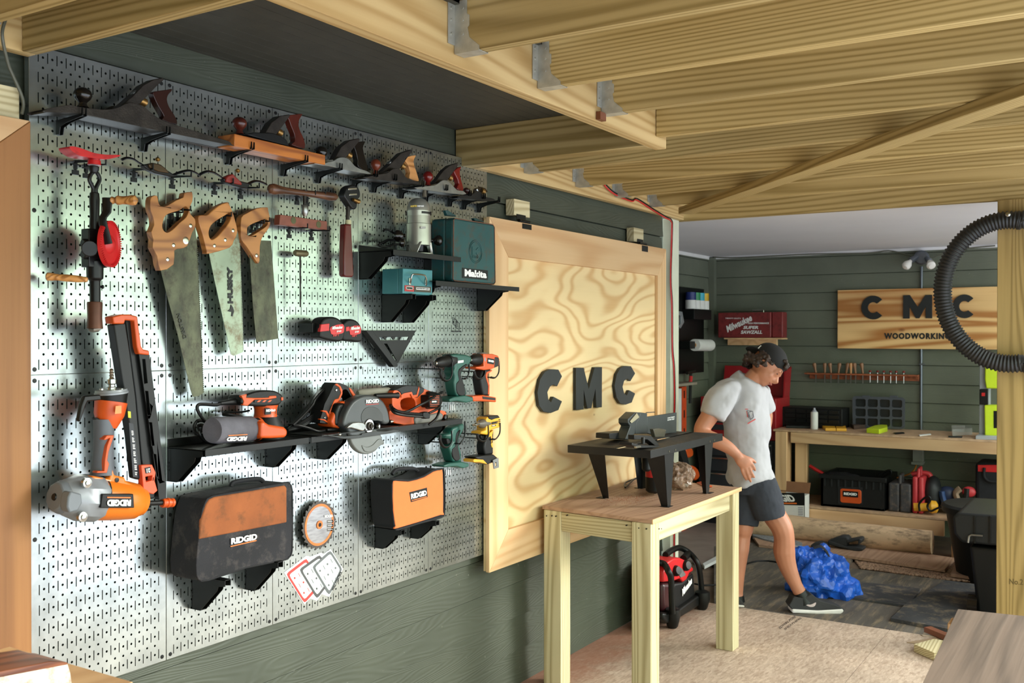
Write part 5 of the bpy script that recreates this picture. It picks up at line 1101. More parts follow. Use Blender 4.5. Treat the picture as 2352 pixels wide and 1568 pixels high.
sl(zF, [(1338, 148), (1440, 150), (1495, 168), (1512, 205), (1505, 275), (1425, 312), (1350, 322), (1262, 305), (1260, 288), (1345, 278)], .135, .055).build('motor_housing', ORG, t, bev=.01, seg=3)
sl(zF, [(1460, 180), (1502, 185), (1510, 215), (1503, 280), (1455, 300)], .1365, .05).build('vent', PLG, t, bev=.004)
sl(zF, [(1335, 320), (1432, 308), (1385, 385), (1402, 480), (1415, 592), (1340, 592), (1325, 500), (1308, 400)], .125, .045).build('handle', PLG, t, bev=.008, seg=3)
sl(zF, [(1362, 375), (1372, 345), (1428, 318), (1430, 330), (1385, 362), (1380, 395), (1405, 480), (1402, 580), (1388, 580), (1392, 490), (1365, 400)], .1265, .006).build('orange_stripe', ORG, t)
sl(zF, [(1222, 597), (1340, 585), (1475, 610), (1476, 662), (1385, 652), (1235, 652)], .135, .06).build('battery_foot', ORG, t, bev=.004); sl(zF, [(1330, 600), (1465, 618), (1466, 640), (1335, 628)], .1365, .01).build('foot_grip', PLG, t)
sl(zF, [(1385, 192), (1456, 206), (1450, 262), (1382, 250)], .1365, .002).build('badge', BLK, t); wtext('RIDGID', (1390, 232), (1448, 242), (1390, 210), .1370, WHT, t, z=zF, bold=.06)
t = drill('teal cordless driver hanging half hidden below the long shelf end', (1060, 1360))
sl(zF, [(925, 1000), (1000, 990), (1012, 935), (1050, 920), (1135, 880), (1142, 935), (1120, 985), (1086, 1040), (1080, 1100), (1105, 1180), (1115, 1300), (1020, 1295), (1000, 1210), (978, 1140), (1020, 1080), (1000, 1050), (935, 1045)], .11, .05).build('housing', TEALP, t, bev=.01, seg=3)
sl(zF, [(918, 1332), (985, 1305), (1110, 1292), (1190, 1310), (1187, 1345), (1132, 1362), (1060, 1342), (930, 1352)], .12, .06).build('battery_foot', TEALP, t, bev=.004)
sl(zF, [(1060, 985), (1100, 950), (1085, 1010), (1068, 1060), (1078, 1160), (1098, 1260), (1050, 1285), (1018, 1240), (1010, 1160), (1045, 1130), (1048, 1050)], .1125, .012, sm=2).build('rubber_grip', PLB, t, bev=.003)
sl(zF, [(950, 1045), (985, 1040), (1000, 1090), (960, 1110)], .10, .03).build('trigger', BLK, t, bev=.003)
for i in range(3): rod(zF, (942+i*22, 1375), (942+i*22, 1430), [(0, 8), (1, 9)], .10, n=8).build('bit', STEEL, t)
t = drill('yellow and black impact driver with a steel belt clip, lowest at the pegboard edge', (1380, 1325))
rod(zF, (1215, 905), (1282, 893), [(0, 9), (.6, 11), (.62, 20), (1, 24)], .13, .12).build('bit', STEEL, t)
rod(zF, (1275, 893), (1400, 882), [(0, 22), (.15, 30), (.3, 46), (.7, 58), (1, 62)], .12, .105, n=24).build('nose_cone', M('warm_grey', '5a544a', .45), t)
sl(zF, [(1370, 830), (1400, 812), (1495, 798), (1522, 835), (1520, 925), (1440, 950), (1412, 965), (1398, 1010), (1310, 995), (1318, 970), (1372, 955)], .13, .05).build('motor_housing', YEL, t, bev=.009, seg=3)
sl(zF, [(1400, 812), (1495, 798), (1518, 825), (1470, 835), (1430, 850), (1395, 835)], .1325, .05).build('top_cover', PLB, t, bev=.003)
wtext('DEWALT', (1425, 898), (1492, 884), (1425, 872), .1312, BT, t, z=zF, bold=.06); sl(zF, [(1428, 905), (1470, 898), (1470, 912), (1428, 920)], .1312, .001).build('print', BLK, t); sl(zF, [(1432, 908), (1462, 903), (1462, 909), (1432, 914)], .132, .0006).build('print', WHT, t)
for i in range(4): sl(zF, [(1500, 845+i*18), (1520, 842+i*18), (1520, 850+i*18), (1500, 853+i*18)], .1312, .001).build('vent_slot', PLB, t)
sl(zF, [(1372, 1010), (1405, 990), (1452, 950), (1450, 1000), (1445, 1100), (1448, 1215), (1360, 1225), (1348, 1130), (1362, 1060)], .122, .042).build('handle', PLB, t, bev=.008, seg=3)
sl(zF, [(1405, 990), (1445, 955), (1432, 1010), (1436, 1090), (1424, 1090), (1418, 1020), (1398, 1030)], .1235, .01).build('yellow_stripe', YEL, t); sl(zF, [(1420, 1110), (1434, 1060), (1440, 1140), (1430, 1140)], .1235, .003).build('yellow_stripe', YEL, t)
sl(zF, [(1312, 1010), (1350, 1015), (1352, 1060), (1318, 1055)], .112, .02).build('trigger', BLK, t, bev=.003)
sl(zF, [(1255, 1240), (1360, 1222), (1450, 1213), (1502, 1258), (1502, 1308), (1440, 1302), (1385, 1322), (1300, 1290)], .132, .06).build('battery_foot', PLB, t, bev=.005)
sl(zF, [(1232, 1275), (1250, 1262), (1340, 1270), (1385, 1318), (1300, 1296), (1240, 1298)], .134, .05).build('foot_trim', YEL, t, bev=.002)
sl(zF, [(1440, 1275), (1500, 1250), (1504, 1352), (1452, 1368)], .14, .003, holes=[[(1462, 1300), (1478, 1292), (1480, 1335), (1466, 1342)]], smh=0).build('belt_clip', SSTEEL, t)

# ================================================================== HINGED PANELS
def panel(lab, x0, x1, z0, z1, wl_, wr, wt, wb, d, mat_f, mat_p, mtop=None):
    t = thing('window_cover', lab, 'panel', (x0, -d+.01, z0))
    a = [(x0, z0), (x1, z0), (x1, z1), (x0, z1)]; b = [(x0+wl_, z0+wb), (x1-wr, z0+wb), (x1-wr, z1-wt), (x0+wl_, z1-wt)]
    for i in range(4):
        j = (i+1) % 4; q = [a[i], a[j], b[j], b[i]]; L_ = (Vector((a[j][0], -d, a[j][1]))-Vector((a[i][0], -d, a[i][1])))
        dr = L_.normalized(); R = Matrix((dr, Vector((0, 1, 0)), dr.cross(Vector((0, 1, 0))))).transposed()
        g = .0006; P = [Vector((x, -d, z)) for x, z in q]; c = sum(P, Vector())/4; P = [p+(c-p).normalized()*g for p in P]
        MB().prism(P, (0, .018, 0)).build('frame_board', (mtop if (i == 2 and mtop) else mat_f), t, bev=.0015, seg=1, org=c, rot=R)
    MB().box((x0+.003, -d+.0182, z0+.004), (x1-.003, -d+.03, z1-.004)).build('plywood', mat_p, t)
    return t
DX0 = w(1124, 900, .036).x; DX1 = w(1530, 800, .036).x; DZ1 = w(1124, 497, .036).z; DZ0 = w(1125, 1315, .036).z
t = panel('hinged plywood panel with a mitred pine frame and three black letters', DX0, DX1, DZ0, DZ1, w(1168, 900, .036).x-DX0, .115, DZ1-w(1170, 590, .036).z, .155, .036, frmW, plyW)
dp = t
zP = Zm(1080, 400, 2.6133); BLT = M('black_stained_letter', '1c2020', .5, var=.2, sc=20, stretch=(1, 1, .2))
LC = [(478, 1170), (530, 1172), (552, 1212), (522, 1273), (500, 1262), (480, 1275), (464, 1308), (470, 1350), (486, 1369), (500, 1334), (552, 1362), (530, 1415), (485, 1433), (440, 1425), (415, 1390), (405, 1310), (420, 1230), (448, 1185)]
LM = [(636, 1161), (682, 1161), (713, 1290), (747, 1158), (792, 1157), (791, 1398), (757, 1400), (752, 1290), (728, 1404), (703, 1406), (682, 1300), (682, 1411), (636, 1415)]
LC2 = [(925, 1150), (966, 1152), (991, 1195), (962, 1242), (945, 1226), (925, 1240), (915, 1275), (925, 1315), (941, 1327), (955, 1295), (991, 1315), (970, 1370), (935, 1382), (900, 1375), (878, 1340), (868, 1270), (880, 1200), (900, 1165)]
for L in (LC, LM, LC2): wp([zP(*p) for p in L], .035, .0172).build('letter', BLT, dp, bev=.0015)
# hinge blocks
for q, hq, l in (((1174, 455, 1217, 502), (1187, 491, 1214, 527), 'left'), ((1449, 521, 1478, 560), (1464, 548, 1483, 578), 'right')):
    t = thing('hinge_block', 'pale wooden block with a black hinge above the %s end of the lettered panel' % l, 'block', w(q[0], q[3], .0), 'wooden hinge blocks above the lettered panel')
    a, b = w(q[0]+7, q[1]+1, .012), w(q[2], q[3]-2, .012); MB().box((a.x, -.012, b.z), (b.x, .031, a.z)).build('block', tabW, t, bev=.001)
    a, b = w(hq[0], hq[1], .0145), w(hq[2], hq[3], .038); mz = (a.z*.55+b.z*.45)
    MB().box((a.x, -.0145, mz), (a.x+.075, -.0125, a.z)).build('hinge_leaf', BLK, t); MB().box((a.x+.01, -.0385, b.z+.0), (a.x+.085, -.0365, DZ1-.004)).build('hinge_leaf', BLK, t); MB().cyl((a.x, -.026, DZ1+.008), (a.x+.085, -.026, DZ1+.008), .007, n=12).build('hinge_pin', BLK, t)
LX1 = w(72, 900, .036).x; LZ1 = w(62, 276, .036).z
panel('brown framed hinged panel cut off by the left edge of the photo', -1.45, LX1, .56, LZ1, .15, .17, .14, .15, .036, cedW, plyW, frmW)
t = thing('hinge_block', 'light wooden hinge block above the brown framed panel at the left edge', 'block', w(20, 290, 0)); a, b = w(-40, 165, .012), w(44, 288, .012); MB().box((a.x, -.012, b.z+.002), (b.x, .031, a.z-.02)).build('block', tabW, t)

# ================================================================== WORK TABLE
A, B, Cc = Vector((2.405, -.05, .8)), Vector((2.34, -.609, .8)), Vector((3.394, -.618, .8)); D_ = Vector((3.44, -.055, .8))
t = thing('work_table', 'pale lumber work table with plywood top standing in front of the lettered panel', 'table', (2.9, -.33, 0))
P = [A, B, Cc, D_]; top = [p+Vector((0, 0, 0)) for p in P]
MB().prism(top, (0, 0, -.016)).build('tabletop', tplyW, t, bev=.001)
e = MB().bar(B+Vector((0, -.0035, -.008)), Cc+Vector((.006, -.0035, -.008)), .006, .020).build('edge_strip', frmW, t, bev=.001)
def leg(p, dx, dy, w1=.088, w2=.088):
    q0 = Vector((p[0], p[1], 0)); x0, x1 = sorted((0, dx*w1)); y0, y1 = sorted((0, dy*w2))
    c = Vector((p[0]+(x0+x1)/2, p[1]+(y0+y1)/2, .3915)); R = Matrix(((0, 0, 1), (1, 0, 0), (0, 1, 0))).transposed()
    R = Matrix((Vector((0, 0, 1)), Vector((1, 0, 0)), Vector((0, 1, 0)))).transposed()
    MB().box((p[0]+x0, p[1]+y0, .0), (p[0]+x1, p[1]+y1, .783)).build('leg', tabW, t, bev=.003, seg=2, org=c, rot=R)
leg((B.x+.004, B.y+.004), 1, 1); leg((Cc.x-.004, Cc.y+.004), -1, 1); leg((A.x-.005, A.y-.01), 1, -1); leg((D_.x-.01, D_.y-.01), -1, -1)
def apron(p, q, hh=.085): board('apron', p, q, .036, hh, tabW, t)
for p, q in (((B.x+.094, B.y+.03, .738), (Cc.x-.094, Cc.y+.038, .738)), ((B.x+.035, B.y+.095, .738), (A.x+.015, A.y-.10, .738)), ((A.x+.09, A.y-.05, .738), (D_.x-.1, D_.y-.05, .738)), ((Cc.x-.04, Cc.y+.095, .738), (D_.x-.04, D_.y-.10, .738))): apron(p, q)
mb = MB()
for p in [on(1, -.607, *zz) for zz in ((1514, 1214), (1519, 1214), (1512, 1322))][:2]: mb.cyl(p, p+Vector((0, -.0012, 0)), .003, n=8)
mb.build('screw', IRON, t)
for zz in ((1256, 1184), (1268, 1184), (1277, 1185), (1302, 1183), (1439, 1206), (1459, 1212), (1468, 1212), (1485, 1214)):
    x, y = zz; u_ = (y-1151)/43.0; s_ = (x-1244)/(1496-1244); yy = A.y+(B.y-A.y)*s_; xx = A.x+(B.x-A.x)*s_; p = on(0, xx-.0, x, y); MB().cyl(p-Vector((.004, 0, 0)), p+Vector((.01, 0, 0)), .003, n=8).build('screw', IRON, t)
# red sawdust
mb = MB(); random.seed(5)
for i in range(900):
    g = random.gauss; x, y = 2.78+g(0, .10), -.30+g(0, .055)
    if not (2.46 < x < 3.3 and -.58 < y < -.08): continue
    s = .0012+random.random()*.003; z = .8002; a = random.random()*3.1
    mb.add([(x, y, z), (x+s*math.cos(a), y+s*math.sin(a), z), (x+s*.3*math.cos(a+1.5), y+s*.3*math.sin(a+1.5), z+s*.6)], [(0, 1, 2)])
tag(mb.build('sawdust', M('red_sawdust', 'a5623f', .9, var=.4), smooth=False), 'scattered reddish sawdust on the table under the black router table', 'sawdust', kind='stuff')

# ------------------------------------------------------------------ bench-top router table
t = thing('router_table', 'black bench-top router table with fence and splayed legs on the work table', 'router table', (2.9, -.35, .8))
BT2 = M('black_table_steel', '191a1b', .45, .2, var=.2, sc=20); TT = M('dusty_table_top', '2f2e2b', .5, .4, var=.35, sc=8, dirt='6a5a48')
X0, X1, Y0, Y1, ZT = 2.44, 3.30, -.56, -.16, 1.074
mb = MB().box((X0, Y0+.17, ZT-.003), (X1, Y1, ZT)).box((X0, Y0, ZT-.003), (X1, Y0+.145, ZT)).box((X0, Y0+.145, ZT-.012), (X1, Y0+.17, ZT-.009)); mb.build('tabletop', TT, t)
mb = MB().box((X0, Y0-.001, ZT-.034), (X1, Y0+.002, ZT+.0005)).box((X0-.001, Y0, ZT-.034), (X0+.002, Y1, ZT-.001)).box((X1-.002, Y0, ZT-.034), (X1+.001, Y1, ZT-.001)).box((X0, Y1-.002, ZT-.034), (X1, Y1+.001, ZT)); mb.build('skirt', BT2, t, bev=.001)
def rleg(foot, tx, ty, nm='leg'):
    fx, fy = foot; mb = MB(); z1 = ZT-.03; z0 = .802
    # two flat faces at right angles, wide at the top
    sx_ = 1 if tx < 2.87 else -1; sy_ = 1 if ty < -.36 else -1
    mb.prism([(tx, ty, z1), (tx+sx_*.11, ty, z1), (fx+sx_*.035, fy, z0), (fx, fy, z0)], (0, sy_*.002, 0))
    mb.prism([(tx, ty, z1), (tx, ty+sy_*.09, z1), (fx, fy+sy_*.03, z0), (fx, fy, z0)], (sx_*.002, 0, 0))
    mb.box((fx-.012, fy-.012, .8005), (fx+.035, fy+.03, .8025)); mb.build('leg', BT2, t, smooth=False)
rleg((2.665, -.54), 2.60, -.553); rleg((3.13, -.555), 3.19, -.553); rleg((2.725, -.19), 2.60, -.17); rleg((3.10, -.21), 3.19, -.17)
for x in (2.63, 2.70, 3.12, 3.18): MB().cyl((x, Y0-.001, ZT-.022), (x, Y0-.004, ZT-.022), .005, n=10).build('bolt', STEEL, t)
# fence: from measured corners
zR = Zm(1300, 920, 5.6)
def fp(pts, y, th, nm, m_, bev=.002): 
    P = [on(1, y, *zR(*p)) for p in pts]; return MB().prism(P, (0, th, 0)).build(nm, m_, t, bev=bev)
FD = M('fence_grey', '3a3f40', .45, .2, var=.15)
fy = -.36
fp([(1045, 208), (1425, 152), (1422, 410), (1130, 440), (1045, 418)], -.34, .014, 'fence_face', FD)
fp([(960, 150), (1045, 160), (1045, 425), (895, 425), (900, 290), (945, 215)], -.345, .03, 'fence_post', FD)
fp([(800, 235), (890, 148), (965, 150), (945, 215), (900, 290), (890, 420), (805, 500), (765, 495), (830, 330), (800, 290)], -.345, .05, 'dust_hood', FD, .003)
fp([(825, 265), (912, 158), (945, 212), (845, 290)], -.35, .003, 'label_plate', M('dull_label', '9a9278', .5), .0005)
fp([(562, 420), (800, 395), (830, 425), (800, 505), (560, 488)], -.30, .07, 'fence_base', BT2)
fp([(1125, 365), (1205, 352), (1290, 372), (1270, 470), (1150, 470)], -.42, .02, 'bit_guard', M('smoky_guard', '4c4a40', .2), .003)
for q in ((1040, 150),): rod(zR, (1030, 152), (1140, 146), [(0, 6), (1, 6)], .33, n=8).build('guide_rod', STEEL, t)
fp([(880, 440), (1100, 452), (1215, 585), (1150, 580), (1050, 500), (880, 500)], -.50, .03, 'miter_gauge', BT2); fp([(850, 540), (960, 570), (1210, 580), (1190, 605), (950, 610), (850, 575)], -.53, .06, 'miter_head', BT2)
rod(zR, (990, 470), (990, 555), [(0, 20), (.2, 26), (1, 24)], .53, n=14).build('miter_knob', PLB, t)
fp([(900, 590), (965, 575), (970, 600), (910, 612)], -.555, .01, 'miter_bar', STEEL, .0005)
text('CRAFTSMAN', on(1, -.3412, *zR(1305, 232)), on(1, -.3412, *zR(1395, 215)), on(1, -.3412, *zR(1305, 215)), WHT, t); text('ROUTER TABLE', on(1, -.3412, *zR(1305, 258)), on(1, -.3412, *zR(1392, 242)), on(1, -.3412, *zR(1305, 240)), WHT, t)
# router hanging below
t = thing('hanging_router', 'black and red router motor hanging under the black router table', 'router', (2.94, -.36, .83))
MB().lathe((2.93, -.36, .815), UP, [(0, .030), (.01, .042), (.075, .043)], 28).build('motor_end', PLB, t); MB().lathe((2.93, -.36, .89), UP, [(0, .044), (.055, .044)], 28).build('red_band', REDB, t)
MB().lathe((2.93, -.36, .945), UP, [(0, .044), (.01, .062), (.09, .066), (.092, .05)], 28).build('base', PLB, t)
MB().lathe((2.84, -.36, .925), UP, [(0, .012), (.01, .022), (.06, .022), (.08, .01)], 16).build('side_handle', PLB, t, bev=.002)
tb = [on(2, .81, *zR(x, y)) for x, y in ((985, 975), (880, 960), (800, 1000), (780, 1100), (760, 1110), (770, 1050), (900, 985), (1050, 975), (1150, 1020), (1190, 1130), (1150, 1185), (1095, 1150), (1110, 1070))]
for q_ in tb: q_.y = min(q_.y, -.075)
MB().tube(smoothpts(tb, 4, False), .0045, 8).build('cord', CORD, t)
# plastic bag
mb = MB(); random.seed(9); cen = Vector((3.22, -.28, .8)); cen = on(2, .80, *zR(1540, 1150)) + Vector((.03, .06, .0))
mb.ball(cen+Vector((0, 0, .055)), (.10, .075, .065), 28, 18)
mb.v = [Vector((v.x, v.y, max(v.z, .8005))) for v in mb.v]
bg_ = mb.build('plastic_bag', M('thin_tan_plastic', '8f7460', .22, var=.3, sc=30), remesh=.006, disp=(.06, .06)); bg_.modifiers['r'].use_smooth_shade = False; tx = bpy.data.textures.new('crease', 'VORONOI'); tx.noise_scale = .035; md = bg_.modifiers.new('d3', 'DISPLACE'); md.texture = tx; md.strength = .035; md.mid_level = .4; md.texture_coords = 'LOCAL'; md = bg_.modifiers.new('d2', 'DECIMATE'); md.ratio = .5
tag(bg_, 'crumpled thin tan plastic bag on the work table behind the router table legs', 'bag')
tag(MB().add([zz+UP*.002 for zz in [on(2, .801, *zR(x, y)) for x, y in ((1680, 1060), (1745, 1045), (1760, 1085), (1880, 1100), (1878, 1118), (1765, 1105))]], [(0, 1, 2, 3, 4, 5)]).build('orange_strap', ORG), 'thin orange plastic strip on the far end of the work table', 'strap')
st = bpy.data.objects['orange_strap'].modifiers.new('s', 'SOLIDIFY'); st.thickness = .002

# ================================================================== BACK ROOM
zI = Zm(1540, 560, 2.8966); zJ = Zm(1760, 880, 3.973); zL = Zm(1760, 1120, 3.5); zV = Zm(1500, 1120, 4.61)
def bX(z, x, y, X): return on(0, X, *z(x, y))
def bp_(z, pts, X, th, nm, m_, par=None, bev=0, holes=(), smh=0, **k):
    """outline on the plane x = X facing the camera, th deep"""
    P = [bX(z, x, y, X) for x, y in pts]; Hh_ = [[bX(z, x, y, X) for x, y in h] for h in holes]
    if smh: Hh_ = [smoothpts(h, smh) for h in Hh_]
    return MB().prism(P, (th, 0, 0), Hh_).build(nm, m_, par, bev=bev, **k)
def btext(s, z, bl, br, tl, X, m_, par, **k): return text(s, *[bX(z, *p, X) for p in (bl, br, tl)], m_, par, **k)
BX = 7.03
# bench
FZ = .81; bf = 6.45; by0 = bX(zJ, 63, 440, bf).y
t = thing('workbench', 'long pine workbench with a lower shelf against the green back wall', 'workbench', (6.7, -1.2, -.03))
by1 = -2.75
MB().box((bf, by1, FZ-.015), (7.03, by0, FZ)).build('worktop', M('bench_osb', 'b89878', .7, var=.2, sc=20), t, bev=.001)
yl = bX(zJ, 222, 500, bf).y
board('front_rail', (bf+.018, yl, FZ-.058), (bf+.018, by1, FZ-.058), .036, .085, benW, t)
wl_ = by0-yl-.002; board('leg', (bf+.045, by0-wl_/2, -.03), (bf+.045, by0-wl_/2, FZ-.016), wl_, .09, benW, t)
board('leg', (7.0-.05, by0-.09, -.03), (7.0-.05, by0-.09, FZ-.016), .092, .09, benW, t)
board('leg', (bf+.085, yl-.062, -.03), (bf+.085, yl-.062, FZ-.105), .04, .09, benW, t)
board('leg', (bf+.045, by1+.05, -.03), (bf+.045, by1+.05, FZ-.016), .09, .09, benW, t)
LZ = .222
MB().box((bf-.01, -1.62, LZ-.018), (7.03, by0-.1, LZ)).build('lower_shelf', M('bench_osb', 'b89878'), t, bev=.001)
board('lower_rail', (bf+.01, by0-.11, LZ-.078), (bf+.01, -1.10, LZ-.078), .036, .115, benW, t)
# cmc woodworking sign
t = thing('wooden_sign', 'long pine sign with big black letters hanging on the green back wall', 'sign', bX(zI, 1640, 700, BX-.03))
a, b = bX(zI, 1112, 308, BX-.03), bX(zI, 1106, 695, BX-.03); yr = bX(zI, 2235, 300, BX-.03).y
R = Matrix((Vector((0, -1, 0)), Vector((1, 0, 0)), Vector((0, 0, 1)))).transposed(); R = Matrix((Vector((0, -1, 0)), Vector((1, 0, 0)), Vector((0, 0, 1)))).transposed()
MB().box((BX-.03, a.y, b.z), (BX-.003, yr, a.z)).build('board', signW, t, bev=.002, org=((BX-.015), (a.y+yr)/2, (a.z+b.z)/2), rot=R)
def bigC(cx, cy, ro, ri, nm='letter'):
    o, h = [], []
    n = 22
    for i in range(n+1): a_ = math.radians(42+i*(276/n)); o.append((cx+ro*math.cos(a_), cy-ro*math.sin(a_)))
    for i in range(n+1): a_ = math.radians(312-i*(264/n)); h.append((cx+ri*math.cos(a_), cy-ri*math.sin(a_)))
    bp_(zI, [(x, y) for x, y in o+h], BX-.045, .0148, nm, BLT, t, bev=.001)
bigC(1348, 423, 79, 36); bp_(zI, [(1548, 342), (1592, 340), (1645, 420), (1695, 340), (1740, 338), (1740, 494), (1697, 494), (1697, 415), (1655, 494), (1632, 494), (1590, 415), (1590, 496), (1547, 496)], BX-.045, .0148, 'letter', BLT, t, bev=.001); bigC(1956, 415, 79, 36)
btext('WOODWORKING', zI, (1422, 632), (1862, 634), (1422, 592), BX-.0305, BLT, t, bold=.05, sp=1.2, off=.004)
# conduit, light, cable, box
CGR = M('conduit_grey', '6a7078', .35, .7, var=.1)
mb = MB(); p0, p1 = bX(zI, 1668, 150, BX-.015), bX(zI, 1668, 1242, BX-.015); yc = p0.y
mb.cyl((BX-.001, yc, p0.z), (BX-.001, yc, FZ+.002), .011, n=14)
mb.cyl((BX-.006, yc, FZ+.002), (BX-.006, yc, bX(zI, 1658, 700, BX).z), .011, n=14)
mb.box((BX-.02, yc-.03, bX(zI, 1655, 795, BX).z), (BX-.004, yc+.012, bX(zI, 1655, 803, BX).z-.0))
tag(mb.build('conduit', CGR), 'thin grey conduit running down the back wall behind the long sign', 'conduit')
t = thing('ceiling_light', 'grey round light fixture with two white bulbs high on the back wall', 'light fixture', bX(zI, 1675, 90, BX-.05))
c = bX(zI, 1672, 92, BX-.03); MB().lathe(c+Vector((.02, 0, 0)), (-1, 0, 0), [(0, .055), (.04, .058), (.055, .045), (.056, .01)], 24).build('junction_box', CGR, t)
for (x0, y0), (x1, y1), (x2, y2) in (((1640, 85), (1598, 112), (1558, 158)), ((1705, 95), (1722, 115), (1738, 152))):
    A_, B_, C2 = bX(zI, x0, y0, BX-.06), bX(zI, x1, y1, BX-.10), bX(zI, x2, y2, BX-.16)
    MB().lathe(A_, B_-A_, [(0, .018), ((B_-A_).length, .026)], 16).build('lamp_holder', CGR, t)
    L_ = (C2-B_).length; MB().lathe(B_, C2-B_, [(-.005, .014), (.01, .016), (L_*.5, .033), (L_*.8, .034), (L_*.97, .02), (L_, .003)], 20).build('bulb', M('white_bulb', 'e8e6de', .3, var=.02), t)
cable('wall_cable', [bX(zI, x, y, BX-.015) for x, y in ((2160, 12), (1980, 30), (1850, 55), (1740, 95))], .005, M('grey_cable', '5a5c4e'), 'dark cable along the ceiling edge right of the light fixture')
cable('wall_cable', [bX(zI, x, y, BX-.015) for x, y in ((1625, 90), (1560, 68), (1450, 46), (1300, 62), (930, 68), (650, 82), (410, 92), (280, 88))], .005, M('grey_cable', '5a5c4e'), 'dark cable along the ceiling edge left of the light fixture')
t = thing('outlet_box', 'small grey covered outlet box on the wall below the workbench top', 'outlet box', bX(zJ, 1380, 740, BX-.05)); bp_(zJ, [(1335, 605), (1430, 605), (1432, 720), (1335, 715)], BX-.06, .05, 'box', M('outlet_grey', '8c8e88', .5), t, bev=.003); bp_(zJ, [(1322, 715), (1438, 720), (1425, 748), (1322, 740)], BX-.08, .07, 'cover_flap', M('outlet_grey', '8c8e88'), t, bev=.002)
cable('plug_cable', [bX(zJ, x, y, BX-.08) for x, y in ((1370, 745), (1350, 790), (1300, 830), (1200, 860), (1130, 910))], .006, M('yellow_red_cable', 'b8702a', .5), 'yellow and red cable hanging from the grey outlet box')
# red steel saw case on its ledge
MC = M('old_red_case', '7c2a2a', .5, var=.12, dirt='4a1c1c')
t = thing('tool_case', 'long dull red steel case lettered in white, on a small ledge on the back wall', 'case', bX(zI, 500, 622, 6.9))
a, b = bX(zI, 315, 457, 6.88), bX(zI, 668, 624, 6.88); MB().box((6.88, a.y, b.z), (7.02, b.y, a.z)).build('body', MC, t, bev=.008); bx1 = bX(zI, 748, 624, 6.9).y
MB().box((6.895, b.y-.002, b.z), (7.02, bx1, a.z)).build('end_section', MC, t, bev=.008)
MB().tube([Vector((6.95, (a.y+b.y)/2-.05-q, a.z+zz)) for q, zz in ((0, 0), (0, .018), (.1, .018), (.1, 0))], .004, 6).build('handle', STEEL, t)
btext('HEAVY-DUTY', zI, (368, 498), (470, 500), (368, 490), 6.879, WHT, t); btext('Milwaukee', zI, (380, 590), (545, 510), (370, 545), 6.879, WHT, t, bold=.03)
btext('HIGH PERFORMANCE', zI, (515, 533), (655, 533), (515, 522), 6.879, WHT, t); btext('SUPER', zI, (484, 566), (585, 566), (484, 545), 6.879, WHT, t, bold=.04, shear=.2); btext('SAWZALL', zI, (468, 598), (610, 598), (468, 575), 6.879, WHT, t, bold=.04, shear=.2)
t = thing('wall_ledge', 'small pine ledge under the long red case', 'ledge', bX(zI, 550, 670, 6.95)); a1_, b1_ = bX(zI, 378, 628, 6.87), bX(zI, 745, 640, 6.87); MB().box((6.87, a1_.y+.03, b.z-.014), (7.03, bx1-.0, b.z-.0015)).build('shelf_board', benW, t, bev=.001); c1_ = bX(zI, 380, 673, 6.99); MB().box((6.99, c1_.y, c1_.z), (7.03, bX(zI, 705, 673, 6.99).y, b.z-.0145)).build('cleat', benW, t, bev=.001)
# chisel rack
RW = wood('rack_cedar', '9a5432', '7a3e22', '3a1c10', fr=6, st=(2, 9, 9), r=.5, knots=0)
t = thing('chisel_rack', 'narrow reddish wooden rack on the back wall holding chisels and small knobs', 'rack', bX(zI, 1250, 910, 6.95)); a, b = bX(zI, 890, 857, 6.95), bX(zI, 1645, 872, 6.95); zr_ = a.z
MB().box((6.95, a.y, zr_-.012), (7.03, b.y, zr_)).build('shelf_board', RW, t, bev=.001); MB().box((7.0, a.y-.03, zr_-.05), (7.03, b.y, zr_-.0125)).build('cleat', RW, t, bev=.001)
CW = M('chisel_ash', '8a6244', .45, var=.2); CW2 = M('chisel_pale', 'c08a58', .45, var=.15)
for i, (xt, xb) in enumerate(((955, 968), (1027, 1027), (1060, 1068), (1126, 1117), (1182, 1168), (1200, 1200), (1222, 1232), (1270, 1280))):
    o = thing('chisel', 'turned handle chisel in the rack, number'[:31] + [', leftmost', ', second from left', ', third from left', ', fourth from left, leaning right', ', fifth from left, beside the palest', ' with the palest handle', ', second from the right of the handles', ', last before the small knobs'][i], 'chisel', bX(zI, xb, 858, 6.985), 'chisels in the back wall rack')
    A_ = Vector((6.98, bX(zI, xb, 858, 6.98).y, zr_+.001)); B_ = bX(zI, xt, 790, 6.98); L_ = (B_-A_).length; MB().lathe(A_, B_-A_, [(0, .007), (L_*.1, .009), (L_*.35, .009), (L_*.8, .016), (L_*.95, .014), (L_, .004)], 14).build('handle', CW2 if i == 5 else CW, o)
    MB().box((6.979, A_.y-.005, zr_-.08), (6.981, A_.y+.005, zr_-.0125)).build('blade', SSTEEL, o)
KR = M('dark_red_knob', '7a241c', .35)
for i, x in enumerate((1328, 1378, 1420, 1465, 1502, 1552)):
    o = thing('small_screwdriver', ['short driver with a red knob, first after the chisels', 'short driver with an orange-red knob, second after the chisels', 'short driver with a red knob, third after the chisels', 'short driver with a red knob, fourth after the chisels', 'short driver with a red knob, fifth after the chisels', 'short driver with a red knob at the right end of the rack'][i], 'screwdriver', bX(zI, x, 858, 6.985), 'small knobbed drivers in the back wall rack')
    y_ = bX(zI, x, 858, 6.98).y; MB().ball((6.98, y_, zr_+.022), (.012, .012, .009), 14, 8).build('knob', KR, o); MB().cyl((6.98, y_, zr_-.07), (6.98, y_, zr_+.02), .003, n=8).build('shaft', STEEL, o)
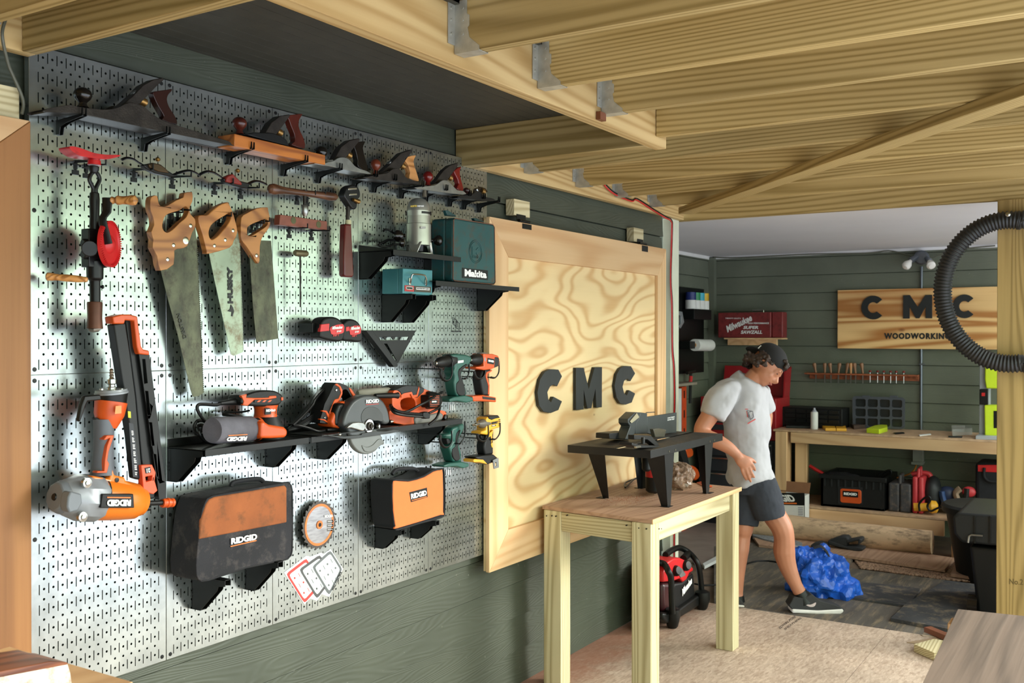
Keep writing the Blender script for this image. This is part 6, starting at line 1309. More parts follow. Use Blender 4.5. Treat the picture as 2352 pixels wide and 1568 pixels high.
# bench-top things
OG = M('organiser_grey', '4a4e56', .45, var=.08)
t = thing('organiser_case', 'open dark grey parts organiser lid with twelve square cells standing on the bench', 'organiser', bX(zI, 1385, 1230, 6.9))
q = [(1210, 1025), (1225, 1012), (1540, 1022), (1558, 1035), (1556, 1222), (1540, 1232), (1225, 1222), (1212, 1210)]
hs_ = []
for r in range(3):
    for cc_ in range(4): x0_ = 1228+cc_*81; y0_ = 1030+r*64+cc_*2; hs_.append([(x0_, y0_+8), (x0_+8, y0_), (x0_+62, y0_+2), (x0_+70, y0_+8), (x0_+70, y0_+44), (x0_+62, y0_+54), (x0_+8, y0_+52), (x0_, y0_+44)])
zq = FZ+.002
P = [bX(zI, x, y, 6.92) for x, y in q]; dz_ = zq-min(p.z for p in P); P = [p+UP*dz_*0 for p in P]
bp_(zI, q, 6.92, .02, 'lid_grid', OG, t, bev=.002, holes=hs_); bp_(zI, q, 6.941, .006, 'back_sheet', M('smoky_sheet', '24282a', .25), t)
for x in (1275, 1460): bp_(zI, [(x, 1008), (x+50, 1010), (x+50, 1022), (x, 1020)], 6.915, .02, 'latch', OG, t, bev=.001)
t = thing('parts_cabinet', 'low black cabinet of small tilting bins at the left end of the bench', 'parts cabinet', bX(zI, 930, 1225, 6.7))
q = [(722, 1080), (1140, 1078), (1142, 1222), (722, 1212)]; a, b = bX(zI, 760, 1085, 6.72), bX(zI, 1138, 1222, 6.72)
MB().box((6.74, a.y+.03, FZ+.001), (6.98, b.y, a.z)).build('case', PLB, t, bev=.004)
for r in range(3):
    for c_ in range(5 if r < 2 else 5):
        y0_ = a.y-.005-c_*(a.y-b.y-.02)/5; w_ = (a.y-b.y-.02)/5-.008; z0_ = a.z-.012-r*.038-.03
        MB().prism([(6.739, y0_, z0_), (6.739, y0_, z0_+.026), (6.712, y0_, z0_+.026), (6.725, y0_, z0_)], (0, -w_, 0)).build('bin', PLG, t, bev=.001)
o = MB().lathe(Vector((6.62, bX(zI, 957, 1228, 6.62).y, FZ+.001)), UP, [(0, .021), (.10, .021), (.108, .019), (.112, .012), (.125, .012), (.126, .008), (.138, .007)], 20)
t = thing('spray_can', 'white spray can standing on the bench in front of the black bin cabinet', 'spray can', (6.62, bX(zI, 957, 1228, 6.62).y, FZ)); fs_ = fw((6.62, o.v[0].y, FZ))/FPX/2.8966
o = MB().lathe(Vector((6.62, bX(zI, 957, 1228, 6.62).y, FZ+.001)), UP, [(0, 24*fs_), (112*fs_, 24*fs_), (116*fs_, 20*fs_)], 20).build('body', WPL, t); MB().lathe(Vector((6.62, bX(zI, 957, 1228, 6.62).y, FZ+.001+116*fs_)), UP, [(0, 18*fs_), (12*fs_, 11*fs_), (14*fs_, 8*fs_), (26*fs_, 7*fs_), (27*fs_, 3*fs_)], 16).build('nozzle', M('can_cap', '9a9ca4', .4), t)
def onbench(z, pts, h, nm, lab, cat, m_, grp=None, bev=.002, Z0=None):
    """footprint picked on the bench top"""
    zz = (FZ if Z0 is None else Z0)+.001; P = [on(2, zz, *z(x, y)) for x, y in pts]
    return tag(MB().prism(P, (0, 0, h)).build(nm, m_, bev=bev), lab, cat, grp)
onbench(zJ, [(500, 402), (620, 398), (635, 436), (540, 434)], .022, 'bit_case', 'small yellow case on the bench, left of a pair', 'case', YEL, 'yellow bit cases on the bench')
onbench(zJ, [(632, 400), (722, 406), (732, 438), (640, 436)], .022, 'bit_case', 'small yellow case on the bench, right of a pair', 'case', YEL, 'yellow bit cases on the bench')
onbench(zJ, [(985, 425), (1100, 405), (1106, 440), (1030, 462), (915, 452)], .035, 'tape_dispenser', 'bright lime plastic piece lying on the middle of the bench', 'dispenser', YELG)
t = onbench(zJ, [(1690, 440), (1870, 440), (1880, 470), (1700, 482)], .05, 'plastic_box', 'clear plastic box lid lying near the right end of the bench', 'box', M('clear_plastic', 'c8c8c4', .15, var=.02, alpha=.35))
onbench(zJ, [(1390, 474), (1500, 464), (1505, 472), (1400, 484)], .006, 'paper_strip', 'narrow white strip lying on the bench front', 'paper', PAPER); onbench(zJ, [(1660, 488), (1790, 490), (1788, 497), (1665, 495)], .008, 'marker_pen', 'black marker pen lying at the bench front edge', 'pen', BLK)
onbench(zJ, [(770, 400), (880, 385), (905, 410), (800, 420)], .03, 'scrap_tool', 'dark brown tool lying between the yellow cases and the organiser', 'tool', M('brown_scrap', '4a3a30', .6)); onbench(zJ, [(1160, 458), (1250, 452), (1262, 460), (1180, 466)], .008, 'small_pliers', 'small dark pliers lying flat on the bench middle', 'pliers', BLK); onbench(zJ, [(180, 392), (400, 398), (400, 412), (180, 408)], .02, 'black_tray', 'thin black tray in front of the bin cabinet', 'tray', PLB)
# band saw at right end
t = thing('band_saw', 'bench band saw with grey frame and lime green doors beside the post', 'band saw', on(2, FZ, *zJ(2010, 510)))
bx_ = 6.6; LG = M('saw_frame_grey', 'a3a7ab', .45, var=.05)
bp_(zI, [(2058, 732), (2118, 732), (2118, 1285), (2052, 1285)], bx_, .12, 'frame', LG, t, bev=.004); bp_(zI, [(2030, 1275), (2260, 1282), (2260, 1306), (2028, 1304)], bx_-.12, .28, 'base', LG, t, bev=.004)
bp_(zI, [(2095, 735), (2300, 735), (2300, 962), (2100, 962), (2090, 900)], bx_-.05, .1, 'upper_door', YELG, t, bev=.008); bp_(zI, [(2087, 1072), (2300, 1072), (2300, 1284), (2090, 1284)], bx_-.05, .1, 'lower_door', YELG, t, bev=.008)
bp_(zI, [(2055, 966), (2112, 966), (2112, 1070), (2055, 1068)], bx_-.03, .05, 'switch_box', BLK, t, bev=.003); bp_(zI, [(2070, 990), (2092, 990), (2092, 1012), (2070, 1012)], bx_-.036, .008, 'switch', REDB, t); bp_(zI, [(2150, 1110), (2180, 1110), (2180, 1225), (2150, 1225)], bx_-.052, .003, 'label', BLK, t)
# lower shelf things
def crate(): 
    t = thing('tool_crate', 'black plastic tool crate with an orange front badge on the lower shelf', 'crate', bX(zJ, 800, 1120, 6.5))
    a, b = bX(zJ, 500, 860, 6.5), bX(zJ, 1080, 1120, 6.5); z1_ = bX(zJ, 800, 850, 6.5).z; mb = MB()
    mb.box((6.5, a.y, LZ+.001), (6.52, b.y, z1_)); mb.box((6.98, a.y, LZ+.001), (6.96, b.y, z1_)); mb.box((6.5, a.y, LZ+.001), (6.98, a.y-.02, z1_)); mb.box((6.5, b.y, LZ+.001), (6.98, b.y+.02, z1_)); mb.box((6.5, a.y, LZ+.001), (6.98, b.y, LZ+.02)); mb.build('body', PLB, t, bev=.003)
    mb = MB(); mb.box((6.485, a.y+.015, z1_-.03), (6.50, b.y-.015, z1_+.005)); mb.build('rim', PLB, t, bev=.003)
    for i in range(9): yy = a.y-.03-i*(a.y-b.y-.06)/8; MB().box((6.49, yy-.006, z1_-.09), (6.4995, yy+.006, z1_-.03)).build('rib', PLG, t, bev=.001)
    bp_(zJ, [(675, 968), (690, 960), (850, 972), (866, 985), (866, 1090), (850, 1100), (690, 1088), (675, 1075)], 6.488, .012, 'badge', ORG, t, bev=.003); bp_(zJ, [(698, 980), (838, 990), (838, 1042), (698, 1032)], 6.484, .005, 'name_plate', BLK, t); btext('RIDGID', zJ, (708, 1018), (828, 1026), (708, 994), 6.4838, WHT, t, bold=.06)
    bp_(zJ, [(655, 945), (880, 950), (880, 1105), (655, 1100)], 6.4945, .005, 'front_panel', PLG, t)
crate()
cable('tool_strap', [bX(zJ, x, y, 6.7) for x, y in ((395, 752), (440, 780), (500, 815), (560, 850))], .014, REDB, 'red strap end sticking out of the black crate', 'strap'); cable('cord_loop', [bX(zJ, x, y, 6.7) for x, y in ((1030, 850), (1060, 820), (1110, 795), (1140, 800), (1135, 840), (1110, 880))], .008, CORD, 'black cord loop rising from the black crate', 'cord')
tag(MB().ball(bX(zJ, 680, 850, 6.7), (.09, .16, .03), 16, 8).build('tool_pile', M('dark_tools', '2a2a2e', .6, var=.5, sc=40), disp=(.04, .03)), 'dark jumble of tools filling the black crate', 'tools', kind='stuff')
def pcase(lab, x0, x1, yt, yb, m_, hx=None, dep=.3, X=6.52, grp=None):
    t = thing('plastic_case', lab, 'case', bX(zJ, (x0+x1)/2, yb, X), grp); a, b = bX(zJ, x0, yt, X), bX(zJ, x1, yb, X)
    mid = (a.y+b.y)/2; MB().box((X, a.y, LZ+.001), (X+dep, mid+.001, a.z)).build('shell', m_, t, bev=.015, seg=3); MB().box((X, mid-.001, LZ+.001), (X+dep, b.y, a.z)).build('shell', m_, t, bev=.015, seg=3)
    MB().tube([Vector((X+q, mid, a.z+zz)) for q, zz in ((.03, -.01), (.035, .05), (.12, .06), (.13, -.01))], .012, 8).build('handle', m_, t)
pcase('dusty dark grey plastic tool case standing right of the black crate', 1112, 1318, 905, 1135, M('dusty_case', '3c3a3c', .7, var=.25, dirt='6a5c4c'))
pcase('red plastic tool case standing right of the dusty grey case', 1330, 1435, 850, 1120, M('faded_red', 'b83238', .5, var=.15)); 
t = thing('power_tool', 'dark grey bulky power tool leaning against the red case', 'power tool', bX(zJ, 1500, 1110, 6.6)); MB().ball(bX(zJ, 1520, 1000, 6.66), (.1, .07, .13), 20, 12).build('body', PLG, t, disp=(.02, .05)); mb = MB().tube(smoothpts([bX(zJ, x, y, 6.66) for x, y in ((1500, 880), (1490, 830), (1420, 815), (1330, 830))], 4, False), .018, 8); mb.build('handle', M('faded_red', 'b83238'), t)
t = thing('jigsaw', 'yellow and black corded jigsaw lying in front of the red case', 'jigsaw', bX(zJ, 1450, 1165, 6.48)); A_, B_ = bX(zJ, 1345, 1128, 6.52), bX(zJ, 1570, 1128, 6.55); L_ = (B_-A_).length; MB().lathe(A_, B_-A_, [(0, .03), (L_*.3, .032), (L_*.6, .03)], 16).build('body', YEL, t); MB().lathe(A_+(B_-A_)*.62, B_-A_, [(0, .04), (L_*.1, .05), (L_*.3, .045), (L_*.38, .02)], 16).build('motor_end', YEL, t)
MB().tube(smoothpts([bX(zJ, x, y, 6.48) for x, y in ((1400, 1165), (1395, 1100), (1440, 1050), (1480, 1030), (1500, 1060), (1470, 1120), (1500, 1165), (1560, 1140), (1640, 1110))], 4, False), .008, 8).build('cord', CORD, t)
BLU = M('dull_blue', '2f4a78', .5); 
def clamp(lab, pts, m_, r=.02, nm='grip_tool', cat='tool', X=6.6):
    t = thing(nm, lab, cat, bX(zJ, *pts[-1], X)); MB().tube(smoothpts([bX(zJ, x, y, X) for x, y in pts], 4, False), r, 8, flat=.7).build('body', m_, t); return t
t = clamp('blue handled power tool, first of three right of the jigsaw', [(1600, 985), (1610, 1040), (1630, 1100), (1640, 1150)], BLU, .026); MB().ball(bX(zJ, 1650, 1010, 6.66), (.05, .07, .06), 14, 10).build('motor', M('blue_dark', '26304a', .5), t)
t = clamp('tan and black power tool, second of three right of the jigsaw', [(1770, 960), (1730, 1000), (1745, 1060), (1755, 1110)], M('dull_tan', '8c7660', .6), .026); MB().ball(bX(zJ, 1720, 1120, 6.66), (.06, .09, .05), 14, 10).build('motor', PLB, t)
t = clamp('black and red drill lying behind the bin lid, third of three right of the jigsaw', [(1830, 960), (1825, 1020), (1810, 1090), (1818, 1160)], PLG, .024); MB().ball(bX(zJ, 1850, 990, 6.62), (.03, .05, .04), 14, 10).build('motor', M('faded_red', 'b83238'), t)
t = thing('contractor_bag', 'black and red equipment bag at the right end of the lower shelf', 'bag', bX(zJ, 2000, 980, 6.6)); a, b = bX(zJ, 1905, 720, 6.6), bX(zJ, 2160, 1000, 6.6); MB().box((6.6, a.y, LZ+.001), (6.9, b.y, a.z)).build('body', NYLB, t, bev=.03, seg=3); bp_(zJ, [(1930, 745), (2160, 745), (2160, 815), (1930, 805)], 6.595, .01, 'red_panel', REDB, t, bev=.002)
MB().tube(smoothpts([bX(zJ, x, y, 6.58) for x, y in ((1990, 770), (1990, 850), (2030, 890), (2100, 900))], 4, False), .01, 8).build('strap', NYLB, t)
# cardboard box
t = thing('cardboard_box', 'open cardboard box with black and white print and orange stripe beside the walking person', 'box', on(2, -.03, 1850, 1187))
X = 6.30; a, b = bX(zJ, 30, 1000, X), bX(zJ, 350, 1225, X); z0_ = -.034
mb = MB().box((X, a.y, z0_), (X+.004, b.y, a.z)).box((X+.126, a.y, z0_), (X+.13, b.y, a.z)).box((X, a.y, z0_), (X+.13, a.y-.004, a.z)).box((X, b.y, z0_), (X+.13, b.y+.004, a.z)).box((X, a.y, z0_), (X+.13, b.y, z0_+.004)); mb.build('carton', PAPER, t)
bp_(zJ, [(32, 998), (348, 1000), (350, 1115), (32, 1105)], X-.002, .0015, 'printed_band', BLK, t); btext('RIDGID', zJ, (40, 1082), (275, 1080), (0, 1018), X-.0025, WHT, t, bold=.05); bp_(zJ, [(150, 1088), (278, 1090), (278, 1102), (150, 1100)], X-.004, .001, 'stripe', ORL, t)
for i in range(5): bp_(zJ, [(290, 1130+i*16), (335, 1130+i*16), (335, 1138+i*16), (290, 1138+i*16)], X-.002, .001, 'print', M('print_light_grey', '9a9aa2', .6), t)
MB().prism([(X+.125, a.y, a.z), (X+.125, b.y, a.z), (X+.13, b.y-.01, a.z+.085), (X+.13, a.y, a.z+.085)], (.004, 0, 0)).build('flap', CARDD, t)
# log
p0 = on(0, 6.19, 1715, 1195); p1 = on(0, 6.19, 2142, 1222)
t = thing('log', 'long peeled log with dark knots lying in front of the bench', 'log', (6.19, (p0.y+p1.y)/2, -.012))
BARK = M('peeled_log', 'd0b08c', .75, var=.2, sc=9, dirt='33241c', bump=.8, bsc=18, stretch=(1, .35, 1))
n = 24; mb = MB(); pts = []; rs = []
for i in range(n+1): u = i/n; pts.append(Vector((6.19+.01*math.sin(u*5), p0.y+(p1.y-p0.y)*u, .083+.004*math.sin(u*7)))); rs.append(.093+.004*math.sin(u*11)-.006*u)
mb.tube(pts, rs, 24); mb.build('trunk', BARK, t)
# clog, second shoe
def clog(z, pts, lab, X): 
    t = thing('clog', lab, 'shoe', bX(z, *pts[0], X)); return t
FB = -.012
t = thing('clog', 'black foam clog lying on the pale board in front of the log', 'shoe', on(2, FB, *zL(640, 505)))
c = on(2, 0, *zL(640, 495)); Xc = min(c.x, 5.97)
bp_(zL, [(495, 455), (560, 475), (720, 512), (778, 505), (780, 485), (720, 470), (640, 470), (560, 440), (495, 420)], Xc, .10, 'sole', M('clog_black', '26282a', .7), t, bev=.012, seg=3)
bp_(zL, [(497, 450), (500, 425), (555, 402), (600, 388), (640, 390), (665, 410), (645, 470), (560, 470)], Xc+.004, .092, 'toe', M('clog_black', '26282a'), t, bev=.03, seg=4)
bp_(zL, [(640, 425), (750, 405), (765, 420), (755, 450), (735, 455), (738, 425), (650, 445)], Xc-.004, .11, 'heel_strap', M('clog_black', '26282a'), t, bev=.006)
t = thing('clog', 'dark clog half hidden behind the blue tarp bag', 'shoe', on(2, FB, *zL(420, 480))); bp_(zL, [(352, 472), (365, 450), (420, 440), (470, 455), (486, 480), (478, 500), (400, 500)], 5.9, .1, 'upper', M('clog_black', '26282a'), t, bev=.02, seg=3)
# floor coverings behind the sheet edge
def flat(nm, lab, cat, z, pts, m_, z0, th, kind=None, group=None, bev=.001):
    P = [on(2, z0+th, *z(x, y)) for x, y in pts]; o = MB().prism(P, (0, 0, -th)).build(nm, m_, bev=bev, smooth=False); return tag(o, lab, cat, group, kind)
MG = 'black rubber mats on the ground'
flat('rubber_mat', 'ribbed black rubber mat under the front foot, the largest mat', 'mat', zL, [(-420, 470), (-120, 440), (700, 560), (640, 640), (1440, 740), (1120, 930), (1000, 1040), (1500, 1200), (1400, 1230), (960, 1128), (0, 985), (-420, 930)], MATR2, -.035, .022, group=MG)
flat('rubber_mat', 'black rubber mat lying right of the blue tarp bag, on the ribbed mat', 'mat', zL, [(680, 750), (1250, 800), (1150, 930), (1110, 940), (640, 870)], MATR, -.012, .014, group=MG)
flat('rubber_mat', 'tilted black rubber mat beside the wheeled bin', 'mat', zL, [(1440, 740), (1700, 775), (1720, 1000), (1540, 1000), (1460, 1130), (1000, 1045), (1120, 930)], MATR, -.0125, .02, group=MG)
flat('plywood_strip', 'long pale board on the ground in front of the log, under the clog', 'board', zL, [(-100, 400), (200, 395), (500, 430), (800, 455), (1520, 562), (1435, 655), (660, 545), (-60, 455)], tplyW, -.0125, .02); flat('plywood_strip', 'short pale board on the ground beside the cardboard box and bin', 'board', zL, [(1545, 572), (1760, 600), (1760, 730), (1480, 690)], tplyW, -.0125, .02)
flat('floor_sheet', 'worn grey plywood sheet on the ground seen between the work table legs', 'board', zV, [(150, 470), (180, 340), (760, 250), (850, 520), (680, 730), (540, 830), (420, 770), (200, 740)], M('worn_sheet', '8a7a70', .8, var=.15, sc=6), -.034, .02)
flat('trim_strip', 'white painted strip lying at the edge of the worn grey sheet', 'strip', zV, [(525, 800), (680, 715), (760, 690), (765, 715), (690, 755), (545, 830)], WPL, -.012, .02)
mb = MB(); random.seed(11)
ga = [on(2, -.03, *zL(x, y)) for x, y in ((700, 565), (1440, 668), (1530, 575), (1560, 720), (1660, 760), (1440, 742), (760, 650))]
from mathutils import geometry as _g
tri = [(0, 6, 5), (0, 5, 1), (1, 5, 4), (1, 4, 3), (1, 3, 2)]
ar = []
for k_ in tri: A_, B_, C_ = [ga[i] for i in k_]; ar.append(((B_-A_).cross(C_-A_)).length/2)
for k_, s_ in zip(tri, ar):
    A_, B_, C_ = [ga[i] for i in k_]
    for i in range(int(2600*s_/sum(ar))):
        u, v = random.random(), random.random()
        if u+v > 1: u, v = 1-u, 1-v
        p = A_+(B_-A_)*u+(C_-A_)*v; r = .006+random.random()*.009; mb.ball(p+UP*r*.4, (r, r*(.6+random.random()*.6), r*.6), 6, 4)
tag(mb.build('gravel', M('river_gravel', '9a7c64', .8, var=.5, sc=60), smooth=True), 'patch of brown gravel between the pale boards and the mats', 'gravel', kind='stuff')
t = flat('grip_strip', 'grey ribbed metal strip lying beside the log behind the walking person', 'strip', zL, [(-110, 330), (20, 345), (290, 440), (290, 462), (200, 462), (-20, 410), (-110, 380)], M('grip_metal', '8f959a', .6, .3, var=.3, sc=60, bump=1, bsc=90), -.012, .03)
cable('ground_cable', [on(2, -.008, *zW_) for zW_ in ((1700, 1300), (1740, 1288), (1790, 1292), (1830, 1315))], .006, CORD, 'black cord lying on the mats behind the legs', 'cord'); cable('ground_cable', [on(2, -.005, x, y) for x, y in ((1950, 1370), (2000, 1378), (2050, 1385), (2090, 1388))], .008, CORD, 'black cord lying along the mat right of the blue bag', 'cord')
# blue tarp bag
t = thing('tarp_bag', 'crumpled blue plastic tarp bag on the rubber mat behind the front foot', 'bag', on(2, -.01, *zL(430, 900)))
BT_ = M('blue_tarp', '1c56b8', .32, var=.25, sc=6, bump=.5, bsc=25); c = on(2, -.01, *zL(430, 860)); F_ = fw(c); mb = MB()
def bl_(x, y, dF, r): mb.ball(at(*zL(x, y), F_+dF), r, 22, 14)
bl_(420, 730, .06, (.16, .17, .16)); bl_(320, 600, .10, (.12, .12, .10)); bl_(560, 790, .02, (.11, .12, .09)); bl_(480, 640, .08, (.10, .1, .10)); bl_(420, 540, .12, (.08, .08, .06))
mb.v = [Vector((v.x, v.y, max(v.z, -.011))) for v in mb.v]
o = mb.build('tarp', BT_, t, remesh=.011, disp=(.10, .12)); o.modifiers['r'].use_smooth_shade = False
tx = bpy.data.textures.new('crumple', 'VORONOI'); tx.noise_scale = .075; tx.distance_metric = 'DISTANCE'; md = o.modifiers.new('d3', 'DISPLACE'); md.texture = tx; md.strength = .065; md.mid_level = .4; md.texture_coords = 'LOCAL'
md = o.modifiers.new('d2', 'DECIMATE'); md.ratio = .55
MB().tube(smoothpts([at(*zL(x, y), F_+.05) for x, y in ((380, 480), (440, 470), (490, 520), (520, 590))], 4, False), .012, 8, flat=.4).build('black_handle', NYLB, t)
# wheeled bin
t = thing('wheeled_bin', 'tall black wheeled trash bin standing partly behind the porch post', 'bin', (5.0, -1.75, -.03))
Xb = 4.72; a, b = on(0, Xb, 2245, 1400), on(0, Xb, 2228, 1250); y0_ = b.y; zt_ = b.z
mb = MB(); mb.prism([(Xb, a.y, -.03), (Xb-.03, y0_, zt_), (Xb-.03, y0_-.5, zt_), (Xb, a.y-.44, -.03)], (.5, 0, 0)); mb.build('body', PLB, t, bev=.02, seg=3)
P = [on(0, Xb-.07, *zL(x, y)) for x, y in ((1497, 235), (1540, 200), (1840, 212), (1840, 465), (1660, 450), (1570, 440), (1510, 370))]; P[2].y = P[3].y = y0_-.56
MB().prism(P, (.62, 0, 0)).build('lid', PLG, t, bev=.015, seg=3)
MB().tube([on(0, Xb-.085, *zL(x, y)) for x, y in ((1740, 385), (1650, 378), (1630, 390), (1622, 440))], .006, 8).build('latch_bar', SSTEEL, t)
for x in (1672, 1795): MB().box(on(0, Xb-.078, *zL(x, 225)), on(0, Xb-.069, *zL(x+12, 445))).build('lid_rib', PLB, t)
MB().cyl((Xb+.02, a.y+.05, .03), (Xb+.02, a.y+.0, .03), .06, n=20).build('wheel', BLW, t)
t = thing('round_bin', 'second black bin with a round dished lid behind the wheeled bin', 'bin', (6.0, -1.5, -.03)); c = on(0, 5.9, *zL(1760, 110)); cc_ = Vector((5.75, c.y-.05, -.03))
MB().lathe(cc_, UP, [(0, .2), (c.z-.02, .27)], 28).build('body', PLB, t); MB().lathe(cc_+UP*(c.z-.02), UP, [(0, .29), (.04, .30), (.055, .28), (.05, .2), (.045, .05)], 32).build('lid', PLG, t)
t = thing('cardboard_box', 'plain cardboard box on the ground left of the wheeled bin', 'box', on(2, -.03, *zL(1560, 570))); a, b = on(0, 6.15, *zL(1488, 380)), on(0, 6.15, *zL(1700, 572)); MB().box((6.15, a.y, -.034), (6.42, b.y, a.z+.12)).build('carton', CARD, t, bev=.002)
# tool chest in the corner
t = thing('tool_chest', 'red mechanic tool chest with open lid over dark drawers, behind the person', 'tool chest', on(2, -.03, 1700, 1160)); X = 6.56
ty0 = on(0, X, *zI(200, 1000)).y; ty1 = max(on(0, X, *zI(720, 1000)).y, by0+.012); zc1 = on(0, X, *zI(250, 1015)).z; zb_ = on(0, X, *zI(250, 1285)).z
RC = M('chest_red', '9a1c22', .35, var=.08)
MB().box((X, ty0, zb_), (X+.38, ty1, zc1)).build('top_box', RC, t, bev=.004); zl1 = on(0, X+.3, *zI(300, 810)).z
MB().prism([(X+.36, ty0-.06, zc1), (X+.42, ty0-.06, zl1), (X+.42, ty1, zl1), (X+.36, ty1, zc1)], (.012, 0, 0)).build('lid', RC, t, bev=.002); MB().prism([(X+.42, ty1, zl1), (X+.36, ty1, zc1), (X+.22, ty1, zc1), (X+.25, ty1, zl1-.04)], (0, .01, 0)).build('lid_side', RC, t)
MB().box((X-.01, ty0+.01, -.03), (X+.4, ty1-.01, zb_-.002)).build('cabinet', M('cabinet_dark', '1d2026', .4), t, bev=.004)
for i in range(4):
    zz = zc1-.05-i*.06
    if zz < zb_: break
    MB().box((X-.012, ty0-.03, zz-.045), (X-.0005, ty1+.1, zz)).build('drawer', M('drawer_dark', '2b2e34', .4), t, bev=.002)
for i in range(5):
    zz = zb_-.03-i*.13; d_ = MB().box((X-.022, ty0-.02, zz-.115), (X-.0105, ty1+.02, zz)).build('drawer', M('drawer_dark', '2b2e34', .4), t, bev=.002); MB().box((X-.034, ty0-.03, zz-.014), (X-.0225, ty1+.03, zz-.002)).build('drawer_pull', STEEL, d_, bev=.001)
MB().box((X-.012, ty1+.06, zc1-.075), (X-.001, ty1+.02, zc1-.055)).build('latch', STEEL, t)
# recess wall: black board with tools
YR = .905
t = thing('black_pegboard', 'black pegboard on the recess wall behind the pale corner trim', 'pegboard', on(1, YR, *zI(130, 850)))
def rY(x, y, Y=YR): return on(1, Y, *zI(x, y))
a, b = rY(20, 280), rY(222, 852); MB().box((a.x-.35, YR, b.z), (b.x, YR+.02, a.z)).build('board', BLK, t)
t = thing('spray_can_rack', 'black wall box holding four spray cans on the recess pegboard', 'rack', rY(210, 500, .84)); a, b = rY(158, 432, .80), rY(272, 505, .80); MB().box((a.x, .80, b.z), (b.x, .903, a.z)).build('rack', BLK, t, bev=.002); za_ = a.z; xa_, xb_ = a.x, b.x
for i, (c_, nm) in enumerate((('20306e', 'dark blue cap, leftmost'), ('2c8a58', 'green cap, second'), ('38a8c0', 'light blue cap, third'), ('d8b02a', 'yellow cap, rightmost'))):
    x_ = xa_+(xb_-xa_)*(i+.5)/4; o = thing('spray_can', 'spray can with a %s, in the black wall rack' % nm, 'spray can', (x_, .85, za_), 'spray cans in the recess rack'); r_ = (xb_-xa_)/8.6
    MB().cyl((x_, .85, za_+.002), (x_, .85, za_+.075), r_, n=16).build('body', WPL, o); MB().cyl((x_, .85, za_+.0755), (x_, .85, za_+.14), r_*.95, n=16).build('cap', M('cap'+c_, c_, .45), o)
t = thing('paper_towel_roll', 'white paper towel roll on a black holder on the recess wall', 'paper towel', rY(210, 715, .8)); a = rY(160, 672, .80); F_ = fw(a)/FPX/2.8966
b = rY(262, 674, .80)
MB().lathe(a, b-a, [(-.01, 12*F_), (0, 12*F_), (0, 40*F_), ((b-a).length, 40*F_), ((b-a).length+.001, 10*F_)], 28).build('roll', PAPER, t); MB().box((a.x-.12, .79, a.z-.03), (a.x-.012, .903, a.z+.03)).build('holder', BLK, t, bev=.002)
MB().cyl(a-Vector((.011, 0, 0)), a+Vector((.004, 0, 0)), 14*F_, n=14).build('core', CARD, t)
t = thing('hammer', 'hammer with a red and black handle hanging on the recess wall', 'hammer', rY(130, 1070, .86)); MB().tube([rY(135, 850, .87), rY(130, 1060, .87)], .013, 8).build('handle', BLK, t); MB().tube([rY(136, 880, .865), rY(132, 930, .865)], .016, 8).build('red_grip', REDB, t); MB().tube([rY(110, 858, .865), rY(160, 845, .865)], .014, 8).build('head', IRON, t)
t = thing('box_level', 'orange spirit level standing upright in the recess', 'level', rY(90, 1240, .8)); a, b = rY(78, 950, .80), rY(106, 1500, .80); MB().box((a.x, .80, -.03), (b.x, .84, a.z)).build('body', M('level_orange', 'c8481e', .45), t, bev=.002)
for y in (1000, 1130, 1250): c_ = rY(92, y, .80); MB().box((c_.x-.012, .7985, c_.z-.03), (c_.x+.008, .80, c_.z+.03)).build('vial', BLK, t)
tag(MB().box((rY(56, 960, .8).x, .80, -.03), (rY(74, 960, .8).x, .83, rY(60, 962, .8).z)).build('white_straightedge', WPL, bev=.002), 'white straightedge standing beside the orange level in the recess', 'straightedge')
t = thing('recess_shelf', 'thin wooden shelf edge in the recess above the orange level', 'shelf', rY(110, 930, .7)); a, b = rY(48, 905, .70), rY(178, 935, .70); MB().box((a.x-.2, .70, b.z), (b.x, .933, b.z+.02)).build('shelf_board', M('grey_wood', '8a8070', .7), t, bev=.001)
t = thing('caulk_gun', 'pale triangular tool hanging at the top of the recess pegboard', 'tool', rY(70, 560, .86)); mb = MB(); P = [rY(x, y, .85) for x, y in ((50, 445), (80, 452), (92, 520), (68, 562), (50, 548), (70, 530), (72, 480), (50, 470))]; mb.prism(P, (0, .02, 0)); mb.build('body', M('tool_silver', 'a9b0b4', .35, .6), t, bev=.002)

# orange nailers hanging below the recess pegboard, seen under the router table
zR_ = Zm(1300, 920, 5.6)
def rn(x, y, Y=.72): return on(1, Y, *zR_(x, y))
def nailer(lab, top, mid, low):
    t = thing('finish_nailer', lab, 'nail gun', rn(*low[0]), 'orange nailers in the recess')
    for P, nm, m_, th in ((top, 'head', ORG, .09), (mid, 'magazine', PLG, .05), (low, 'body', ORG, .10)):
        MB().prism(smoothpts([rn(x, y) for x, y in P], 2), (0, th, 0)).build(nm, m_, t, bev=.012, seg=3)
    MB().prism([rn(low[0][0]+20, low[0][1]+70, .715), rn(low[0][0]+60, low[0][1]+60, .715), rn(low[0][0]+60, low[0][1]+120, .715), rn(low[0][0]+20, low[0][1]+125, .715)], (0, .006, 0)).build('plate', STEEL, t)
nailer('orange and dark grey nailer hanging in the recess, seen under the router table', [(1545, 610), (1610, 605), (1640, 640), (1635, 715), (1560, 730)], [(1470, 640), (1540, 630), (1600, 860), (1640, 900), (1560, 900), (1500, 760)], [(1590, 850), (1640, 835), (1700, 880), (1725, 970), (1680, 1025), (1640, 990)])

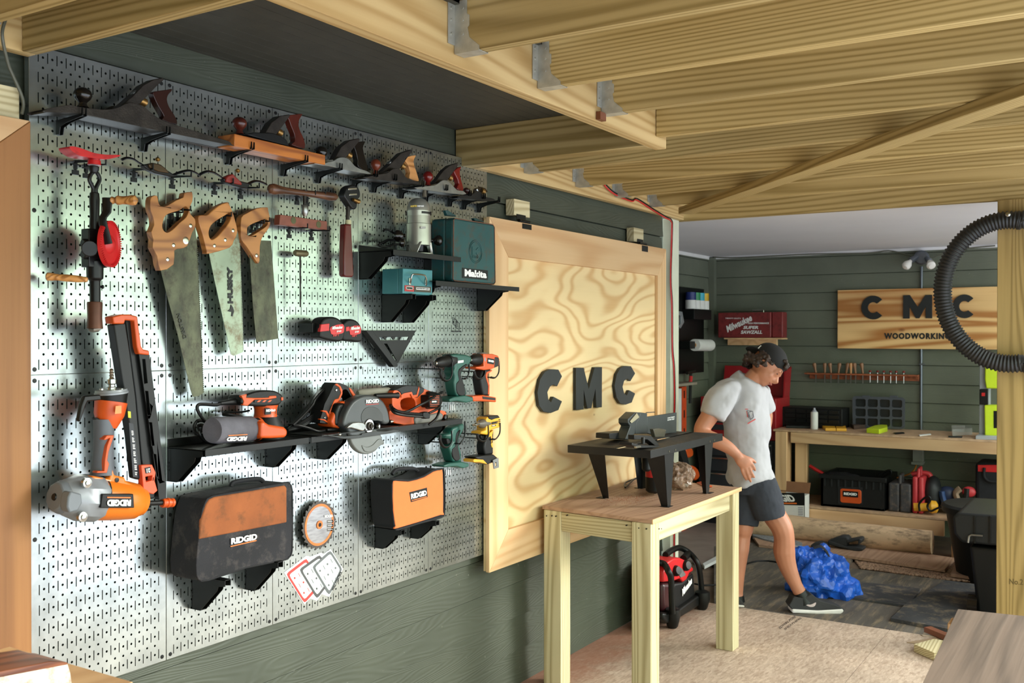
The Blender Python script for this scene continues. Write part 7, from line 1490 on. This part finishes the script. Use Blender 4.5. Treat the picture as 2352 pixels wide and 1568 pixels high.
# ================================================================== HOSE ON THE POST
t = thing('vacuum_hose', 'thick ribbed black hose looped over the porch post', 'hose', (4.0, -1.6, 1.3))
pts = []; XH = 4.02
N_ = 150
for i in range(N_+1):
    a = math.radians(80+200*i/N_)
    pts.append(on(0, XH, 2322+157*math.cos(a)*(1.0), 670-165*math.sin(a)))
a0 = pts[0]; 
ext = [on(0, XH, x, y) for x, y in ((2340, 505), (2380, 505), (2430, 520), (2480, 560), (2500, 640), (2500, 720), (2470, 790), (2430, 825), (2390, 837), (2352, 836))]
loop = pts+[p for p in smoothpts([pts[-1]]+ext[::-1]+[pts[0]], 8, False)[1:-1]]
fine = smoothpts(loop, 2, True)
rs = [.043+(.004 if i % 3 else -.003) for i in range(len(fine))]
# resample evenly so the ribs keep their pitch
acc = [0]
for i in range(len(fine)): acc.append(acc[-1]+(fine[(i+1) % len(fine)]-fine[i]).length)
tot = acc[-1]; M_ = int(tot/.0042); ev = []
j = 0
for i in range(M_):
    s_ = tot*i/M_
    while acc[j+1] < s_: j += 1
    f_ = (s_-acc[j])/(acc[j+1]-acc[j]); ev.append(fine[j].lerp(fine[(j+1) % len(fine)], f_))
MB().tube(ev, [.042+(.0035 if (i % 4) < 2 else -.0025) for i in range(M_)], 20, True).build('hose', M('hose_black', '1a1b1c', .5, var=.08), t, ang=80)
A_ = on(0, XH-.045, 2315, 492); MB().lathe(A_, (-1, 0, 0), [(0, .012), (.004, .012), (.006, .006)], 12).build('bolt', STEEL, t)
# post stamp
t_ = text('No.2', on(0, 4.0795, 2318, 1341), on(0, 4.0795, 2350, 1343), on(0, 4.0795, 2318, 1328), M('ink', '5a4a22', .7), None, name='stamp', bold=.01); tag(t_, 'faint ink stamp low on the porch post', 'stamp')

# ================================================================== FOREGROUND
# plywood table bottom right
zt2 = .86
Q = [on(2, zt2, x, y) for x, y in ((2200, 1398), (2420, 1421), (2420, 1640), (2085, 1640))]
t = thing('plywood_table', 'weathered grey-brown plywood table top in the lower right corner', 'table', (Q[0].x, Q[0].y, 0)); mb = MB().prism(Q, (0, 0, -.018)); mb.build('tabletop', grayply, t, bev=.001)
cxy = sum((q for q in Q), Vector())/4
for q in Q: e = q+(cxy-q)*.14; board('leg', (e.x, e.y, 0), (e.x, e.y, zt2-.0185), .06, .06, benW, t)
# scraps on the floor
t = thing('lumber_offcut', 'pale green angled lumber offcut on the floor by the plywood table', 'offcut', on(2, 0, *zL(1300, 1360)))
P = [on(2, .04, *zL(x, y)) for x, y in ((1187, 1255), (1350, 1212), (1480, 1235), (1440, 1335), (1350, 1325))]; MB().prism(P, (0, 0, -.038)).build('block', tabW, t, bev=.001)
tag(MB().bar(on(2, .02, *zL(1295, 1135)), on(2, .02, *zL(1520, 1225)), .045, .028).build('brown_strip', M('brown_moulding', '7a4a34', .5), bev=.002), 'reddish brown wooden strip on the floor beside the offcut', 'strip')
tag(MB().prism([on(2, .004, *zL(x, y)) for x, y in ((1130, 1240), (1400, 1195), (1440, 1200), (1200, 1250))], (0, 0, -.003)).build('thin_slat', M('thin_slat', '9a8468', .6)), 'thin pale slat lying beside the offcut', 'slat')
tag(MB().prism([on(2, .0042, *zL(x, y)) for x, y in ((1240, 1178), (1460, 1190), (1440, 1208), (1260, 1188))], (0, 0, -.003)).build('thin_slat', M('thin_slat_pale', 'b3a28c', .6)), 'paler thin slat behind the brown strip', 'slat')
# osb stamp
text('EDWIN PORE', on(2, .0, *zL(110, 1135)), on(2, .0, *zL(240, 1040)), on(2, .0, *zL(100, 1118)), M('floor_ink', '6f6258', .8), [o for o in bpy.data.objects if o.name == 'floor'][0], name='stamp', off=.0006)
text('SHEATHING', on(2, .0, *zL(150, 1145)), on(2, .0, *zL(285, 1050)), on(2, .0, *zL(140, 1132)), M('floor_ink', '6f6258', .8), [o for o in bpy.data.objects if o.name == 'floor'][0], name='stamp', off=.0006)
# timber ends at lower left, on a sawhorse just below the picture
zN = Zm(0, 1000, 2.76)
def bl(lab, q, Y, dep, m_, nm='offcut_board'):
    P = [on(1, Y, *zN(x, y)) for x, y in q]; return tag(MB().prism(P, (0, dep, 0)).build(nm, m_, bev=.003), lab, 'board')
RB = wood('red_timber', '8a4f30', '5e301c', '2a140a', fr=8, st=(1, 8, 8), r=.5, knots=0)
bl('dark reddish timber end with a blackened tip at the lower left', [(-200, 1480), (285, 1400), (290, 1425), (285, 1440), (-200, 1545)], -.42, .09, RB)
bl('reddish timber with cream painted side, frontmost at the lower left', [(-200, 1560), (430, 1440), (448, 1500), (470, 1640), (-200, 1760)], -.62, .10, M('cream_paint', 'd6cfc0', .6, var=.08, dirt='8a5a40'))
bl('thin reddish cap board on top of the cream painted timber', [(-200, 1535), (320, 1430), (432, 1438), (430, 1452), (-200, 1572)], -.621, .102, RB)
a_ = on(1, -.42, *zN(100, 1500)); b_ = on(1, -.62, *zN(100, 1700))
t = thing('sawhorse', 'pine sawhorse carrying the timber ends at the lower left', 'sawhorse', (a_.x, -.5, 0)); hz_ = .30
hz_ = on(1, -.62, *zN(-200, 1760)).z-.03
for xx in (a_.x-.25, a_.x+.0): board('leg', (xx, -.66, 0), (xx, -.66, max(hz_, .2)), .05, .05, benW, t); board('leg', (xx, -.36, 0), (xx, -.36, max(hz_, .2)), .05, .05, benW, t)
MB().box((a_.x-.32, -.70, max(hz_, .2)), (a_.x+.06, -.30, max(hz_, .2)+.02)).build('top_board', benW, t)

# ================================================================== SITE COMPRESSOR under the table
t = thing('power_unit', 'red and black jobsite power unit with tubular roll bars under the work table', 'power unit', on(2, 0, *zV(300, 1350)))
YF = -.17; ln = Vector((1, .0, 0))
def vY(x, y, Y=YF): return on(1, Y, *zV(x, y))
xL, xR = vY(60, 1300).x, vY(480, 1300).x
ctr = Vector(((xL+xR)/2, YF+.14, 0))
def cp(pts, Y, th, nm, m_, bev=.006): return MB().prism([vY(x, y, Y) for x, y in pts], (0, th, 0)).build(nm, m_, t, bev=bev, seg=3)
cp([(110, 1010), (300, 1005), (420, 880), (440, 960), (455, 1160), (330, 1250), (240, 1300), (110, 1315)], YF, .14, 'body', M('dark_red_shell', '3a1518', .4, var=.2), .02)
cp([(230, 1010), (310, 1000), (430, 900), (450, 1160), (340, 1245), (250, 1290), (190, 1200)], YF-.004, .1, 'front_shell', PLB, .012)
cp([(110, 1000), (110, 890), (150, 790), (220, 745), (290, 740), (350, 770), (430, 850), (425, 885), (390, 900), (355, 975), (320, 1000), (290, 960), (230, 985)], YF-.006, .14, 'top_cover', REDB, .018)
for x, y in ((335, 825), (230, 880)): MB().lathe(vY(x, y, YF-.005), (-.3, -1, .3), [(0, .028), (.012, .03), (.03, .022), (.031, .004)], 18).build('dial', PLB, t)
cp([(265, 905), (285, 850), (305, 850), (345, 910), (340, 930), (295, 950)], YF-.010, .004, 'display', M('grey_lcd', '6a6866', .4), .001)
text('Milwaukee', vY(312, 1148, YF-.011), vY(412, 1010, YF-.011), vY(308, 1070, YF-.011), WHT, t, bold=.05)
def tubeY(pts, r=.017): return MB().tube(smoothpts([vY(x, y, Y) for x, y, Y in pts], 5, False), r, 12)
tubeY([(205, 1330, YF-.05), (198, 1150, YF-.05), (190, 960, YF-.05), (160, 880, YF-.04), (120, 810, YF), (60, 790, YF+.03)]).build('roll_bar', BLK, t)
tubeY([(515, 1130, YF-.02), (505, 990, YF-.02), (480, 830, YF-.02), (440, 750, YF), (370, 680, YF+.05), (280, 635, YF+.08), (200, 660, YF+.08), (130, 710, YF+.06)]).build('roll_bar', BLK, t)
tubeY([(320, 750, YF+.02), (370, 700, YF+.04)], .02).build('bar_clamp', BLK, t)
cp([(110, 1325), (230, 1320), (340, 1240), (480, 1140), (560, 1150), (570, 1200), (400, 1310), (250, 1400), (150, 1440), (110, 1400)], YF-.03, .18, 'base_frame', BLK, .012)
A_ = on(2, 0, *zV(205, 1480)); MB().lathe(A_, UP, [(0, .022), (.01, .03), (.06, .042), (.1, .04), (.11, .02)], 16).build('foot', BLK, t)
A_ = on(2, 0, *zV(520, 1285)); MB().lathe(A_, UP, [(0, .022), (.01, .03), (.06, .045), (.1, .042), (.11, .02)], 16).build('foot', BLK, t)
cable('floor_cable', [on(2, .006, *zV(x, y)) for x, y in ((440, 1015), (520, 1030), (600, 1030), (690, 1025))], .006, CORD, 'black cord on the floor behind the red power unit', 'cord')

# ================================================================== THE PERSON
zQ = Zm(1600, 760, 4.3538); zW = Zm(1540, 740, 2.239)
FG = fw(on(2, -.012, 1850, 1404)); FR = fw(on(2, 0, 1700, 1393)); FT = (FG+FR)/2+.02
SKIN = M('skin', 'ad7458', .5, var=.08, sc=12); pf = FT/FPX
prs = thing('person', 'person in a backwards black cap, light grey t-shirt and dark shorts, walking with head bowed', 'person', on(2, -.012, 1790, 1400))
body = MB()
def T(z, pts, mb, n=14, sm=4, up=None):
    """pts (x, y, F, r) with r in metres or (depth, width)"""
    P = [at(*z(p[0], p[1]), p[2]) for p in pts]; SP = smoothpts(P, sm, False); k = len(SP); rs = []
    for i in range(k):
        u = i/sm; j = min(int(u), len(pts)-2); f = u-j; a, b = pts[j][3], pts[j+1][3]
        if hasattr(a, '__len__') or hasattr(b, '__len__'):
            a = a if hasattr(a, '__len__') else (a, a); b = b if hasattr(b, '__len__') else (b, b); rs.append((a[0]+(b[0]-a[0])*f, a[1]+(b[1]-a[1])*f))
        else: rs.append(a+(b-a)*f)
    mb.tube(SP, rs, n, up=up)
# head frame
n_ = (RT*.62-UP*.66-FW*.42).normalized(); u_ = (RT*.70+UP*.66+FW*.05); u_ = (u_-n_*u_.dot(n_)).normalized(); s_ = n_.cross(u_).normalized()
if s_.dot(FW) > 0: s_ = -s_                       # s_ points to the viewer side
C0 = at(*zQ(700, 335), FT)
def hp(n, u, s): return C0+n_*n+u_*u+s_*s
ax3 = (n_, u_, s_)
body.ball(hp(0, .015, 0), (.092, .092, .074), 28, 18, ax3)
body.ball(hp(.035, -.045, 0), (.062, .068, .060), 24, 16, ax3); body.ball(hp(.052, -.088, 0), (.036, .028, .034), 18, 12, ax3)
body.ball(hp(.072, .005, 0), (.028, .05, .052), 18, 12, ax3)
for s in (-1, 1): body.ball(hp(.062, -.040, s*.034), (.024, .026, .022), 14, 10, ax3); body.ball(hp(.088, .012, s*.030), (.012, .010, .022), 12, 8, ax3); body.ball(hp(-.005, -.025, s*.074), (.018, .030, .010), 12, 10, ax3)
body.tube([hp(.090, -.004, 0), hp(.102, -.022, 0), hp(.112, -.036, 0), hp(.106, -.044, 0), hp(.088, -.046, 0)], [.010, .011, .015, .013, .008], 12)
for s in (-1, 1): body.ball(hp(.096, -.040, s*.011), .009, 10, 8)
body.ball(hp(.090, -.062, 0), (.012, .007, .020), 12, 8, ax3); body.ball(hp(.086, -.073, 0), (.012, .007, .018), 12, 8, ax3)
T(zQ, [(620, 440, FT+.0, .060), (560, 500, FT+.01, .058), (505, 560, FT+.02, .066), (470, 640, FT+.03, .09)], body)
T(zQ, [(480, 560, FT+.03, (.09, .10)), (480, 700, FT+.03, (.095, .125)), (500, 950, FT+.03, (.09, .11)), (520, 1200, FT+.03, (.085, .105)), (530, 1420, FT+.03, (.085, .105)), (520, 1540, FT+.04, (.08, .10))], body, up=FW)
# arm on the viewer side
EL = (48, 1010, FT-.06, .046)
T(zQ, [(300, 620, FT-.04, .050), (222, 725, FT-.08, .054), (110, 880, FT-.09, .050), (52, 985, FT-.10, .046), (85, 1050, FT-.12, .045), (200, 1100, FT-.15, .043), (310, 1160, FT-.165, .036), (398, 1232, FT-.17, .028), (430, 1275, FT-.172, .03)], body)
# far arm
T(zQ, [(620, 620, FT+.10, .055), (680, 850, FT+.14, .048), (650, 1050, FT+.12, .042), (640, 1200, FT+.05, .032)], body)
# hand: palm, four fingers, thumb
FH = FT-.175
T(zQ, [(415, 1255, FH, (.017, .028)), (450, 1290, FH-.003, (.017, .038)), (490, 1325, FH-.004, (.017, .040)), (512, 1350, FH, (.014, .036))], body, up=FW, sm=3)
for P in ([(452, 1340, .0), (455, 1395, -.006), (478, 1450, -.004), (500, 1492, .002)], [(482, 1345, -.002), (500, 1400, -.010), (525, 1462, -.008), (545, 1512, .0)], [(514, 1335, -.002), (538, 1390, -.010), (560, 1435, -.008), (580, 1467, .0)], [(540, 1318, .0), (566, 1350, -.006), (580, 1378, -.002), (588, 1400, .006)]):
    T(zQ, [(x, y, FH+d, r) for (x, y, d), r in zip(P, (.0105, .0095, .0085, .0068))], body, n=10, sm=3)
T(zQ, [(455, 1262, FH, .014), (510, 1270, FH+.008, .0125), (560, 1290, FH+.015, .0105), (592, 1320, FH+.022, .008)], body, n=10, sm=3)
# legs
T(zW, [(400, 800, FT+.06, .075), (385, 900, FT+.07, .068), (372, 1040, (FT+FR)/2+.03, .066), (365, 1100, FR+.03, .052), (355, 1170, FR+.02, .055), (345, 1290, FR+.01, .042), (343, 1390, FR+.01, .033), (345, 1425, FR, .036)], body)
T(zW, [(450, 800, FT+.02, .07), (485, 900, (FT+FG)/2, .072), (530, 985, FG+.02, .068), (570, 1050, FG, .063), (585, 1110, FG, .058), (585, 1180, FG+.01, .062), (605, 1260, FG+.01, .050), (645, 1350, FG, .036), (675, 1405, FG, .038)], body)
body.build('body', SKIN, prs, remesh=.0055, smo=3)
EYE = M('eye_dark', '1e1610', .3); LIP = M('lips', 'a05a4c', .5); HR = M('curly_hair', '2c1c12', .6, var=.6, sc=40)
for s in (1, -1):
    MB().ball(hp(.088, -.006, s*.030), (.006, .004, .012), 12, 8, ax3).build('eye', EYE, prs); MB().tube([hp(.096, .016, s*.014), hp(.094, .020, s*.03), hp(.084, .016, s*.046)], [.003, .004, .002], 8).build('eyebrow', HR, prs)
MB().tube([hp(.093, -.068, -.018), hp(.103, -.067, 0), hp(.093, -.068, .018)], [.003, .0055, .003], 8).build('lips', LIP, prs)
# hair
random.seed(21); mb = MB()
for i in range(560):
    t_ = random.random(); s = random.uniform(-1, 1)
    n = random.uniform(-.10, .05); u = random.uniform(-.078, .012)
    if n > -.02 and abs(s) < .7: continue
    ss = math.copysign(math.sqrt(max(0, 1-(n/.112)**2)), s)*.078 if n > -.07 else s*.07
    r = random.uniform(.007, .0125)
    if n < -.05: u = random.uniform(-.095, -.035)
    if n > -.07 and u < -.076 + max(0, n)*1.3: continue
    p = hp(n-.008, u+.012, ss+random.uniform(-.004, .008)*math.copysign(1, ss)); mb.ball(p, (r*random.uniform(.8, 1.3), r, r), 9, 7)
for i in range(14): mb.ball(hp(.078+random.uniform(-.012, .018), .070+random.uniform(-.02, .014), .03+random.uniform(-.02, .025)), random.uniform(.009, .015), 9, 7)
mb.build('hair', HR, prs, remesh=.0045, disp=(.008, .008))
# cap worn backwards
CAPM = M('cap_black', '141416', .85, var=.15, bump=.2, bsc=400)
mb = MB(); cc = hp(-.008, .040, 0)
mb.ball(cc, (.104, .086, .086), 32, 20, ax3)
mb.v = [ (v-u_*((v-cc).dot(u_)+.022)) if (v-cc).dot(u_) < -.022 else v for v in mb.v]
mb.build('cap_crown', CAPM, prs)
bd = (-n_*.88-u_*.42).normalized(); b0 = hp(-.082, .022, 0); Pb = []
for i in range(13):
    a = math.radians(-90+15*i); Pb.append(b0+s_*(.080*math.sin(a))+bd*(.074*math.cos(a)+.004)+u_*(-.004))
MB().prism(Pb, u_*.004).build('cap_brim', CAPM, prs, bev=.0015); MB().ball(hp(-.008, .122, 0), (.006, .004, .006), 10, 8, ax3).build('cap_button', CAPM, prs)
pz = [hp(-.085+.0, .062+.0, .052)]
MB().obox(hp(-.088, .036, .050), n_*.004, u_*.012, s_*.006).build('cap_patch', WPL, prs, bev=.001)
# t-shirt
SHM = M('heather_shirt', 'a9a9ae', .9, var=.05, sc=6, bump=.1, bsc=300)
sh = MB()
T(zQ, [(545, 1490, FT+.02, (.135, .128)), (530, 1420, FT+.02, (.14, .135)), (520, 1250, FT+.03, (.13, .128)), (512, 1080, FT+.03, (.125, .124)), (500, 900, FT+.03, (.125, .124)), (490, 760, FT+.03, (.125, .126)), (478, 640, FT+.03, (.12, .132)), (478, 540, FT+.02, (.105, .112)), (500, 480, FT+.02, (.080, .085)), (520, 450, FT+.015, (.068, .070))], sh, n=28, up=FW)
sh.ball(at(*zQ(680, 1440), FT-.03), (.06, .06, .075), 18, 12)
T(zQ, [(370, 545, FT+.01, .060), (300, 595, FT-.045, .076), (225, 715, FT-.08, .075), (160, 845, FT-.09, .067)], sh, n=20)
T(zQ, [(600, 600, FT+.08, .075), (650, 700, FT+.11, .070), (680, 800, FT+.13, .062)], sh, n=20)
sho = sh.build('t_shirt', SHM, prs, remesh=.007, smo=6, disp=(.014, .09))
tx = bpy.data.textures.new('folds', 'WOOD'); tx.wood_type = 'BANDNOISE'; tx.noise_scale = .10; tx.turbulence = 4; md = sho.modifiers.new('d4', 'DISPLACE'); md.texture = tx; md.strength = .022; md.mid_level = .5; md.texture_coords = 'LOCAL'
from mathutils.bvhtree import BVHTree
bvh = BVHTree.FromPolygons([tuple(v) for v in sh.v], [f for f in sh.f])
def decal(z, pts, m_, nm, off=.014):
    P = []
    for x, y in pts:
        d = Vector(ray(*z(x, y))).normalized(); h = bvh.ray_cast(Vector(CAM), d); P.append((h[0] if h[0] else at(*z(x, y), FT-.1))-d*off)
    MB().prism(P, FW*.004).build(nm, m_, prs, smooth=False)
def ln_(z, a, b, wd, m_, nm='shirt_print'):
    dx, dy = b[0]-a[0], b[1]-a[1]; L = math.hypot(dx, dy); nx, ny = -dy/L*wd/2, dx/L*wd/2; decal(z, [(a[0]+nx, a[1]+ny), (b[0]+nx, b[1]+ny), (b[0]-nx, b[1]-ny), (a[0]-nx, a[1]-ny)], m_, nm)
for q in ([(520, 812), (560, 800), (572, 860), (540, 885)], [(505, 795), (548, 800)], [(505, 795), (522, 868)]):
    for a, b in zip(q, q[1:]+(q[:1] if len(q) > 2 else [])): ln_(zQ, a, b, 4, M('shirt_ink', '3a3a44', .8))
ln_(zQ, (485, 781), (515, 781), 6, REDL); ln_(zQ, (500, 800), (512, 860), 4, REDL); ln_(zQ, (512, 926), (590, 880), 9, REDL)
# shorts
SHO = M('navy_shorts', '2b2f38', .9, var=.12, bump=.2, bsc=300)
mb = MB()
T(zW, [(415, 775, FT+.03, (.125, .118)), (420, 820, FT+.03, (.125, .125)), (425, 870, FT+.03, (.12, .125))], mb, n=26, up=FW)
T(zW, [(455, 825, FT, .098), (484, 900, (FT+FG)/2, .100), (500, 960, (FT+FG*2)/3, .094), (510, 1000, (FT+FG*2)/3, (.092, .088))], mb, n=22)
T(zW, [(395, 830, FT+.06, .10), (385, 920, FT+.06, .092), (378, 1046, (FT+FR)/2+.03, (.085, .078))], mb, n=22)
mb.build('shorts', SHO, prs, remesh=.006, smo=3, disp=(.008, .06))
# shoes and socks
SOL = M('shoe_sole_white', 'd8d4cc', .6); SHU = M('shoe_suede', '2e2e2e', .85, var=.2)
def shoe(z, sole, up_, F, wd, sw=None):
    a = [at(*z(x, y), F-wd/2) for x, y in sole]; MB().prism(a, FW*wd).build('shoe_sole', SOL, prs, bev=.012, seg=3)
    a = [at(*z(x, y), F-wd/2+.004) for x, y in up_]; MB().prism(smoothpts(a, 2), FW*(wd-.008)).build('shoe', SHU, prs, bev=.022, seg=4)
    if sw: a = [at(*z(x, y), F-wd/2+.002) for x, y in sw]; MB().prism(smoothpts(a, 3), FW*.004).build('shoe_emblem', M('pale_pink_grey', 'b8a8a4', .6), prs)
shoe(zW, [(625, 1472), (760, 1480), (890, 1472), (893, 1490), (875, 1502), (760, 1503), (626, 1496)], [(627, 1478), (626, 1430), (640, 1412), (690, 1418), (728, 1398), (770, 1432), (840, 1450), (890, 1474), (870, 1484)], FG-.0, .095, [(688, 1447), (720, 1452), (748, 1440), (740, 1460), (715, 1462)])
shoe(zW, [(320, 1450), (380, 1455), (382, 1466), (320, 1462)], [(322, 1455), (320, 1425), (355, 1420), (372, 1440), (380, 1458)], FR, .09)
T(zW, [(662, 1385, FG, .041), (678, 1415, FG, .045), (690, 1440, FG, .05)], MB2 := MB()); MB2.build('sock', BLK, prs)
T(zW, [(344, 1405, FR, .038), (345, 1435, FR, .042)], MB3 := MB()); MB3.build('sock', BLK, prs)

for o in bpy.data.objects:
    if '_o' in o.keys(): del o['_o']
